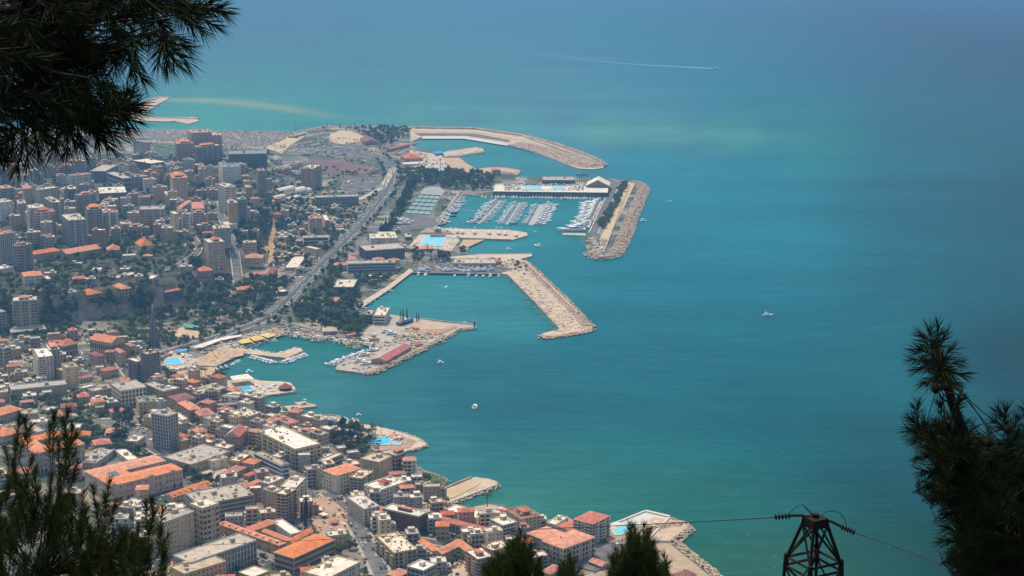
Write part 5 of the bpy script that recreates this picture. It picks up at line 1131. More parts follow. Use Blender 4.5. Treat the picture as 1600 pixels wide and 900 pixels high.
def building(loc, rz, A, B, H, *a, **k):
    t = _b(loc, rz, A, B, H, *a, **k); EXT[(OCC[-1][0], OCC[-1][1])] = (A / 2, B / 2); return t
cnt = [
 fill([(-20, 262), (170, 262), (330, 266), (345, 330), (300, 372), (180, 385), (-20, 400)], 110, 12, 32, 11, 19, 12, .05, 11),
 fill([(240, 262), (330, 262), (440, 272), (468, 300), (455, 345), (400, 372), (300, 395), (240, 380)], 48, 8, 22, 10, 16, 12, .1, 12),
 fill([(430, 300), (470, 310), (540, 320), (548, 350), (510, 395), (462, 435), (430, 430), (438, 380), (432, 340)], 46, 4, 9, 8, 17, 25, .2, 13),
 fill([(240, 240), (330, 250), (460, 250), (500, 275), (480, 300), (300, 268)], 24, 5, 14, 11, 20, 5, .1, 14),
 fill([(-10, 535), (130, 520), (240, 545), (262, 560), (240, 600), (180, 660), (-10, 640)], 52, 4, 13, 8, 15, 20, .3, 15),
 fill([(240, 600), (340, 600), (400, 640), (470, 665), (520, 690), (480, 730), (380, 740), (260, 700), (225, 650)], 62, 6, 18, 9, 16, -32, .2, 16),
 fill([(-10, 640), (120, 645), (250, 700), (260, 735), (180, 780), (-10, 800)], 14, 5, 12, 12, 20, 15, .3, 17),
 fill([(150, 780), (240, 770), (420, 740), (540, 730), (560, 800), (500, 840), (400, 830), (250, 870), (180, 860)], 26, 6, 17, 9, 15, 15, .15, 18),
 fill([(520, 730), (640, 730), (690, 790), (760, 812), (860, 830), (880, 905), (640, 905), (560, 800)], 36, 6, 17, 9, 14, 12, .15, 19),
 fill([(60, 400), (300, 395), (420, 420), (400, 450), (280, 455), (150, 470), (20, 460)], 12, 4, 9, 10, 16, 10, .5, 20),
 fill([(470, 232), (600, 235), (640, 245), (620, 262), (580, 275), (490, 275)], 5, 4, 8, 10, 16, 10, .3, 21),
 fill([(560, 360), (640, 350), (690, 355), (660, 420), (560, 430), (530, 425)], 8, 4, 9, 10, 18, 5, .2, 22),
 fill([(450, 652), (560, 665), (560, 735), (500, 735), (450, 690)], 8, 4, 9, 8, 13, 15, .3, 23),
 fill([(0, 230), (200, 225), (260, 262), (0, 285)], 24, 8, 22, 13, 22, 10, .1, 24),
 fill([(200, 860), (560, 850), (600, 905), (540, 930), (200, 930)], 8, 5, 12, 10, 16, 15, .3, 25),
]
print('fill', cnt)
# ------------------------------------------------------------------ vehicles
def car_mesh(paint, van=False):
    mb = MB(); L, W, Hh = (4.3, 1.8, .75) if not van else (4.9, 1.95, 1.0)
    prof = [(-L / 2, .25), (-L / 2, .72), (-L * .44, .86), (L * .22, .92), (L * .46, .78), (L / 2, .6), (L / 2, .25)] if not van else [(-L / 2, .3), (-L / 2, 1.0), (-L * .45, 1.05), (L * .3, 1.05), (L * .46, .95), (L / 2, .7), (L / 2, .3)]
    n = len(prof); vs = [(x, -W / 2, z) for x, z in prof] + [(x, W / 2, z) for x, z in prof]
    mb.add(vs, [(i + n, (i + 1) % n + n, (i + 1) % n, i) for i in range(n)] + [tuple(range(n)), tuple(range(2 * n - 1, n - 1, -1))], 0)
    z0 = .88 if not van else 1.03; z1 = 1.42 if not van else 2.0; a, b, c, d = (-L * .42, -L * .30, L * .06, L * .24) if not van else (-L * .49, -L * .47, L * .22, L * .36); w, w2 = W / 2 - .08, W / 2 - .28
    v = [(a, -w, z0), (d, -w, z0), (d, w, z0), (a, w, z0), (b, -w2, z1), (c, -w2, z1), (c, w2, z1), (b, w2, z1)]
    mb.add(v, [(0, 1, 5, 4), (1, 2, 6, 5), (2, 3, 7, 6), (3, 0, 4, 7)], 1); mb.add([(b, -w2, z1 + .01), (c, -w2, z1 + .01), (c, w2, z1 + .01), (b, w2, z1 + .01)], [(0, 1, 2, 3)], 0)
    for x in (-L * .31, L * .31):
        for y in (-W / 2 + .02, W / 2 - .02):
            k = 8; mb.add([(x + .33 * math.cos(t * 6.283 / k), y + s, .33 + .33 * math.sin(t * 6.283 / k)) for s in (-.1, .1) for t in range(k)], [tuple(range(k)), tuple(range(2 * k - 1, k - 1, -1))] + [(i, (i + 1) % k, k + (i + 1) % k, k + i) for i in range(k)], 2)
    return mb.mesh('car', [paint, M['glass'], M['metal']])
CM = {k: car_mesh(M['car_' + k]) for k in CARS}; VM = {k: car_mesh(M['car_' + k], True) for k in ('white', 'silver', 'beige')}
PICK = ['white'] * 8 + ['silver'] * 5 + ['black'] * 4 + ['grey'] * 4 + ['blue'] * 2 + ['red'] + ['beige']
NC = [0]
def car(p, rz, place, group, rnd):
    if NC[0] >= 420: return
    NC[0] += 1; van = rnd.random() < .1; c = rnd.choice(('white', 'silver', 'beige') if van else PICK)
    o = link('parked_van' if van and 'park' in group else 'van' if van else 'parked_car' if 'park' in group else 'car', (VM if van else CM)[c], None, None, p); o.rotation_euler = (0, 0, rz); o.scale = (1.12,) * 3
    tag(o, f"small {c} {'van' if van else 'car'} {place}", 'van' if van else 'car', group)
def traffic(pts, offs, step, prob, place, group, width, seed, dz=.5):
    rnd = random.Random(seed); w = [G(x, y) for x, y in pts]; q = []
    for a, b in zip(w[:-1], w[1:]):
        n = max(1, int((b - a).length / 6)); q += [a.lerp(b, k / n) for k in range(n)]
    for _ in range(8): q = [q[0]] + [(q[i - 1] + q[i] * 2 + q[i + 1]) / 4 for i in range(1, len(q) - 1)] + [q[-1]]
    for o in offs:
        s = rnd.uniform(0, step)
        while s < (len(q) - 1) * 6:
            i = int(s / 6); s += step * rnd.uniform(.8, 1.6)
            if i >= len(q) - 1 or rnd.random() > prob: continue
            d = (q[i + 1] - q[i]).normalized(); p = q[i] + Vector((-d.y, d.x, 0)) * (o + rnd.uniform(-.3, .3)); p.z = float(hgt(p.x, p.y)) + dz
            car(p, math.atan2(d.y, d.x) + (math.pi if o < 0 else 0) + rnd.uniform(-.03, .03), place, group, rnd)
HW = [(455, 462), (480, 437), (510, 405), (540, 378), (568, 347), (592, 316), (608, 294), (615, 275), (612, 262), (600, 250)]
traffic(HW, (-9.5, -6.5, -3.6, 3.6, 6.8, 10), 17, .66, 'on the highway above the harbour', 'cars on the highway', 24, 5)
traffic([(608, 925), (588, 880), (575, 850), (560, 825), (545, 805), (535, 790), (512, 770)], (-5, -1.8, 1.8, 5), 9, .6, 'on the main street below the brown towers', 'cars on the main street', 13, 6)
traffic([(195, 580), (230, 558), (262, 549), (300, 540), (345, 525), (385, 512), (420, 497), (452, 470)], (-4.5, 1.8), 14, .6, 'on the coast road behind the beach', 'cars on the coast road', 13, 7)
traffic([(232, 615), (262, 650), (300, 672), (345, 690), (400, 722), (440, 745)], (-3, 3), 9, .45, 'in the narrow street of the old town', 'cars in the old town street', 9, 8)
traffic([(372, 440), (372, 425), (366, 395), (356, 360), (345, 335)], (-3.5, 3.5), 11, .5, 'on the straight hill street', 'cars on the hill street', 11, 9)
traffic([(698, 840), (700, 842), (760, 870)], (-3, 0, 3), 7, .6, 'in the lane beside the convent', 'cars in the convent lane', 8, 10)
def lot(pts, rows, n, place, group, seed, a=None, p=.8):
    """rows: list of (start px, end px); cars side by side across the row"""
    rnd = random.Random(seed)
    for (s, e) in rows:
        u, v = G(*s), G(*e); d = v - u; m = min(n, int(d.length / 3.0)); ang = math.atan2(d.y, d.x) + math.pi / 2
        for i in range(m):
            if rnd.random() > p: continue
            q = u.lerp(v, (i + .5) / m); X, Y = proj(q.x, q.y, q.z); q.z += surf(X, Y); car(q, ang + rnd.uniform(-.05, .05) + (math.pi if rnd.random() < .4 else 0), place, group, rnd)
lot(None, [((505, 236), (556, 239)), ((507, 233), (560, 236)), ((520, 230), (568, 238)), ((540, 242), (580, 247))], 14, 'parked beside the sandy field', 'cars parked by the sandy field', 11, p=.7)
lot(None, [((545, 280), (596, 282)), ((572, 286), (597, 287)), ((574, 291), (597, 292))], 12, 'in the half empty car park', 'cars parked by the tan tower', 12)
lot(None, [((905, 878), (925, 858)), ((925, 862), (956, 851)), ((932, 872), (962, 858)), ((955, 858), (975, 855)), ((915, 888), (940, 880))], 12, 'in the seaside car park', 'cars parked by the sea hotel', 13, p=.9)
lot(None, [((150, 665), (180, 664)), ((152, 670), (190, 671)), ((160, 660), (195, 659)), ((205, 672), (232, 688)), ((212, 668), (240, 684)), ((165, 678), (190, 688))], 13, 'in the car park beside the glass tower', 'cars parked by the glass tower', 14, p=.75)
lot(None, [((127, 544), (140, 543)), ((126, 550), (146, 549)), ((128, 557), (145, 557))], 7, 'in the yard between the mansion and the church', 'cars parked by the church', 15)
lot(None, [((447, 748), (470, 745)), ((452, 757), (476, 755)), ((460, 768), (485, 768)), ((462, 780), (482, 781))], 9, 'in the yard behind the brown towers', 'cars parked behind the brown towers', 16)
lot(None, [((706, 888), (728, 884)), ((712, 896), (730, 893))], 5, 'on the pale yard below the convent', 'cars parked below the convent', 17)
lot(None, [((924, 355), (942, 318)), ((933, 358), (949, 318))], 10, 'on the quay beside the largest yachts', 'cars parked on the marina quay', 18, p=.6)
lot(None, [((650, 771), (664, 779)), ((660, 766), (672, 772)), ((684, 774), (692, 776))], 3, 'at the root of the sandy jetty', 'cars parked at the sandy jetty', 19)
lot(None, [((572, 472), (592, 458)), ((578, 476), (600, 459))], 7, 'on the quayside beside the park', 'cars parked by the park quay', 20)
rnd = random.Random(3)
for i in range(22):      # cars on the garage roof
    o = next(o for o in COL.objects if o.name.startswith('car_garage')); w = EXT.get((o.location[0], o.location[1]), (30, 5))
    x = -w[0] + 2 + (2 * w[0] - 4) * (i + .5) / 22; a = o.rotation_euler[2]; h = next(c for c in o.children if c.name.startswith('roof')).data.vertices[4].co.z
    car(Vector((o.location[0] + x * math.cos(a), o.location[1] + x * math.sin(a), o.location[2] + h + .02)), a + 1.57, 'on the garage roof terrace', 'cars parked on the garage terrace', rnd)

# ------------------------------------------------------------------ boats
def hull_mesh(L, W, hgt_, col, stripe):
    mb = MB(); st = [(-.5, .86, 0), (-.3, 1, 0), (0, 1, .02), (.22, .82, .08), (.38, .5, .16), (.5, .02, .26)]; vs = []; n = len(st)
    for x, w, z in st: vs += [(x * L, -w * W / 2, hgt_ * (1 + z * 2)), (x * L * .97, -w * W * .36, 0), (x * L * .95, 0, -.5), (x * L * .97, w * W * .36, 0), (x * L, w * W / 2, hgt_ * (1 + z * 2))]
    fs = []
    for i in range(n - 1):
        for k in range(4): fs.append((i * 5 + k, i * 5 + k + 1, (i + 1) * 5 + k + 1, (i + 1) * 5 + k))
        fs.append((i * 5 + 4, i * 5, (i + 1) * 5, (i + 1) * 5 + 4))
    fs.append((4, 3, 2, 1, 0)); mb.add(vs, fs, 0)
    return mb
def boat_proto(kind):
    """meshes of one kind of boat: list of (part name, mesh, stuff)"""
    out = []
    if kind in ('yacht', 'big', 'blue'):
        L, W, h = (13, 4.9, 1.4); out.append(('hull', hull_mesh(L, W, h, 0, 0).mesh('hull', [M['navy'] if kind == 'blue' else M['white']])))
        mb = MB(); mb.box(-L * .44, -L * .30, -W * .38, W * .38, h, h + .12, 0); mb.box(L * .02, L * .2, -W * .22, W * .22, h + .3, h + .42, 0); out.append(('deck', mb.mesh('deck', M['wood'])))
        mb = MB(); a, b = -L * .30, L * .20
        mb.add([(a, -W * .40, h), (b, -W * .34, h), (b, W * .34, h), (a, W * .40, h), (a, -W * .36, h + 1.3), (b - 2.2, -W * .30, h + 1.3), (b - 2.2, W * .30, h + 1.3), (a, W * .36, h + 1.3)], [(0, 1, 5, 4), (1, 2, 6, 5), (2, 3, 7, 6), (3, 0, 4, 7), (4, 5, 6, 7)], 0)
        mb.box(a + .3, b - 4.4, -W * .27, W * .27, h + 1.3, h + 2.1, 0); mb.box(a + .1, b - 5.0, -W * .30, W * .30, h + 3.0, h + 3.12, 0, True)
        for sx in (a + .5, b - 5.4):
            for sy in (-W * .25, W * .25): mb.box(sx - .06, sx + .06, sy - .06, sy + .06, h + 2.1, h + 3.0, 0)
        mb.box(a - .6, a - .5, -.05, .05, h + 3.1, h + 5.0, 0)
        out.append(('cabin', mb.mesh('cabin', [M['white']])))
        mb = MB(); mb.add([(b - .55, -W * .28, h + .35), (b - .55, W * .28, h + .35), (b - 2.0, W * .26, h + 1.2), (b - 2.0, -W * .26, h + 1.2)], [(0, 1, 2, 3)], 0)
        for s in (-1, 1): mb.add([(a + .6, s * (W * .395 + .02), h + .45), (b - 1.6, s * (W * .35 + .03), h + .45), (b - 2.4, s * (W * .315 + .05), h + 1.1), (a + .6, s * (W * .372 + .04), h + 1.1)], [(0, 1, 2, 3) if s < 0 else (3, 2, 1, 0)], 0)
        out.append(('windscreen', mb.mesh('windscreen', M['glass'])))
    elif kind == 'sail':
        L, W, h = (11, 3.3, 1.2); out.append(('hull', hull_mesh(L, W, h, 0, 0).mesh('hull', [M['white']])))
        mb = MB(); mb.box(-L * .2, L * .2, -W * .25, W * .25, h, h + .6); out.append(('cabin', mb.mesh('cabin', M['white'])))
        mb = MB(); mb.cyl(.6, 0, h, h + 13, .1, .06, 6); mb.tube([(.6, 0, h + 1.2), (-4, 0, h + 1.3)], .16, 6); out.append(('mast', mb.mesh('mast', M['frame'])))
        mb = MB(); mb.tube([(.3, 0, h + 1.45), (-3.8, 0, h + 1.5)], .24, 6); out.append(('furled_sail', mb.mesh('furled_sail', M['navy'])))
    else:
        L, W, h = (6.5, 2.3, .75); out.append(('hull', hull_mesh(L, W, h, 0, 0).mesh('hull', [M['cl_blue'] if kind == 'fish' else M['white']])))
        mb = MB(); mb.box(-1.2, .9, -.55, .55, h * .9, h + .75, 0); mb.add([(.92, -.5, h + .2), (.92, .5, h + .2), (.92, .5, h + .7), (.92, -.5, h + .7)], [(0, 1, 2, 3)], 1); mb.box(-1.9, .5, -.95, .95, h + 1.5, h + 1.58, 2, True)
        for x in (-1.8, .4):
            for y in (-.85, .85): mb.box(x - .03, x + .03, y - .03, y + .03, h, h + 1.5, 0)
        out.append(('console', mb.mesh('console', [M['white'], M['glass'], M['cl_beige'] if kind == 'fish' else M['cl_white']])))
        mb = MB(); mb.box(-3.7, -3.2, -.25, .25, .2, 1.2); out.append(('outboard_motor', mb.mesh('outboard_motor', M['metal'])))
    return L, out
BP = {k: boat_proto(k) for k in ('yacht', 'blue', 'sail', 'small', 'fish')}
KN = {'yacht': ('motor_yacht', 'white motor yacht'), 'blue': ('motor_yacht', 'blue hulled motor yacht'), 'sail': ('sailing_boat', 'white sailing boat'), 'small': ('motorboat', 'small white motorboat'), 'fish': ('fishing_boat', 'small blue fishing boat')}
def boat(kind, p, rz, L, place, group=None, label=None):
    L0, parts = BP[kind]; s = L / L0
    t = thing(KN[kind][0], label or f"{KN[kind][1]} {place}", 'boat', p, rz, group, s if L < 22 else (s, s * .8, s * .8))
    for n, me in parts: link(n, me, t)
    return t
def moor(p0, p1, side, n, Lr, kinds, place, group, seed, gap=1.5, z=0.0, jit=.06, prob=1.0):
    rnd = random.Random(seed); a, b = P(*p0), P(*p1); d = (b - a); dn = d.normalized(); nr = Vector((-dn.y, dn.x, 0))
    if (nr.x if side in 'LR' else nr.y) * (1 if side in 'RU' else -1) < 0: nr = -nr
    for i in range(n):
        if rnd.random() > prob: continue
        L = rnd.uniform(*Lr); k = rnd.choice(kinds); q = a + d * ((i + .5 + rnd.uniform(-.12, .12)) / n) + nr * (L / 2 + gap + rnd.uniform(-.3, .8)); q.z = z
        boat(k, q, math.atan2(nr.y, nr.x) + rnd.uniform(-jit, jit) + (0 if rnd.random() < .85 else math.pi), L, place, group)
Y8 = ('yacht',) * 8 + ('blue', 'sail')
moor((682, 349), (716, 307), 'R', 19, (13, 24), Y8, 'along the left wall of the marina', 'yachts on the left marina wall', 1)
moor((747, 350), (781, 314), 'L', 16, (14, 20), Y8, 'on the left side of the first marina pontoon', 'yachts left of the first pontoon', 2)
moor((749, 350), (783, 314), 'R', 14, (11, 14), Y8, 'on the right side of the first marina pontoon', 'yachts right of the first pontoon', 3)
moor((790, 351), (811, 317), 'L', 16, (12, 17), Y8, 'on the left side of the second marina pontoon', 'yachts left of the second pontoon', 4)
moor((793, 351), (814, 317), 'R', 15, (11, 15), Y8, 'on the right side of the second marina pontoon', 'yachts right of the second pontoon', 5)
moor((827, 351), (843, 320), 'L', 14, (10, 13), Y8, 'on the left side of the third marina pontoon', 'yachts left of the third pontoon', 6)
moor((832, 352), (849, 320), 'R', 15, (20, 28), ('yacht',), 'on the right side of the third marina pontoon', 'large yachts right of the third pontoon', 7)
moor((922, 358), (943, 316), 'L', 19, (28, 40), ('yacht',), 'stern to the right marina quay', 'large yachts on the right marina quay', 8)
moor((752, 307.5), (940, 311), 'D', 38, (9, 14), Y8, 'along the top quay of the marina', 'yachts on the top marina quay', 9, prob=.9)
boat('yacht', P(892, 361), math.pi + .02, 46, '', None, 'longest sleek white superyacht nearest the mouth of the marina')
moor((446, 519.5), (594, 540.5), 'D', 54, (6.5, 10), ('small', 'yacht', 'fish', 'yacht'), 'along the old harbour quay', 'small boats on the old harbour quay', 10, gap=.5)
moor((398, 557.5), (434, 567), 'D', 17, (6.5, 10), ('small', 'small', 'fish'), 'on the near side of the fishing mole', 'boats on the near side of the mole', 11, gap=.8)
moor((437, 567.5), (474, 554), 'D', 16, (7, 11), ('small', 'fish', 'small', 'yacht'), 'on the near side of the hooked mole tip', 'boats on the tip of the mole', 12, gap=.8)
moor((384, 548.5), (437, 556), 'U', 10, (5, 7), ('small', 'fish'), 'on the far side of the fishing mole', 'boats on the far side of the mole', 13, gap=.8)
moor((440, 555), (468, 546), 'U', 8, (6, 8), ('small', 'yacht'), 'on the far side of the hooked mole tip', 'boats behind the tip of the mole', 14, gap=.8)
moor((352, 549), (430, 531), 'D', 22, (6, 9), ('small', 'fish', 'small'), 'in front of the yellow canopies', 'boats in front of the yellow canopies', 15, gap=.8, prob=.8)
moor((576, 553), (522, 573), 'L', 12, (9, 14), ('yacht', 'small', 'yacht'), 'along the left edge of the old pier', 'boats on the left edge of the old pier', 16)
moor((600, 541), (568, 532), 'D', 6, (8, 11), ('small', 'yacht'), 'at the root of the old pier', 'boats at the root of the old pier', 17)
moor((650, 428.5), (785, 431), 'D', 12, (9, 13), ('yacht', 'small', 'sail'), 'along the boat yard quay of the deep basin', 'boats below the boat yard quay', 18, prob=.75)
moor((604, 452), (556, 484), 'D', 6, (8, 12), ('yacht', 'fish'), 'beside the sloping park quay', 'boats beside the park quay', 19)
moor((352, 571), (366, 563), 'D', 5, (5, 7), ('small',), 'in the shallows of the sandy beach', 'boats at the sandy beach', 20, gap=4)
moor((330, 578), (352, 573), 'R', 3, (8, 12), ('blue', 'yacht'), 'at the little dock beside the beach', 'boats at the beach dock', 21)
for i, (x, y) in enumerate([(665, 361), (672, 361), (704, 358), (712, 358), (742, 357), (776, 357), (783, 357)]): boat('yacht', P(x, y), 1.4, 9, '', 'boats above the marina pier', 'white yacht on the far side of the marina pier')
for kind, x, y, rz, L, lab in [('yacht', 742, 637, 1.45, 13, 'lone white cabin cruiser in open water left of centre'), ('small', 689, 567, -.2, 8, 'small motorboat right of the old pier'),
  ('yacht', 840, 385, 2.3, 15, 'white cruiser entering between marina and club pier'), ('small', 795, 390, .1, 9, 'slim white boat between the two piers'), ('small', 836, 363, .3, 6, 'tiny dinghy off the tip of the marina pier'),
  ('yacht', 1200, 493, .05, 13, 'lone white boat far out right of the breakwaters'), ('small', 1005, 345.5, .05, 12, 'slim white motorboat just outside the marina breakwater'), ('yacht', 1046, 315, .4, 9, 'small white boat out at sea right of the marina'),
  ('sail', 697, 449, 1.4, 9, 'little sailing boat inside the deep basin'), ('small', 561, 649, .1, 6, 'tiny boat anchored off the crowded beach terrace'), ('small', 390, 582, .1, 9, 'white skiff off the large white canopy'),
  ('small', 557, 555, .1, 6, 'small boat left of the old pier boats'), ('small', 726, 505, .4, 6, 'tiny sail dinghy behind the tip of the old pier'), ('yacht', 1120, 107.5, -.03, 26, 'speedboat at the head of the long white wake')]:
    boat(kind, P(x, y), rz, L, '', None, lab)
pz = P(634, 508, 0); o = boat('blue', Vector((pz.x, pz.y, 3.2)), .95, 30, '', None, 'big dark blue and white ship laid up on the pier beside cypresses')
for i, (x, y, a) in enumerate([(563, 566, .3), (572, 570, .4), (570, 556, .5), (583, 549, .4), (604, 520, .3), (612, 523, .2)]):
    q = P(x, y, LAND); q.z = 3.0; boat('yacht', q, a, 14, '', 'boats laid up on the old pier', 'white yacht laid up on the concrete of the old pier')
rnd = random.Random(77)
for i in range(16):
    x = rnd.uniform(602, 640); y = 352 - (x - 602) * .12 + rnd.uniform(-6, 3); q = P(x, y, LAND); q.z = 3.2; boat('yacht', q, rnd.uniform(-.2, .3), rnd.uniform(12, 18), '', 'yachts on the hard by the courts', 'yacht stored on the hard below the tennis courts')
for i in range(26):
    x = rnd.uniform(655, 770); q = P(x, rnd.uniform(418, 426), LAND); q.z = 3.0; boat(rnd.choice(('small', 'yacht', 'fish')), q, rnd.uniform(-.4, .5), rnd.uniform(7, 11), 'stored in the yard above the deep basin', 'boats stored in the yard')
# wake of the speedboat
mb = MB(); pts = [(1118, 107.2, 5), (1090, 106, 4.5), (1050, 103.5, 4), (1000, 101, 3.4), (950, 97, 2.8), (900, 91, 2.2), (850, 84.5, 1.4), (790, 76, .6)]; w = [(P(x, y, 0), s) for x, y, s in pts]
mb.add([(p.x, p.y - s * 1.6, .06) for p, s in w] + [(p.x, p.y + s * 1.6, .06) for p, s in w], [(i + 1, i, len(w) + i, len(w) + i + 1) for i in range(len(w) - 1)])
M['foam'] = mat('foam', (.5, .62, .64), .9, .3, .05, col2=(.16, .36, .42)); o = mb.obj('wake', M['foam'], None, 'stuff'); o['label'] = 'long thin white wake trailing behind the speedboat'

M['fleck'] = mat('white_fleck', (.55, .66, .66), .9, .1, .5)
rnd = random.Random(8); mb = MB()  # small white flecks scattered over the near water
for i in range(150):
    x = rnd.uniform(760, 1560); y = rnd.uniform(690, 899) if i > 50 else rnd.uniform(560, 760)
    if x < 1120 and y > 780 - (x - 800) * -.02: continue
    p = P(x, y, 0); L = rnd.uniform(.25, .8); W = L * rnd.uniform(.25, .5); a = rnd.uniform(-.3, .5); c, s_ = math.cos(a), math.sin(a)
    mb.add([(p.x + L * u * c - W * v * s_, p.y + L * u * s_ + W * v * c, .05 + h) for u, v, h in ((-1, 0, 0), (-.2, -.8, .02), (1, 0, 0), (.1, .9, .02), (0, 0, .12))], [(0, 1, 4), (1, 2, 4), (2, 3, 4), (3, 0, 4)])
mb.obj('white_flecks', M['fleck'], None, 'stuff')['label'] = 'scattered tiny white flecks on the near sea'

# ------------------------------------------------------------------ pontoons, walls, canopies, club furniture
def deck(name, p0, p1, w, label, z=.5, m='plank', h=.5):
    a, b = P(*p0), P(*p1); d = b - a; t = thing(name, label, 'pontoon' if 'pontoon' in name else 'wall' if 'wall' in name else 'walkway', (a + b) / 2 + Vector((0, 0, z)), math.atan2(d.y, d.x))
    mb = MB(); L = d.length; mb.box(-L / 2, L / 2, -w / 2, w / 2, -h, 0, 0, True); mb.obj('deck' if 'wall' not in name else 'wall', M[m], t)
    mb = MB()
    for i in range(int(L / 9)): mb.cyl(-L / 2 + 4 + i * 9, w / 2 + .2, -1, 1.3 if 'wall' not in name else .5, .18, n=6)
    mb.obj('mooring_posts', M['metal'], t, 'stuff'); return t
deck('pontoon', (747.8, 350), (782, 314), 4, 'first grey floating pontoon of the marina, counted from the left')
deck('pontoon', (791.5, 351), (812.5, 317), 4, 'second grey floating pontoon of the marina, counted from the left')
deck('pontoon', (829.5, 352), (846, 320), 9, 'third and widest floating pontoon of the marina')
deck('pontoon', (712, 329), (760, 329.5), 2, 'thin cross pontoon between the left wall and first pontoon')
deck('pontoon', (768, 329.5), (800, 330.5), 2, 'thin cross pontoon between the first and second pontoons')
deck('pontoon', (804, 330.5), (838, 331.5), 2, 'thin cross pontoon between the second and third pontoons')
deck('sea_wall', (681.5, 350), (716.5, 306), 2.5, 'pale wall along the left edge of the marina', LAND + 1.6, 'quay', 1.6)
deck('sea_wall', (920, 367), (945.5, 312), 2.5, 'pale green topped wall along the right marina quay', LAND + 1.6, 'quay', 1.6)
deck('sea_wall', (794, 432), (852, 491), 1.2, 'low wall on the basin side of the long breakwater', LAND + .8, 'quay', .8)
deck('sea_wall', (820, 411), (903, 493), 2.5, 'crest wall beside the boulders of the long breakwater', LAND + 2.4, 'quay', 2.4)
deck('sea_wall', (648, 202), (742, 203.5), 4, 'crest wall on the far straight part of the upper breakwater', LAND + 4, 'quay', 4)
deck('sea_wall', (742, 203.5), (816, 214.5), 4, 'crest wall on the bend of the upper breakwater', LAND + 4, 'quay', 4)
deck('sea_wall', (816, 214.5), (932, 257), 4, 'crest wall on the outer end of the upper breakwater', LAND + 4, 'quay', 4)
deck('sea_wall', (943, 398), (984, 292), 1.6, 'low wall behind the boulders of the marina breakwater', LAND + 2.2, 'quay', 2.2)
deck('sea_wall', (594, 578), (690, 531), 1.5, 'low wall along the boulders of the old pier', LAND + 1.5, 'quay', 1.5)
deck('sea_wall', (656, 501), (741, 510.5), 1.5, 'straight wall at the back of the sandy pier lot', LAND + 1.2, 'quay', 1.2)
deck('sea_wall', (692, 769), (736, 751), 1.2, 'raised back wall of the sandy jetty', LAND + 1.8, 'quay', 1.8)
deck('sea_wall', (697, 791), (774, 762), 1.5, 'pale front wall of the sandy jetty', LAND + 1.0, 'frame', 1.6)
deck('sea_wall', (968, 820), (1008, 803.5), 2.0, 'raised left rim of the white sea platform', LAND + 1.4, 'frame', 1.2)
deck('sea_wall', (1008, 803.5), (1046, 812.5), 3.0, 'raised far rim of the white sea platform', LAND + 1.6, 'frame', 1.4)
deck('sea_wall', (1046, 813), (1012, 848), 2.0, 'raised right rim of the white sea platform', LAND + 1.2, 'frame', 1.0)
deck('railing_walk', (776, 226.5), (795, 226.5), 7, 'stub landing stage on the inner side of the upper breakwater', LAND - .6, 'quay', 1.2)
def canopy(pts, z, m, label, posts=True, name='canopy', sag=.3):
    w = [P(x, y, LAND + z) for x, y in pts]; c = sum(w, Vector()) / len(w); c.z = LAND + .4; t = thing(name, label, 'canopy', c)
    if sum((w[i][0] * w[(i + 1) % len(w)][1] - w[(i + 1) % len(w)][0] * w[i][1]) for i in range(len(w))) < 0: w = w[::-1]
    q = [p - c for p in w]; n = len(q); mb = MB(); zz = q[0].z
    mb.add([(p.x, p.y, zz) for p in q] + [(0, 0, zz + sag)] + [(p.x, p.y, zz - .25) for p in q], [(i, (i + 1) % n, n) for i in range(n)] + [(n + 1 + i, n + 1 + (i + 1) % n, (i + 1) % n, i) for i in range(n)] + [tuple(range(2 * n, n, -1))]); mb.obj('canopy_roof', M[m], t)
    if posts:
        mb = MB()
        for i, p in enumerate(q):
            for f in (0, .5):
                k = p.lerp(q[(i + 1) % n], f) * .97; mb.cyl(k.x, k.y, -.6, zz - .2, .14, n=6)
        mb.obj('posts', M['metal'], t, 'stuff')
    return t
canopy([(359, 588), (387, 584), (397, 591.5), (364, 594)], 7, 'r_white', 'large flat white canopy over the pier pool terrace')
canopy([(371, 533), (386, 528), (396, 534), (377, 537)], 3.5, 'r_yellow', 'left one of three yellow canopies on the harbour front')
canopy([(389, 527.5), (402, 523.5), (416, 529), (398, 533)], 3.5, 'r_yellow', 'middle one of three yellow canopies on the harbour front')
canopy([(405, 523), (418, 519.5), (432, 523), (419, 528)], 3.5, 'r_yellow', 'right one of three yellow canopies on the harbour front')
canopy([(301, 542), (336, 530), (352, 527), (352, 529), (316, 543)], 4, 'r_white', 'long cream awning behind the sandy beach')
canopy([(338, 530), (356, 525), (377, 523), (378, 525), (350, 531)], 4, 'r_white', 'second cream awning between the beach and yellow canopies')
canopy([(275, 546), (292, 545), (292, 549), (276, 550)], 4, 'r_blue', 'blue edged bar roof behind the square beach pool')
canopy([(327, 611), (334, 608), (345, 614), (341, 617)], 4, 'r_blue', 'sky blue awning left of the pier pool')
canopy([(288, 505), (318, 508), (317, 512), (287, 509)], 5, 'r_teal', 'long teal netted roof above the sandy yard')
canopy([(677, 237), (690, 235), (693, 239), (680, 241)], 4, 'r_blue', 'bright blue tent roof on the upper beach groyne')
canopy([(658, 265), (672, 263), (676, 266), (662, 269)], 5, 'r_blue', 'blue slide roof in the beach club water park')
canopy([(491, 661), (500, 658), (506, 662), (497, 665)], 3, 'r_teal', 'green tarpaulin roof in the crowded beach terrace')
canopy([(643, 510), (648, 509), (655, 512), (649, 514)], 3, 'r_red', 'dark red tarpaulin beside the laid up ship')
canopy([(646, 536), (654, 533), (660, 537), (651, 540)], 3, 'r_brown', 'round brown tent at the end of the pier shed')
canopy([(566, 774), (572, 771), (580, 775), (573, 778)], 3, 'r_white', 'white garage canopy at the street junction')
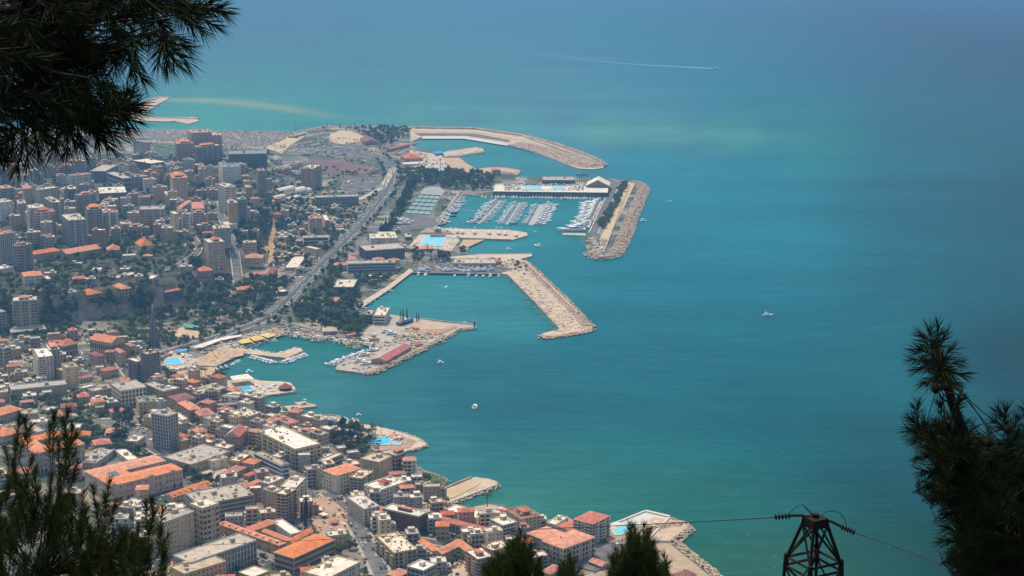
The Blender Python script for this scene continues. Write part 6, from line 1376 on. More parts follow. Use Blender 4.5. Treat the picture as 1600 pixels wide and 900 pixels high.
for i, (x, y) in enumerate([(505, 803), (497, 795), (521, 814)]): canopy([(x - 8, y), (x, y - 3), (x + 9, y), (x + 1, y + 3)], 3.5, 'r_pale' if i < 2 else 'r_red', ('cream oval pavilion roof in the terracotta square', 'cream striped pergola in the terracotta square', 'small red café awning in the terracotta square')[i])
# round bar on the pier pool tip
t = thing('round_bar', 'dark round kiosk at the tip of the pool pier', 'kiosk', P(446, 609, LAND)); mb = MB(); mb.cyl(0, 0, 0, 3.2, 6.5, n=14); mb.obj('wall', M['metal'], t)
mb = MB(); mb.cyl(0, 0, 3.2, 5.6, 7.6, 3.2, 14); mb.cyl(0, 0, 5.6, 7.4, 3.2, .4, 14); mb.obj('roof', M['r_brown'], t)
# parasols and sunbeds
def parasol_mesh(m):
    mb = MB(); mb.cyl(0, 0, 0, 2.5, .05, n=5, m=1); n = 8
    vs = [(1.6 * math.cos(6.283 * i / n), 1.6 * math.sin(6.283 * i / n), 2.15) for i in range(n)] + [(0, 0, 2.85)] + [(1.6 * math.cos(6.283 * i / n), 1.6 * math.sin(6.283 * i / n), 1.98) for i in range(n)]
    mb.add(vs, [(i, (i + 1) % n, n) for i in range(n)] + [(n + 1 + i, n + 1 + (i + 1) % n, (i + 1) % n, i) for i in range(n)], 0); return mb.mesh('parasol', [M[m], M['metal']])
PM = {k: parasol_mesh('cl_' + k) for k in ('white', 'red', 'blue', 'teal', 'beige')}
def parasols(poly, n, cols, place, group, seed, beds=0, zoff=.5, grid=None):
    rnd = random.Random(seed)
    for i in range(n):
        s = sample(poly, rnd); g = P(s[0], s[1], LAND)
        c = rnd.choice(cols); g.z = LAND + surf(*s) - .05 + zoff * 0; o = link('parasol', PM[c], None, None, g); o.scale = (rnd.uniform(.9, 1.25),) * 3
        tag(o, f"{c} parasol {place}", 'parasol', group)
    mb = MB()
    for i in range(beds):
        s = sample(poly, rnd); g = P(s[0], s[1], LAND); z = LAND + surf(*s); a = rnd.choice((0.2, 1.77)) + rnd.uniform(-.1, .1); c, sn = math.cos(a), math.sin(a)
        v = [(-1, -.35, .3), (1, -.35, .3), (1, .35, .3), (-1, .35, .3), (-1, -.35, .42), (.4, -.35, .42), (.4, .35, .42), (-1, .35, .42), (1.0, -.35, .85), (1.0, .35, .85)]
        mb.add([(g.x + x * c - y * sn, g.y + x * sn + y * c, z + h) for x, y, h in v], [(4, 5, 6, 7), (5, 8, 9, 6), (0, 1, 5, 4), (2, 3, 7, 6), (3, 0, 4, 7), (1, 2, 9, 8), (1, 8, 5), (2, 6, 9)], rnd.choice((0, 0, 1)))
    if beds: o = mb.obj('sunbeds', [M['cl_white'], M['cl_beige']], None, 'stuff'); o['label'] = 'rows of sunbeds ' + place
WT = ('white', 'white', 'white', 'beige')
parasols([(470, 655), (495, 651), (540, 654), (558, 661), (540, 670), (500, 671), (475, 661)], 62, ('white', 'white', 'blue', 'teal', 'beige', 'red'), 'on the crowded beach terrace', 'parasols on the beach terrace', 1, 90)
parasols([(280, 551), (292, 553), (307, 565), (304, 575), (290, 577), (286, 563)], 20, WT, 'right of the square beach pool', 'parasols by the beach pool', 2, 110)
parasols([(252, 558), (270, 550), (282, 552), (262, 560)], 9, ('white', 'red'), 'behind the square beach pool', 'parasols behind the beach pool', 3, 40)
parasols([(398, 603), (436, 601), (446, 611), (405, 617)], 22, WT, 'on the deck right of the pier pool', 'parasols by the pier pool', 4, 90)
parasols([(352, 619), (400, 617), (410, 620), (394, 623), (358, 622)], 8, WT, 'on the near edge of the pier pool', 'parasols before the pier pool', 5, 40)
parasols([(700, 250), (718, 250), (740, 265), (712, 266)], 26, ('beige', 'white', 'beige'), 'on the sand of the upper beach', 'parasols on the upper beach', 6, 70)
parasols([(706, 241), (752, 234), (755, 238), (712, 244)], 14, WT, 'on the upper beach groyne', 'parasols on the groyne', 7)
parasols([(640, 386), (655, 375), (656, 384), (650, 391)], 8, WT, 'left of the large pale pool', 'parasols left of the pale pool', 10, 20)
parasols([(699, 370), (716, 371), (714, 380), (702, 390), (694, 388)], 20, WT, 'right of the large pale pool', 'parasols right of the pale pool', 11, 50)
parasols([(600, 684), (612, 678), (626, 681), (646, 690), (630, 694), (618, 690)], 14, ('white', 'beige', 'red'), 'around the headland pool', 'parasols at the headland pool', 12, 40)
parasols([(772, 795), (790, 794), (798, 803), (782, 806)], 8, ('white', 'beige', 'red'), 'beside the small round edged pool', 'parasols at the round edged pool', 13, 24)
parasols([(985, 818), (1030, 818), (1008, 838), (992, 836)], 6, WT, 'on the white sea platform', 'parasols on the sea platform', 14, 16)
parasols([(642, 746), (655, 742), (665, 756), (650, 764), (642, 758)], 10, WT, 'in the sea garden above the sandy jetty', 'parasols in the sea garden', 15, 20)
parasols([(655, 246), (690, 244), (698, 256), (665, 262)], 10, WT, 'in the upper beach club', 'parasols in the upper beach club', 16, 30)
parasols([(460, 627), (478, 625), (482, 632), (464, 635)], 6, ('beige',), 'on the low rocky jetty', 'parasols on the low jetty', 17)
# deck of the yacht club: pool and sun terrace on the low roof
yc = next(o for o in COL.objects if o.name.startswith('yacht_club')); zr = yc.location[2] + next(c for c in yc.children if c.name.startswith('roof')).data.vertices[4].co.z + .02
pool([(818, 296.2), (820, 291.5), (846, 291), (845, 296)], 'pool2', 'left half of the long pale pool on the yacht club roof deck', z=zr + .3)
pool([(862, 296), (863, 291), (884, 291.3), (882, 296.2)], 'pool2', 'right half of the long pale pool on the yacht club roof deck', z=zr + .3)
rnd = random.Random(31)
for i in range(34):
    x = rnd.choice((rnd.uniform(800, 815), rnd.uniform(888, 912), rnd.uniform(800, 912))); y = rnd.uniform(291, 297) if not 816 < x < 886 else rnd.uniform(288.2, 290.2); g = P(x, y, zr)
    o = link('parasol', PM[rnd.choice(('white', 'white', 'beige'))], None, None, g); o.scale = (1.3,) * 3; tag(o, 'white parasol on the yacht club roof deck', 'parasol', 'parasols on the yacht club deck')
mb = MB()
for i in range(420):
    x = rnd.uniform(788, 912); y = rnd.uniform(288.3, 298)
    if 814 < x < 888 and 290 < y < 297: continue
    g = P(x, y, zr); a = rnd.uniform(-.1, .1); s = rnd.uniform(.6, 2.6); s2 = s * .6; h = rnd.uniform(.4, 1.9) if s < 2 else .6
    mb.box(g.x - s, g.x + s, g.y - s2, g.y + s2, zr, zr + h, rnd.choice((0, 0, 1, 2, 3)))
mb.obj('deck_furniture', [M['cl_white'], M['cl_beige'], M['plaster_dark'], M['leaf2']], None, 'stuff')['label'] = 'sunbeds, planters and bars on the yacht club roof deck'
# small pavilions on the marina pier
for i, (x, y) in enumerate([(714, 360), (722, 360.5), (741, 361), (764, 361.5), (779, 362), (789, 363), (806, 365)]):
    canopy([(x - 4, y), (x, y - 1.8), (x + 4, y), (x, y + 1.8)], 4.5, 'r_pale', 'little cream pavilion on the marina pier', name='pavilion', sag=1.5)
deck('sea_wall', (700, 374), (799, 377), 1.2, 'low wall on the lower edge of the marina pier', LAND + 1.2, 'quay', 1.2)
deck('sea_wall', (730, 399.5), (830, 398.8), 1.2, 'low wall on the far edge of the club pier', LAND + 1.2, 'quay', 1.2)
deck('sea_wall', (642, 223), (659, 215.5), 1.5, 'short slanting wall at the root of the upper breakwater', LAND + 1.2, 'quay', 1.2)
# court lines and fences
M['fence'] = mat('green_fence', (.16, .24, .20), .9, .2, .5)
mb = MB(); c0, c1, c2, c3 = [P(*p, LAND) for p in ((631, 334.5), (671, 337), (688, 307), (656, 305))]; z = LAND + surf(655, 320) + .03
def cl(u0, v0, u1, v1, w=.25, h=0.0):
    f = lambda u, v: c0.lerp(c1, u).lerp(c3.lerp(c2, u), v); a, b = f(u0, v0), f(u1, v1); d = (b - a).normalized(); n = Vector((-d.y, d.x, 0)) * w
    if h: mb.add([(a.x, a.y, z), (b.x, b.y, z), (b.x, b.y, z + h), (a.x, a.y, z + h)], [(0, 1, 2, 3)], 1)
    else: mb.add([(a.x - n.x, a.y - n.y, z), (b.x - n.x, b.y - n.y, z), (b.x + n.x, b.y + n.y, z), (a.x + n.x, a.y + n.y, z)], [(0, 1, 2, 3)])
for i in range(4):
    for j in range(5):
        u0, u1, v0, v1 = i / 4 + .03, (i + 1) / 4 - .03, j / 5 + .03, (j + 1) / 5 - .03
        cl(u0, v0, u1, v0); cl(u1, v0, u1, v1); cl(u1, v1, u0, v1); cl(u0, v1, u0, v0); cl(u0, (v0 + v1) / 2, u1, (v0 + v1) / 2)
mb.obj('court_lines', [M['line'], M['fence']], None, 'stuff')['label'] = 'white lines of the tennis courts'
mb = MB()
for i in range(5): cl(i / 4, 0, i / 4, 1, h=1.6)
for j in range(6): cl(0, j / 5, 1, j / 5, h=1.6)
o = mb.obj('court_fence', [M['fence'], M['fence']]); tag(o, 'tall green mesh fences dividing the tennis courts', 'fence', None, c0)
# sheds, stalls, crates, walls and other clutter of yards and quays, too small to tell apart
def clutter(poly, n, smin, smax, mats, label, seed, hmax=2.4, roads=True, low=False):
    rnd = random.Random(seed); mb = MB(); k = 0
    for _ in range(n):
        s = sample(poly, rnd); g = G(*s)
        if roads and (near_occ(g.x, g.y, .5, 0) or road_near(g.x, g.y, -.5)): continue
        z = g.z + surf(*s) - .1; a = rnd.choice((.2, .25, 1.8, -.5)) + rnd.uniform(-.2, .2); A = rnd.uniform(smin, smax) * (3 if rnd.random() < .15 else 1); B = rnd.uniform(smin, smax) * .6; h = rnd.uniform(.3, hmax) * (1 if A < 5 else .5); c, sn = math.cos(a), math.sin(a)
        v = [(g.x + x * c - y * sn, g.y + x * sn + y * c, zz) for zz in (z - .5, z + h) for x, y in ((-A / 2, -B / 2), (A / 2, -B / 2), (A / 2, B / 2), (-A / 2, B / 2))]
        mb.add(v, [(0, 1, 5, 4), (1, 2, 6, 5), (2, 3, 7, 6), (3, 0, 4, 7), (4, 5, 6, 7)], rnd.randrange(len(mats)))
    o = mb.obj('yard_clutter', [M[m] for m in mats], None, 'stuff'); o['label'] = label
CLM = ['plaster_cream', 'plaster_grey', 'plaster_dark', 'r_pale', 'r_tan', 'plaster_stone', 'plaster_tan', 'r_white', 'r_dark']
clutter([(-10, 535), (130, 520), (250, 560), (340, 600), (460, 650), (520, 690), (480, 735), (240, 720), (-10, 700)], 1500, .8, 4.5, CLM, 'small sheds, walls and awnings in the old town yards', 1)
clutter([(150, 780), (300, 740), (540, 730), (700, 790), (880, 850), (900, 905), (200, 905)], 1300, .6, 3.2, CLM, 'stalls, walls and crates between the seafront blocks', 2, 2.0)
clutter([(430, 300), (600, 275), (600, 310), (548, 360), (462, 440), (425, 430)], 1500, 1.0, 6, CLM, 'sheds and walls among the low houses left of the highway', 3)
clutter([(0, 262), (340, 262), (440, 275), (460, 340), (300, 395), (0, 400)], 1500, 1.5, 7, CLM, 'low structures between the towers of the upper town', 4, 3.5)
clutter([(490, 205), (640, 236), (690, 245), (700, 262), (640, 268), (500, 245)], 700, 1.5, 5, CLM, 'kiosks and walls around the beach club and car park', 5)
clutter([(430, 505), (560, 528), (600, 535), (560, 545), (440, 524)], 400, .8, 3.5, CLM, 'stalls and crates along the old harbour quay', 6, 2)
clutter([(296, 545), (380, 524), (431, 512), (443, 518), (440, 524), (416, 532), (340, 547), (320, 556)], 320, .8, 3.5, CLM, 'stalls, chairs and boats on the harbour promenade', 13, 2)
clutter([(310, 562), (340, 548), (378, 551), (364, 559), (335, 571)], 60, .6, 2, ['cl_white', 'cl_blue', 'plaster_dark', 'cl_red'], 'beach things scattered on the sand', 14, .8)
clutter([(560, 556), (600, 535), (640, 512), (690, 520), (700, 530), (640, 556), (580, 583), (530, 572)], 420, .8, 4, CLM[:7], 'nets, crates and sheds on the old pier', 7, 1.8)
clutter([(645, 405), (770, 403), (812, 408), (800, 425), (645, 425)], 420, .8, 4, CLM, 'trailers and crates in the boat yard', 8, 2)
clutter([(640, 740), (668, 752), (690, 768), (700, 795), (650, 790), (600, 760)], 260, .8, 3.5, CLM, 'huts and walls of the sea garden', 9, 2)
clutter([(920, 372), (948, 374), (942, 402), (926, 400)], 220, 1, 4.5, ['r_pale', 'plaster_sand', 'plaster_stone', 'r_white', 'plaster_dark'], 'stone blocks and huts on the end of the marina breakwater', 10, 2.5)
clutter([(782, 432), (815, 430), (905, 505), (915, 514), (868, 520)], 300, .5, 2.2, ['plaster_stone', 'plaster_dark', 'quay'], 'loose stones and debris along the long breakwater', 11, .8, False)
clutter([(230, 223), (340, 229), (470, 225), (500, 212), (470, 240), (340, 240), (235, 245)], 300, 2, 7, CLM, 'sheds along the edge of the far boat yard', 12, 3)
# concrete blocks of the far boat yard
rnd = random.Random(9); mb = MB(); M['armour'] = mat('armour_concrete', (.48, .41, .33), .95, .15, .1); M['armour2'] = mat('armour_concrete_old', (.40, .35, .30), .95, .15, .1)
for i in range(5200):
    s = sample([(232, 206), (460, 208.5), (440, 221), (412, 231), (345, 228), (232, 221)], rnd); g = P(s[0], s[1], LAND); a = rnd.uniform(0, 6.28); q = rnd.uniform(1.3, 2.4); z = LAND + .5; n = 3
    vs = [(g.x + q * math.cos(a + 2.094 * k), g.y + q * math.sin(a + 2.094 * k), z) for k in range(3)] + [(g.x, g.y, z + q * 1.1)]
    mb.add(vs, [(0, 1, 3), (1, 2, 3), (2, 0, 3)], rnd.choice((0, 0, 1)))
o = mb.obj('concrete_armour', [M['armour'], M['armour2']], None, 'stuff'); o['label'] = 'field of stacked grey concrete armour units by the far shore'
# ------------------------------------------------------------------ trees of the town
def crown_data(n, rx, rz, h, rnd, leaf, lobes=5):
    """leaf clumps (small bent faces) spread through several overlapping lobes"""
    C = [(rnd.uniform(-.45, .45) * rx, rnd.uniform(-.45, .45) * rx, h + rnd.uniform(-.35, .35) * rz, rnd.uniform(.45, .75)) for _ in range(lobes)]; V = []; F = []
    for i in range(n):
        c = rnd.choice(C); d = Vector((rnd.gauss(0, 1), rnd.gauss(0, 1), rnd.gauss(0, 1) + .25)).normalized(); r = rnd.uniform(.55, 1.05)
        p = Vector((c[0] + d.x * rx * c[3] * r, c[1] + d.y * rx * c[3] * r, c[2] + d.z * rz * c[3] * r))
        nn = (d + Vector((rnd.gauss(0, .5), rnd.gauss(0, .5), rnd.gauss(0, .5) + .3))).normalized(); a = nn.orthogonal().normalized(); b = nn.cross(a); s = leaf * rnd.uniform(.6, 1.3)
        k = len(V); V += [tuple(p + a * s), tuple(p + b * s + nn * s * .3), tuple(p - a * s), tuple(p - b * s - nn * s * .2)]; F += [(k, k + 1, k + 2), (k, k + 2, k + 3)]
    return V, F
def spire_data(n, r, h, rnd, leaf):
    V = []; F = []
    for i in range(n):
        t = rnd.random() ** .8; z = .5 + t * (h - .5); rr = r * (1 - t) ** .7 * rnd.uniform(.6, 1.05); a = rnd.uniform(0, 6.283); p = Vector((rr * math.cos(a), rr * math.sin(a), z))
        nn = Vector((math.cos(a), math.sin(a), .4)).normalized(); u = Vector((0, 0, 1)); b = nn.cross(u).normalized(); s = leaf * rnd.uniform(.6, 1.2)
        k = len(V); V += [tuple(p + u * s * 1.6), tuple(p + b * s * .6), tuple(p - u * s * 1.2), tuple(p - b * s * .6)]; F += [(k, k + 1, k + 2), (k, k + 2, k + 3)]
    return V, F
tr = random.Random(4)
CR = {'round': [crown_data(150, 3.6, 2.7, 5.0, tr, .75) for _ in range(5)], 'bush': [crown_data(80, 2.2, 1.5, 1.8, tr, .6, 3) for _ in range(3)],
      'pine': [crown_data(150, 3.4, 3.8, 7.0, tr, .65, 4) for _ in range(4)], 'cypress': [spire_data(150, 1.3, 13, tr, .55) for _ in range(3)]}
LM_ = {'round': ('leaf1', 'leaf3', 'leaf2'), 'bush': ('leaf3', 'leaf1'), 'pine': ('leaf2', 'leaf2', 'cyp'), 'cypress': ('cyp',)}
CME = {}
for k, L in CR.items():
    for i, (V, F) in enumerate(L):
        for m in LM_[k]:
            me = bpy.data.meshes.new('crown'); me.from_pydata(V, [], F); me.materials.append(M[m]); CME[(k, i, m)] = me
mb = MB(); mb.tube([(0, 0, -1), (.1, 0, 2), (0, .1, 4.4)], [.32, .24, .14], 7); mb.tube([(.05, 0, 2.4), (1.3, .4, 4.6)], [.14, .06], 5); mb.tube([(.05, 0, 2.8), (-1.2, -.5, 4.8)], [.13, .05], 5); TRUNK = mb.mesh('trunk', M['trunk'])
def palm_meshes():
    mb = MB(); mb.tube([(0, 0, -1), (.15, 0, 3), (.1, .1, 6), (0, .1, 9)], [.3, .24, .2, .18], 7); tk = mb.mesh('trunk', M['trunk']); mb = MB(); r = random.Random(6)
    for i in range(22):
        a = 6.283 * i / 22 + r.uniform(-.1, .1); el = r.uniform(-.2, 1.1); L = 2.7; pts = []
        for k in range(6):
            t = k / 5; pts.append((math.cos(a) * L * t * math.cos(el * (1 - t * .5)), math.sin(a) * L * t * math.cos(el * (1 - t * .5)), 9 + L * t * math.sin(el) - 1.3 * t * t * t))
        for k in range(5):
            w0 = .42 * math.sin(3.14 * (k + .3) / 5.6); w1 = .42 * math.sin(3.14 * (k + 1.3) / 5.6) if k < 4 else .02; s, c = math.sin(a), math.cos(a); p, q = pts[k], pts[k + 1]
            mb.add([(p[0] - s * w0, p[1] + c * w0, p[2] - .18), p, q, (q[0] - s * w1, q[1] + c * w1, q[2] - .18), (p[0] + s * w0, p[1] - c * w0, p[2] - .18), (q[0] + s * w1, q[1] - c * w1, q[2] - .18)], [(0, 1, 2, 3), (1, 4, 5, 2)])
    return tk, mb.mesh('fronds', M['palm'])
PTK, PFR = palm_meshes()
TREES = []   # (px size, kind, point, scale, label)
def near_b(x, y, r=0): return near_occ(x, y, r, .3)
def plant(poly, n, kinds, smin, smax, label, seed, clear=True, even=True):
    rnd = random.Random(seed)
    for _ in range(n):
        s = sample(poly, rnd)
        if not s: return
        g = G(*s); sc = rnd.uniform(smin, smax); k = rnd.choice(kinds)
        if clear and (near_b(g.x, g.y, 1.0) or road_near(g.x, g.y, -1.5) or (seed != 15 and any(inpoly(s[0], s[1], b) for b in NOTREE))): continue
        d = math.hypot(g.y, 480); TREES.append((sc * 7 / d, k, g, sc, label, rnd.random(), rnd.uniform(0, 6.28)))
P_ = ('round', 'round', 'pine')
plant([(452, 490), (480, 470), (520, 445), (560, 448), (565, 480), (570, 510), (560, 528), (520, 520), (470, 505)], 230, P_, 1.0, 1.7, 'dark tree in the park behind the old harbour', 1)
plant([(555, 432), (600, 432), (632, 425), (600, 445), (570, 462), (556, 455)], 50, P_, .8, 1.3, 'tree on the slope of the park quay', 2)
plant([(505, 425), (540, 395), (560, 385), (540, 410), (535, 440), (505, 450)], 50, P_, .9, 1.4, 'tree between the highway and the dark hall', 3)
plant([(120, 480), (300, 455), (345, 440), (400, 440), (455, 440), (440, 480), (395, 500), (300, 505), (235, 515), (120, 500)], 420, P_, 1.0, 1.7, 'dark tree on the wooded slope below the cliff', 4)
plant([(60, 400), (300, 392), (330, 440), (240, 455), (60, 452)], 330, ('round', 'bush', 'round', 'pine'), .8, 1.5, 'tree in the villa gardens on the hill', 5)
plant([(-10, 430), (30, 425), (130, 450), (120, 530), (60, 530), (-10, 520)], 190, P_, .9, 1.5, 'tree on the shaded slope around the grey tower', 6)
plant([(636, 268), (700, 268), (772, 276), (768, 300), (700, 296), (645, 292)], 420, ('round', 'round', 'bush', 'pine'), 1.0, 1.6, 'tree in the green belt left of the yacht club', 7)
plant([(592, 372), (612, 345), (632, 305), (640, 285), (650, 292), (640, 318), (622, 345), (606, 372)], 170, ('pine', 'cypress', 'pine'), 1.0, 1.7, 'dark conifer lining the highway by the courts', 8)
plant([(935, 352), (952, 325), (972, 287), (981, 288), (972, 310), (952, 350), (944, 360)], 150, ('bush', 'round', 'round'), .9, 1.3, 'dense hedge tree on the marina breakwater', 9, clear=False)
plant([(557, 206), (600, 201), (642, 201), (640, 212), (606, 232), (578, 218), (560, 214)], 130, P_, 1.0, 1.6, 'dark tree in the grove beside the sandy field', 10)
plant([(400, 330), (450, 310), (480, 320), (478, 350), (436, 372), (405, 372)], 70, P_, 1.0, 1.6, 'tree in the gardens around the white vaults', 11)
plant([(350, 362), (420, 345), (420, 372), (405, 400), (375, 395)], 70, P_, 1.0, 1.6, 'tree in the thick garden left of the dirt track', 12)
plant([(436, 350), (440, 345), (438, 370), (434, 400), (430, 420), (428, 400)], 22, ('bush', 'round'), .8, 1.2, 'tree along the right edge of the dirt track', 13)
plant([(120, 662), (145, 668), (178, 690), (200, 700), (235, 722), (225, 732), (180, 712), (130, 700), (108, 672)], 70, ('round',), 1.0, 1.5, 'leafy tree in the green strip below the car park', 14)
plant([(178, 655), (204, 655), (208, 690), (182, 695)], 12, ('pine',), 1.3, 1.7, 'big dark tree in the middle of the car park', 15)
plant([(270, 668), (282, 672), (298, 700), (285, 704)], 8, ('round',), 1.0, 1.4, 'tree beside the pyramid roof house', 16)
plant([(505, 668), (540, 662), (575, 680), (586, 700), (570, 718), (545, 712), (512, 694)], 85, ('round', 'round', 'pine'), .9, 1.4, 'dark tree in the grove behind the headland pool', 17)
plant([(610, 735), (640, 724), (662, 745), (690, 768), (676, 778), (650, 768), (620, 750)], 34, ('round', 'bush'), .7, 1.2, 'tree in the sea garden behind the sandy jetty', 18)
plant([(330, 590), (352, 588), (350, 600), (332, 600)], 9, ('round',), 1.0, 1.3, 'round tree by the palms behind the beach', 19)
plant([(256, 566), (262, 585), (278, 590), (262, 592)], 7, ('round',), .9, 1.2, 'tree below the square beach pool', 20)
plant([(286, 735), (300, 735), (345, 760), (330, 766), (288, 752)], 26, ('round', 'bush'), .9, 1.3, 'tree in the garden right of the school', 21)
plant([(466, 812), (486, 800), (487, 840), (470, 836)], 9, ('cypress',), 1.2, 1.5, 'tall dark cypress right of the brown towers', 22)
plant([(500, 838), (520, 828), (536, 845), (535, 870), (524, 866)], 16, ('round',), 1.0, 1.3, 'green tree on the street side of the big hip roof', 23)
plant([(170, 790), (260, 812), (250, 850), (180, 840)], 24, ('round', 'bush'), 1.0, 1.4, 'tree in the yard left of the tan wings', 24)
plant([(368, 888), (430, 880), (430, 905), (365, 905)], 16, ('bush', 'round'), .5, .9, 'bush in the small garden at the bottom edge', 25)
plant([(680, 862), (712, 868), (720, 885), (690, 890)], 10, ('round',), .9, 1.2, 'tree in the shade beside the convent', 26)
plant([(630, 822), (690, 835), (730, 842), (700, 846), (640, 835)], 12, ('round', 'bush'), .7, 1.0, 'tree in the lane below the brick red block', 27)
plant([(655, 790), (676, 786), (680, 800), (664, 800)], 8, ('bush', 'round'), .8, 1.0, 'bush left of the long stone seafront building', 28)
plant([(640, 385), (655, 395), (700, 398), (705, 410), (650, 415), (640, 400)], 50, ('round', 'pine', 'cypress'), .8, 1.3, 'tree below the large pale pool', 29)
plant([(718, 394), (730, 388), (728, 398), (720, 400)], 6, ('round',), 1.0, 1.3, 'dark tree between the pale pool and the club pier', 30)
plant([(800, 408), (822, 418), (826, 432), (806, 424)], 12, ('bush', 'round'), .6, .9, 'tree at the root of the long breakwater', 31)
plant([(612, 262), (640, 272), (642, 280), (622, 292), (616, 280)], 34, ('pine', 'round'), .9, 1.3, 'tree right of the highway bend', 32)
plant([(480, 240), (545, 236), (590, 250), (580, 262), (500, 246)], 24, ('round', 'bush'), .7, 1.1, 'tree on the edge of the red earth field', 33)
plant([(495, 262), (585, 270), (560, 280), (500, 280)], 34, ('round', 'bush'), .8, 1.3, 'tree below the red earth field', 34)
plant([(500, 200), (560, 199), (556, 204), (510, 208)], 16, ('cypress', 'round'), .8, 1.1, 'small tree beyond the sandy field', 35)
plant([(205, 250), (340, 262), (420, 262), (440, 250), (420, 238), (250, 246)], 90, P_, .9, 1.4, 'tree around the far shore towers', 36)
plant([(385, 500), (450, 480), (455, 510), (420, 505), (330, 526), (330, 512)], 60, ('round', 'bush'), .8, 1.2, 'tree along the coast road', 37)
plant([(255, 520), (330, 515), (330, 525), (290, 540), (255, 545)], 34, ('bush', 'round'), .7, 1.1, 'tree by the sandy yard on the coast road', 38)
plant([(440, 372), (478, 378), (540, 352), (530, 372), (480, 425), (440, 420)], 60, ('round', 'bush'), .8, 1.3, 'tree among the low houses left of the highway', 39)
plant([(505, 330), (560, 322), (562, 345), (520, 352)], 40, ('round',), .9, 1.4, 'tree below the terrace of white arches', 40)
plant([(640, 300), (652, 296), (700, 300), (718, 302), (705, 325), (690, 345), (683, 345), (697, 305)], 26, ('bush', 'pine'), .7, 1.0, 'tree on the edge of the tennis courts', 41)
plant([(120, 610), (145, 625), (195, 640), (200, 660), (130, 655), (105, 640)], 44, ('round', 'bush'), .9, 1.3, 'tree above the tree lined car park', 42)
plant([(16, 622), (110, 622), (118, 640), (20, 650)], 44, ('round',), .9, 1.3, 'tree below the garage terrace', 43)
plant([(-10, 270), (340, 268), (345, 395), (-10, 400)], 800, P_, .9, 1.5, 'tree between the towers of the upper town', 44)
plant([(-10, 530), (260, 560), (400, 640), (480, 720), (460, 740), (240, 720), (-10, 700)], 330, ('round', 'bush', 'round'), .7, 1.1, 'tree in the old town yards', 45)
plant([(180, 790), (600, 740), (760, 810), (900, 880), (900, 905), (240, 905)], 260, ('round', 'bush'), .6, 1.0, 'tree between the seafront blocks', 46)
plant([(340, 262), (480, 280), (540, 330), (520, 390), (440, 430), (360, 380)], 420, P_, .9, 1.4, 'tree in the middle town', 47)
plant([(985, 862), (1030, 862), (1060, 885), (1050, 905), (950, 900)], 18, ('bush',), .6, 1.0, 'shrub on the bank above the rocky shore', 48)
plant([(-10, 517), (120, 510), (240, 512), (380, 500), (340, 522), (250, 545), (130, 530), (-10, 542)], 230, ('round', 'bush', 'round'), .8, 1.3, 'tree at the foot of the wooded slope', 91)
plant([(470, 280), (600, 262), (600, 300), (560, 330), (480, 330)], 90, ('round', 'bush'), .7, 1.1, 'tree around the bare car park', 92)
rr_ = random.Random(99)
for q_, w_, lab in [(ROADS[0][0], 20, 'street tree beside the highway'), (ROADS[1][0], 13, 'street tree beside the coast road'), (ROADS[2][0], 13, 'street tree on the main street'), (ROADS[5][0], 8, 'street tree beside the hill road')]:
    for i in range(len(q_) - 1):
        d = (q_[i + 1] - q_[i]).normalized(); L = (q_[i + 1] - q_[i]).length
        for side in (-1, 1):
            for k in range(2):
                if rr_.random() > .8: continue
                p = q_[i] + d * L * rr_.random() + Vector((-d.y, d.x, 0)) * side * (w_ / 2 + rr_.uniform(2.5, 9)); X_, Y_ = proj(p.x, p.y, p.z)
                if near_occ(p.x, p.y, 1, .2) or any(inpoly(X_, Y_, b) for b in BLOCK): continue
                if road_near(p.x, p.y, 0): continue
                p.z = float(hgt(p.x, p.y)); sc = rr_.uniform(.7, 1.25); TREES.append((sc * 7 / math.hypot(p.y, 480), rr_.choice(('round', 'round', 'bush', 'pine')), p, sc, lab, rr_.random(), rr_.uniform(0, 6)))
plant([(836, 299), (866, 299), (866, 304), (836, 304)], 8, ('round', 'bush'), 1.0, 1.3, 'tree against the front of the yacht club', 90, clear=False)
TREES.sort(key=lambda t: -t[0]); NI = 290; TN = {'round': 'broadleaf_tree', 'bush': 'bush', 'pine': 'pine_tree', 'cypress': 'cypress_tree'}
KW = {'round': 'round', 'bush': 'low', 'pine': 'tall', 'cypress': 'slender'}
for i, (s, k, g, sc, label, r, rz) in enumerate(TREES[:NI]):
    t = thing(TN[k], KW[k] + ' ' + label, 'tree' if k != 'bush' else 'bush', g, rz, 'single trees of the town', (sc * (.85 + .3 * r), sc * (1.15 - .3 * r), sc))
    link('trunk', TRUNK, t); link('crown', CME[(k, int(r * 97) % len(CR[k]), LM_[k][int(r * 53) % len(LM_[k])])], t)
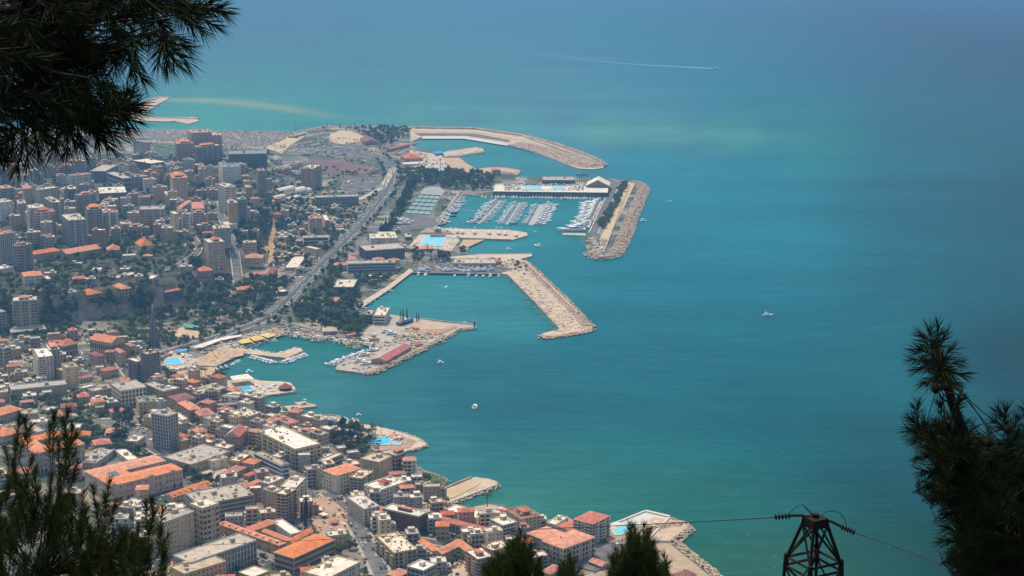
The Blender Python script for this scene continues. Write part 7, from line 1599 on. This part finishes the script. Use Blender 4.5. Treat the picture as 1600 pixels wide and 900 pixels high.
# the rest merge into woods: one mesh per wood
WOOD = {}
for s, k, g, sc, label, r, rz in TREES[NI:]: WOOD.setdefault(label, []).append((k, g, sc, r, rz))
NPC = {}
for label, L in WOOD.items():
    vv = []; ff = []; mi = []; mats = ['leaf1', 'leaf2', 'leaf3', 'cyp', 'trunk']; base = 0
    for k, g, sc, r, rz in L:
        i = int(r * 97) % len(CR[k])
        if (k, i) not in NPC:
            V, F = CR[k][i]; h = len(F) if k == 'bush' else int(len(F) * .7) // 2 * 2
            NPC[(k, i)] = (np.array(V[:h * 2]), np.array(F[:h]))
        V, F = NPC[(k, i)]; c, s_ = math.cos(rz), math.sin(rz); f1, f2 = .85 + .3 * r, 1.15 - .3 * r
        W = np.stack([g.x + sc * (V[:, 0] * f1 * c - V[:, 1] * f2 * s_), g.y + sc * (V[:, 0] * f1 * s_ + V[:, 1] * f2 * c), g.z + sc * V[:, 2]], 1)
        vv.append(W); ff.append(F + base); mi.append(np.full(len(F), mats.index(LM_[k][int(r * 53) % len(LM_[k])]))); base += len(V)
        tv = np.array([(g.x - .2, g.y, g.z - 1), (g.x + .2, g.y, g.z - 1), (g.x, g.y + .2, g.z + sc * 4.5), (g.x, g.y - .3, g.z - 1)]); vv.append(tv); ff.append(np.array([(0, 1, 2), (1, 3, 2), (3, 0, 2)]) + base); mi.append(np.full(3, 4)); base += 4
    me = bpy.data.meshes.new('woodland'); me.from_pydata(np.concatenate(vv).tolist(), [], np.concatenate(ff).tolist())
    for m in mats: me.materials.append(M[m])
    me.polygons.foreach_set('material_index', np.concatenate(mi).astype(np.int32)); me.update(); o = link('woodland', me, None, 'stuff'); o['label'] = 'mass of ' + label.replace('tree', 'trees', 1)
def palm(x, y, sc, label, group='palms of the seafront'):
    t = thing('palm_tree', label, 'palm', G(x, y), R.uniform(0, 6), group, sc); link('trunk', PTK, t); link('fronds', PFR, t)
for x, y, s, l in [(315, 594, 1.35, 'left tall palm of the pair behind the beach'), (321, 594, 1.3, 'right tall palm of the pair behind the beach'), (355, 592, 1.2, 'single palm against the water left of the white canopy'),
                   (762, 802, 1.7, 'tallest palm rising over the small round edged pool'), (445, 655, 1.0, 'palm left of the low rocky jetty'), (458, 652, 1.05, 'palm at the root of the low rocky jetty')]: palm(x, y, s, l, None)
rnd = random.Random(21)
for i in range(16): palm(rnd.uniform(560, 592), rnd.uniform(684, 712), rnd.uniform(.75, 1.1), 'palm around the left side of the headland pool')
for i in range(6): palm(rnd.uniform(580, 596), rnd.uniform(676, 684), rnd.uniform(.8, 1.1), 'palm behind the headland pool')
for i in range(5): palm(rnd.uniform(640, 665), rnd.uniform(788, 800), rnd.uniform(.5, .7), 'low palm left of the long stone building')
for i in range(12): palm(902 + i * 1.6 - (i % 2) * 2, rnd.uniform(280, 283), rnd.uniform(.9, 1.2), 'palm behind the cream club pavilion')
for i, (x, y, s) in enumerate([(626, 507, 1.3), (630, 508, 1.5), (636, 505, 1.4), (651, 503, .9), (654, 503, .85)]):
    t = thing('cypress_tree', 'slender dark cypress beside the laid up ship', 'tree', G(x, y), i, 'cypresses on the old pier', s); link('trunk', TRUNK, t); link('crown', CME[('cypress', i % 3, 'cyp')], t)

# ------------------------------------------------------------------ masts and landmarks
def mast(px, py, h, label, name='lamp_mast', r=.4):
    t = thing(name, label, 'mast', G(px, py)); mb = MB(); mb.cyl(0, 0, 0, h, r, r * .5, 6); mb.obj('pole', M['metal'], t)
    mb = MB(); mb.box(-r * 3, r * 3, -.3, .3, h - .6, h + .2, 0, True); mb.obj('lamp_head', M['frame'], t); return t
mast(741, 512, 9, 'dark light beacon post at the tip of the old pier', 'beacon', 1.0)
mast(688, 266, 22, 'tall dark pole in the upper beach club', r=.6)
mast(128, 612, 22, 'tall thin lamp mast below the red canopy shop', r=.35)
for i, (x, y) in enumerate([(563, 430), (588, 432), (636, 415), (644, 415), (712, 300), (843, 287), (866, 293)]): mast(x, y, 14, ('left thin mast above the quay shelter', 'right thin mast above the quay shelter', 'left flag mast by the boat yard', 'right flag mast by the boat yard', 'mast at the corner of the marina', 'mast behind the club pool', 'mast beside the club pool')[i], r=.22)
t = thing('crane_mast', 'thin grey lattice crane mast standing in the far armour field', 'crane', G(463, 216)); mb = MB()
for a in range(4):
    x, y = (-1.2, 1.2)[a & 1], (-1.2, 1.2)[a >> 1]; mb.tube([(x, y, 0), (x * .4, y * .4, 42)], .22, 4)
for k in range(14): z = k * 3; s = 1.2 - .72 * z / 42; mb.tube([(-s, -s, z), (s, -s, z + 3)], .15, 4); mb.tube([(s, s, z), (-s, s, z + 3)], .15, 4)
mb.obj('lattice', M['plaster_grey'], t); mb = MB(); mb.box(-2, 3, -1.5, 1.5, 0, 3); mb.obj('base', M['metal'], t)
t = thing('spire', 'tall dark purple conical spire beside the church square', 'spire', G(241, 540)); mb = MB()
mb.cyl(0, 0, 0, 44, 6.5, .6, 10, cap=True); mb.obj('cone', mat('purple_cladding', (.15, .12, .16), .8, .3, .3), t)
mb = MB(); mb.cyl(0, 0, 44, 50, .35, .2, 6); mb.box(-1.2, 1.2, -.2, .2, 47.5, 48, 0, True); mb.obj('pole', M['white'], t)
mb = MB()
for k in range(10): a = 6.283 * k / 10; mb.tube([(6.6 * math.cos(a), 6.6 * math.sin(a), 0), (.7 * math.cos(a), .7 * math.sin(a), 44)], .18, 4)
mb.obj('ribs', M['plaster_rose'], t, 'stuff')

# ------------------------------------------------------------------ foreground pines on the viewpoint slope
class Needles:
    def __init__(s): s.v = []; s.f = []
    def add(s, p, d, L, w, rnd):
        a = d.orthogonal().normalized(); a = Matrix.Rotation(rnd.uniform(0, 6.28), 3, d) @ a; b = d.cross(a); k = len(s.v); e = p + d * L; m = p + d * (L * .5) + Vector((0, 0, -L * .03))
        e = e + Vector((0, 0, -L * .10))
        s.v += [tuple(p + a * w), tuple(p - a * w), tuple(m + a * w), tuple(m - a * w), tuple(e), tuple(p + b * w), tuple(p - b * w)]
        s.f += [(k, k + 1, k + 3, k + 2), (k + 2, k + 3, k + 4), (k + 5, k + 6, k + 4)]
def shoot(wood, nd, base, tip, r0, nlen, w, dens, rnd, spread=(25, 65), start=.25, curl=.08):
    ax = tip - base; L = ax.length; side = ax.orthogonal().normalized() * rnd.uniform(-curl, curl) * L; mid = base.lerp(tip, .5) + side + Vector((0, 0, -curl * L * .5))
    pts = [base, base.lerp(mid, .55) + side * .2, mid, mid.lerp(tip, .55) + side * .25, tip]; wood.tube(pts, [r0, r0 * .85, r0 * .7, r0 * .55, r0 * .4], 5)
    n = int(L * (1 - start) * dens)
    for i in range(n):
        t = start + (1 - start) * rnd.random() ** .8; u = t * 4; k = min(3, int(u)); p = pts[k].lerp(pts[k + 1], u - k); d = (pts[k + 1] - pts[k]).normalized()
        ang = rad(spread[0] + (spread[1] - spread[0]) * (1 - t) / (1 - start + 1e-6) + rnd.uniform(-10, 10)); o = d.orthogonal().normalized(); o = Matrix.Rotation(rnd.uniform(0, 6.283), 3, d) @ o
        nd.add(p, (d * math.cos(ang) + o * math.sin(ang)).normalized(), nlen * rnd.uniform(.75, 1.1), w, rnd)
def pine(label, dist, trunk, tr_, explicit, mass, n, up, slen, nlen, w, dens, seed, nb, spread=(25, 65), jit=.6, holes=(), r0=.012, start=.25, cones=(), nm='needle2', rise=True):
    """trunk: list of (px, py); explicit shoots (tip px, tip py, angle deg, length px); mass: outline filled with shoots pointing along `up` +- spread"""
    rnd = random.Random(seed); tk = [at(x, y, dist) for x, y in trunk]; foot = tk[0].copy(); root = Vector((foot.x, foot.y, 476.0 - .62 * max(foot.y, -30) - .8))
    t = thing('pine_tree', label, 'tree', root); tk = [root] + tk; n_ = len(tk); mb = MB(); mb.tube([p - root for p in tk], [tr_ * (1 - .75 * i / (n_ - 1)) for i in range(n_)], 9); mb.obj('trunk', M['bark2'], t)
    S = [(x, y, a + rnd.uniform(-4, 4), l) for x, y, a, l in explicit]
    for _ in range(n):
        s = sample(mass, rnd)
        if any((s[0] - h[0]) ** 2 + (s[1] - h[1]) ** 2 < h[2] ** 2 for h in holes): continue
        S.append((s[0], s[1], up[0] + rnd.uniform(-up[1], up[1]), slen * rnd.uniform(.7, 1.25)))
    S.sort(key=lambda q: math.atan2(q[1] - trunk[len(trunk) // 2][1], q[0] - trunk[len(trunk) // 2][0])); per = max(1, len(S) // nb)
    for b in range(0, len(S), per):
        grp = S[b:b + per]; cx = sum(q[0] for q in grp) / len(grp); cy = sum(q[1] for q in grp) / len(grp); k = min([i for i in range(1, n_) if not rise or trunk[i - 1][1] > cy + 25] or [1], key=lambda i: (trunk[i - 1][0] - cx) ** 2 + (trunk[i - 1][1] - cy) ** 2)
        wood = MB(); nd = Needles(); dd = dist + rnd.uniform(-jit, jit) * .5; c = at(cx, cy, dd); st = tk[k]
        if (c - st).length > .1: wood.tube([st - root, st.lerp(c, .5) - root + Vector((0, 0, -.05)), c - root], [r0 * 2.2, r0 * 1.7, r0 * 1.1], 6)
        for x, y, a, l in grp:
            d = dd + rnd.uniform(-jit, jit); tip = at(x, y, d); bx, by = x - l * math.cos(rad(a)), y + l * math.sin(rad(a)); bs = at(bx, by, d + rnd.uniform(-.12, .12))
            j = st.lerp(c, rnd.uniform(.45, 1)); wood.tube([j - root, j.lerp(bs, .6) - root + Vector((0, 0, -.03)), bs - root], [r0 * .9, r0 * .8, r0 * .6], 4)
            shoot(wood, nd, bs - root, tip - root, r0 * .7, nlen, w, dens, rnd, spread, start)
        o = wood.obj('branch', M['bark2'], t); me = bpy.data.meshes.new('needles'); me.from_pydata(nd.v, [], nd.f); me.materials.append(M[nm]); link('needles', me, o, 'stuff')
    for x, y, s in cones:
        p = at(x, y, dist - .3) - root; mb = MB(); k = 8; R_ = [.3, .8, 1, .85, .5, .1]
        for i in range(6): pass
        vs = [(p.x + s * R_[i] * math.cos(6.283 * (j + .5 * (i % 2)) / k), p.y + s * R_[i] * math.sin(6.283 * (j + .5 * (i % 2)) / k), p.z + s * (2.4 * i / 5 - 1.2)) for i in range(6) for j in range(k)]
        mb.add(vs, [(i * k + j, i * k + (j + 1) % k, (i + 1) * k + (j + 1) % k, (i + 1) * k + j) for i in range(5) for j in range(k)] + [tuple(range(k - 1, -1, -1)), tuple(range(5 * k, 6 * k))]); mb.obj('pine_cone', M['bark2'], t)
    return t
# angles: 0 = right, 90 = up in the picture
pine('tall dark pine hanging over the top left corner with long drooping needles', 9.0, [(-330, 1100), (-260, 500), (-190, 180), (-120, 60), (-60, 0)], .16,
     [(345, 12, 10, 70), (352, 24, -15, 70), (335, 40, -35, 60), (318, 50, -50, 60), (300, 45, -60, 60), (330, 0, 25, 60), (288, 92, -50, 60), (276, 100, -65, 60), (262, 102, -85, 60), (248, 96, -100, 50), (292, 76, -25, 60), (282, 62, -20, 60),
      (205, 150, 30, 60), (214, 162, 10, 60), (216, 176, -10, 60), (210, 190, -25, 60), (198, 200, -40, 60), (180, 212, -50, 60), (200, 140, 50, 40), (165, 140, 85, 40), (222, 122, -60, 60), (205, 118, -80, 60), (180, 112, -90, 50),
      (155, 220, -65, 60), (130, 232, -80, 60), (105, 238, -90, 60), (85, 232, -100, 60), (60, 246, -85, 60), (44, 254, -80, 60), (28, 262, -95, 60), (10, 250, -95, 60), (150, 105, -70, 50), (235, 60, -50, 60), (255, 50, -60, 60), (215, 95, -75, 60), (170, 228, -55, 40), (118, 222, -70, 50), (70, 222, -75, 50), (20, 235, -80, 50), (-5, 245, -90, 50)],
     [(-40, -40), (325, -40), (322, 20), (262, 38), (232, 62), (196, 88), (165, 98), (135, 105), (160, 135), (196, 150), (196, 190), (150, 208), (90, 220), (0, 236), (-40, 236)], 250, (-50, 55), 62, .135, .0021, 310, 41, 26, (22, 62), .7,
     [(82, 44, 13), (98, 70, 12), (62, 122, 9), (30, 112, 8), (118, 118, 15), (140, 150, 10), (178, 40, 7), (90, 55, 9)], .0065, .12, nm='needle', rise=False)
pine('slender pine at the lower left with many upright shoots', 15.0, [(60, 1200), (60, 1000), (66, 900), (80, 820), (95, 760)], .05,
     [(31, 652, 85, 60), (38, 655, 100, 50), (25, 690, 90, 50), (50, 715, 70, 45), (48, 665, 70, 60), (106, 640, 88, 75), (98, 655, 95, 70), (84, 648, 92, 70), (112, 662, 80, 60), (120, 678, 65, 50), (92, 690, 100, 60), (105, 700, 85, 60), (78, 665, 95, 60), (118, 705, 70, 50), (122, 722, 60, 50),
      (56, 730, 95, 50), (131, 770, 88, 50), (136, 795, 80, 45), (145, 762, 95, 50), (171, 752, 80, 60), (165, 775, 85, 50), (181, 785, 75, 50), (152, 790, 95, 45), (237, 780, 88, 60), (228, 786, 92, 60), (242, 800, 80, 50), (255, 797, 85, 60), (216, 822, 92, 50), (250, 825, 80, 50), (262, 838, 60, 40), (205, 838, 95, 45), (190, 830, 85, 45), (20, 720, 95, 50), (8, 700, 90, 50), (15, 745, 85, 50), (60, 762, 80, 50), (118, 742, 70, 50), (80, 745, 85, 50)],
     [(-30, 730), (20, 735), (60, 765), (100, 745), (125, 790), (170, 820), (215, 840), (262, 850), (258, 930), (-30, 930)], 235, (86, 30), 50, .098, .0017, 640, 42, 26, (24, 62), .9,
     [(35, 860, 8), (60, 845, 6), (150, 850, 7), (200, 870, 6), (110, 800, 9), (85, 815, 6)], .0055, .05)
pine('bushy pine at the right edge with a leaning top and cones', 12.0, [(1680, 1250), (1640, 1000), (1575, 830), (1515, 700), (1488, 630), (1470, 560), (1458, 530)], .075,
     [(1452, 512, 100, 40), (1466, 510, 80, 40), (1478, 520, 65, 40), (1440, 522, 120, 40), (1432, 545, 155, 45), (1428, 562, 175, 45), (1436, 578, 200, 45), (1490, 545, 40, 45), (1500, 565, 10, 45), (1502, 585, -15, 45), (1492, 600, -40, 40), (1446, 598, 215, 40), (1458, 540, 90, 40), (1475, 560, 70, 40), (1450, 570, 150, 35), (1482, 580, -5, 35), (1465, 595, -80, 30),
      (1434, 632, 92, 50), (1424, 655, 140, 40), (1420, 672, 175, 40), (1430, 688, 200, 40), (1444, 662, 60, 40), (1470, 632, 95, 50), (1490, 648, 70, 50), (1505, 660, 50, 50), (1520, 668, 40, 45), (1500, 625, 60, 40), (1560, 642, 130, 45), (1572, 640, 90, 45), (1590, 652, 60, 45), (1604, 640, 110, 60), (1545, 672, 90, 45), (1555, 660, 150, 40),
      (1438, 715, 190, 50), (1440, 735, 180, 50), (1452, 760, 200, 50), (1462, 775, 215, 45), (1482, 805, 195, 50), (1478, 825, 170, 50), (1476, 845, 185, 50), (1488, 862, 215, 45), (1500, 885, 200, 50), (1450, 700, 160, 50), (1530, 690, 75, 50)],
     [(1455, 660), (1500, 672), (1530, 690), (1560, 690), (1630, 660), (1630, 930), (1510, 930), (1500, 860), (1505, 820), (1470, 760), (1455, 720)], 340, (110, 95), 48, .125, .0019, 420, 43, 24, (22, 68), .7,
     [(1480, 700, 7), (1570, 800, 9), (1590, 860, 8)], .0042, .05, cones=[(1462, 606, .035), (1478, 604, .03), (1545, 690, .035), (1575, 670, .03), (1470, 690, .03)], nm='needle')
C1 = dict(up=(90, 30), slen=36, nlen=.15, w=.0022, dens=420, spread=(22, 58), jit=.7, r0=.007, start=.05)
def small_pine(label, dist, apex, mass, ex, n, seed, nb=8):
    pine(label, dist, [(apex[0] + 2, 1150), (apex[0] + 1, 960), (apex[0], 900), (apex[0], apex[1] + 30)], .12, ex, mass, n, seed=seed, nb=nb, **C1)
small_pine('pointed pine top at the bottom centre in front of the convent', 22.0, (812, 830), [(812, 836), (826, 855), (838, 872), (852, 900), (852, 930), (752, 930), (756, 890), (776, 872), (796, 852)],
     [(812, 828, 90, 40), (806, 842, 100, 35), (820, 842, 75, 35), (828, 856, 65, 35), (796, 855, 110, 35), (842, 874, 70, 35), (778, 868, 105, 35), (764, 878, 95, 35), (830, 848, 80, 30), (756, 884, 100, 30)], 130, 51)
small_pine('small rounded pine top at the bottom right of the centre', 26.0, (890, 870), [(890, 872), (902, 884), (912, 905), (912, 930), (866, 930), (868, 900), (878, 884)], [(890, 868, 90, 25), (898, 876, 70, 25), (880, 880, 110, 25), (906, 888, 60, 25)], 60, 52, 5)
small_pine('broad many tipped pine top in front of the seaside pool', 22.0, (1002, 830), [(984, 838), (1012, 830), (1022, 855), (1026, 900), (1026, 930), (946, 930), (955, 880), (972, 858)],
     [(984, 822, 95, 35), (992, 826, 85, 35), (1006, 824, 92, 35), (1014, 828, 75, 35), (1022, 848, 60, 35), (972, 852, 105, 35), (962, 858, 95, 35), (956, 872, 100, 35), (998, 835, 90, 30), (1024, 865, 60, 30), (988, 822, 75, 30)], 125, 53)
small_pine('narrow pine top beside the rocky shore', 24.0, (1037, 872), [(1037, 875), (1045, 892), (1048, 930), (1022, 930), (1026, 895)], [(1037, 867, 90, 30), (1042, 880, 70, 25), (1030, 882, 105, 25)], 42, 54, 4)

# ------------------------------------------------------------------ pylon and cables
DP = 26.0; top = at(1274, 810, DP); t = thing('cable_pylon', 'dark rusty lattice pylon top with insulators on both sides', 'pylon', Vector((top.x, top.y, 476 - .62 * top.y - .5)), rad(28)); bz = t.location.z; hz = top.z - bz
pxm = DP / 2560
LV = [(hz, .125), (hz - .10, .14), (hz - .70, .30), (hz - .84, .32), (hz - 1.5, .34), (hz - 2.4, .40), (hz - 3.6, .54), (hz - 5.2, .64), (hz - 7, .76), (0, 1.1)]
LV = [l for l in LV if l[0] > .3 or l[0] == 0]
for sx, sy in ((-1, -1), (1, -1), (1, 1), (-1, 1)):
    mb = MB(); mb.tube([(sx * r, sy * r, z) for z, r in LV], .030, 5); mb.obj('leg', M['rust'], t)
for i in range(2, len(LV)):
    z, r = LV[i]; zu, ru = LV[i - 1]
    mb = MB()
    for k in range(4):
        c = [(-1, -1), (1, -1), (1, 1), (-1, 1)]; a, b = c[k], c[(k + 1) % 4]
        if i in (2, 3, 5, 7): mb.tube([(a[0] * r, a[1] * r, z), (b[0] * r, b[1] * r, z)], .024, 4)
        if zu - z > .3: mb.tube([(a[0] * r, a[1] * r, z), (b[0] * ru, b[1] * ru, zu)], .019, 4); mb.tube([(b[0] * r, b[1] * r, z), (a[0] * ru, a[1] * ru, zu)], .019, 4)
    mb.obj('cross_brace', M['rust'], t)
for sx, sy in ((-1, -1), (1, -1), (1, 1), (-1, 1)):
    mb = MB(); r = .308; mb.cyl(sx * r, sy * r, hz - .90, hz - .64, .052, .036, 8, 0); mb.obj('gusset_plate', M['rust'], t)
mb = MB(); mb.box(-.145, .145, -.145, .145, hz - .01, hz + .02, 0, True); mb.box(-.15, .15, -.15, -.14, hz - .13, hz - .01, 0, True); mb.box(-.15, -.14, -.135, .15, hz - .13, hz - .01, 0, True); mb.cyl(0, 0, hz + .02, hz + .08, .055, n=10); mb.obj('top_plate', M['rust'], t)
def wl(p): return t.matrix_world.inverted() @ p
bpy.context.view_layer.update()
def arm(a, b, name='tension_arm', r=.022):
    mb = MB(); mb.tube([wl(at(*a)), wl(at((a[0] + b[0]) / 2, (a[1] + b[1]) / 2 - 1.5, (a[2] + b[2]) / 2)), wl(at(*b))], r, 6); mb.obj(name, M['rust'], t)
arm((1266, 808, DP), (1236, 805.5, DP + .1)); arm((1286, 811, DP), (1316, 823.5, DP - .1))
def insul(a, b, n):
    A_, B_2 = wl(at(*a)), wl(at(*b)); mb = MB(); d = (B_2 - A_); L = d.length; d.normalize(); mb.tube([A_, B_2], .012, 5)
    for i in range(n): p = A_ + d * L * (i + .5) / n; mb.tube([p - d * .016, p + d * .004, p + d * .02], [.025, .058, .03], 8)
    mb.obj('insulator', M['rust'], t)
insul((1236, 806, DP + .1), (1210, 808.5, DP + .15), 5); insul((1314, 823, DP - .1), (1336, 832.5, DP - .15), 5)
for pts in ([(1272, 806), (1262, 795), (1254, 789), (1245, 791), (1234, 801), (1230, 806)], [(1269, 804), (1262, 798), (1255, 790)], [(1282, 807), (1291, 800), (1302, 798), (1313, 802), (1320, 812), (1323, 822)]):
    mb = MB(); mb.tube([wl(at(x, y, DP + .05)) for x, y in pts], .006, 5); mb.obj('jumper_wire', M['metal'], t)
def cable(pts, r, label):
    w = [at(*p) for p in pts]; q = []
    for i in range(len(w) - 1):
        for k in range(8): q.append(w[i].lerp(w[i + 1], k / 8))
    q.append(w[-1]); mb = MB()
    for _ in range(10): q = [q[0]] + [(q[i - 1] + q[i] * 2 + q[i + 1]) / 4 for i in range(1, len(q) - 1)] + [q[-1]]
    mb.tube(q, r, 5); o = mb.obj('cable', M['metal']); tag(o, label, 'cable', None, w[0])
cable([(1210, 808.5, DP + .15), (1100, 815, 33), (930, 823, 42), (700, 833, 55), (450, 846, 70), (150, 860, 92), (-150, 872, 115)], .010, 'thin dark cable sagging left from the pylon across the town')
cable([(1336, 832.5, DP - .15), (1420, 862, 24), (1500, 893, 22), (1620, 940, 19.5)], .0075, 'thin dark cable running down right from the pylon')

# ------------------------------------------------------------------ haze: one closed box of even air
mb = MB(); mb.box(-64000, 64000, -2500, 66000, -8, 500, 0, True); hz_o = mb.obj('haze', bpy.data.materials.new('haze_air'), None, 'stuff'); hm = hz_o.data.materials[0]; hm.use_nodes = True; nt = hm.node_tree; nt.nodes.remove(nt.nodes['Principled BSDF'])
pv = nt.nodes.new('ShaderNodeVolumePrincipled'); pv.inputs['Color'].default_value = (.24, .56, .92, 1); pv.inputs['Density'].default_value = HAZE_DENSITY; pv.inputs['Anisotropy'].default_value = .0
nt.links.new(pv.outputs[0], [n for n in nt.nodes if n.type == 'OUTPUT_MATERIAL'][0].inputs['Volume'])

# ------------------------------------------------------------------ labels: one of a kind
ORD = ['first', 'second', 'third', 'fourth', 'fifth', 'sixth', 'seventh', 'eighth', 'ninth', 'tenth', 'eleventh', 'twelfth', 'thirteenth', 'fourteenth', 'fifteenth', 'sixteenth', 'seventeenth', 'eighteenth', 'nineteenth', 'twentieth']
def ordn(i):
    if i < 20: return ORD[i]
    t_, u = divmod(i + 1, 10); T = {2: 'twenty', 3: 'thirty', 4: 'forty', 5: 'fifty', 6: 'sixty', 7: 'seventy'}[t_]
    return T[:-1] + 'ieth' if u == 0 else T + '-' + ORD[u - 1]
by = {}
for x in THINGS: by.setdefault(x[1], []).append(x)
for lab, L in by.items():
    if len(L) > 1:
        L.sort(key=lambda x: x[2]); n = len(L)
        for i, x in enumerate(L):
            s = 'leftmost' if i == 0 else 'rightmost' if i == n - 1 else ordn(i) + ' from left'; x[0]['label'] = f"{lab}, {s}"
    for x in L:
        w = x[0]['label'].split()
        if len(w) > 16: print('LONG', len(w), x[0]['label'])
print('objects', len(COL.objects), 'things', len(THINGS), 'cars', NC[0], 'trees', len(TREES))
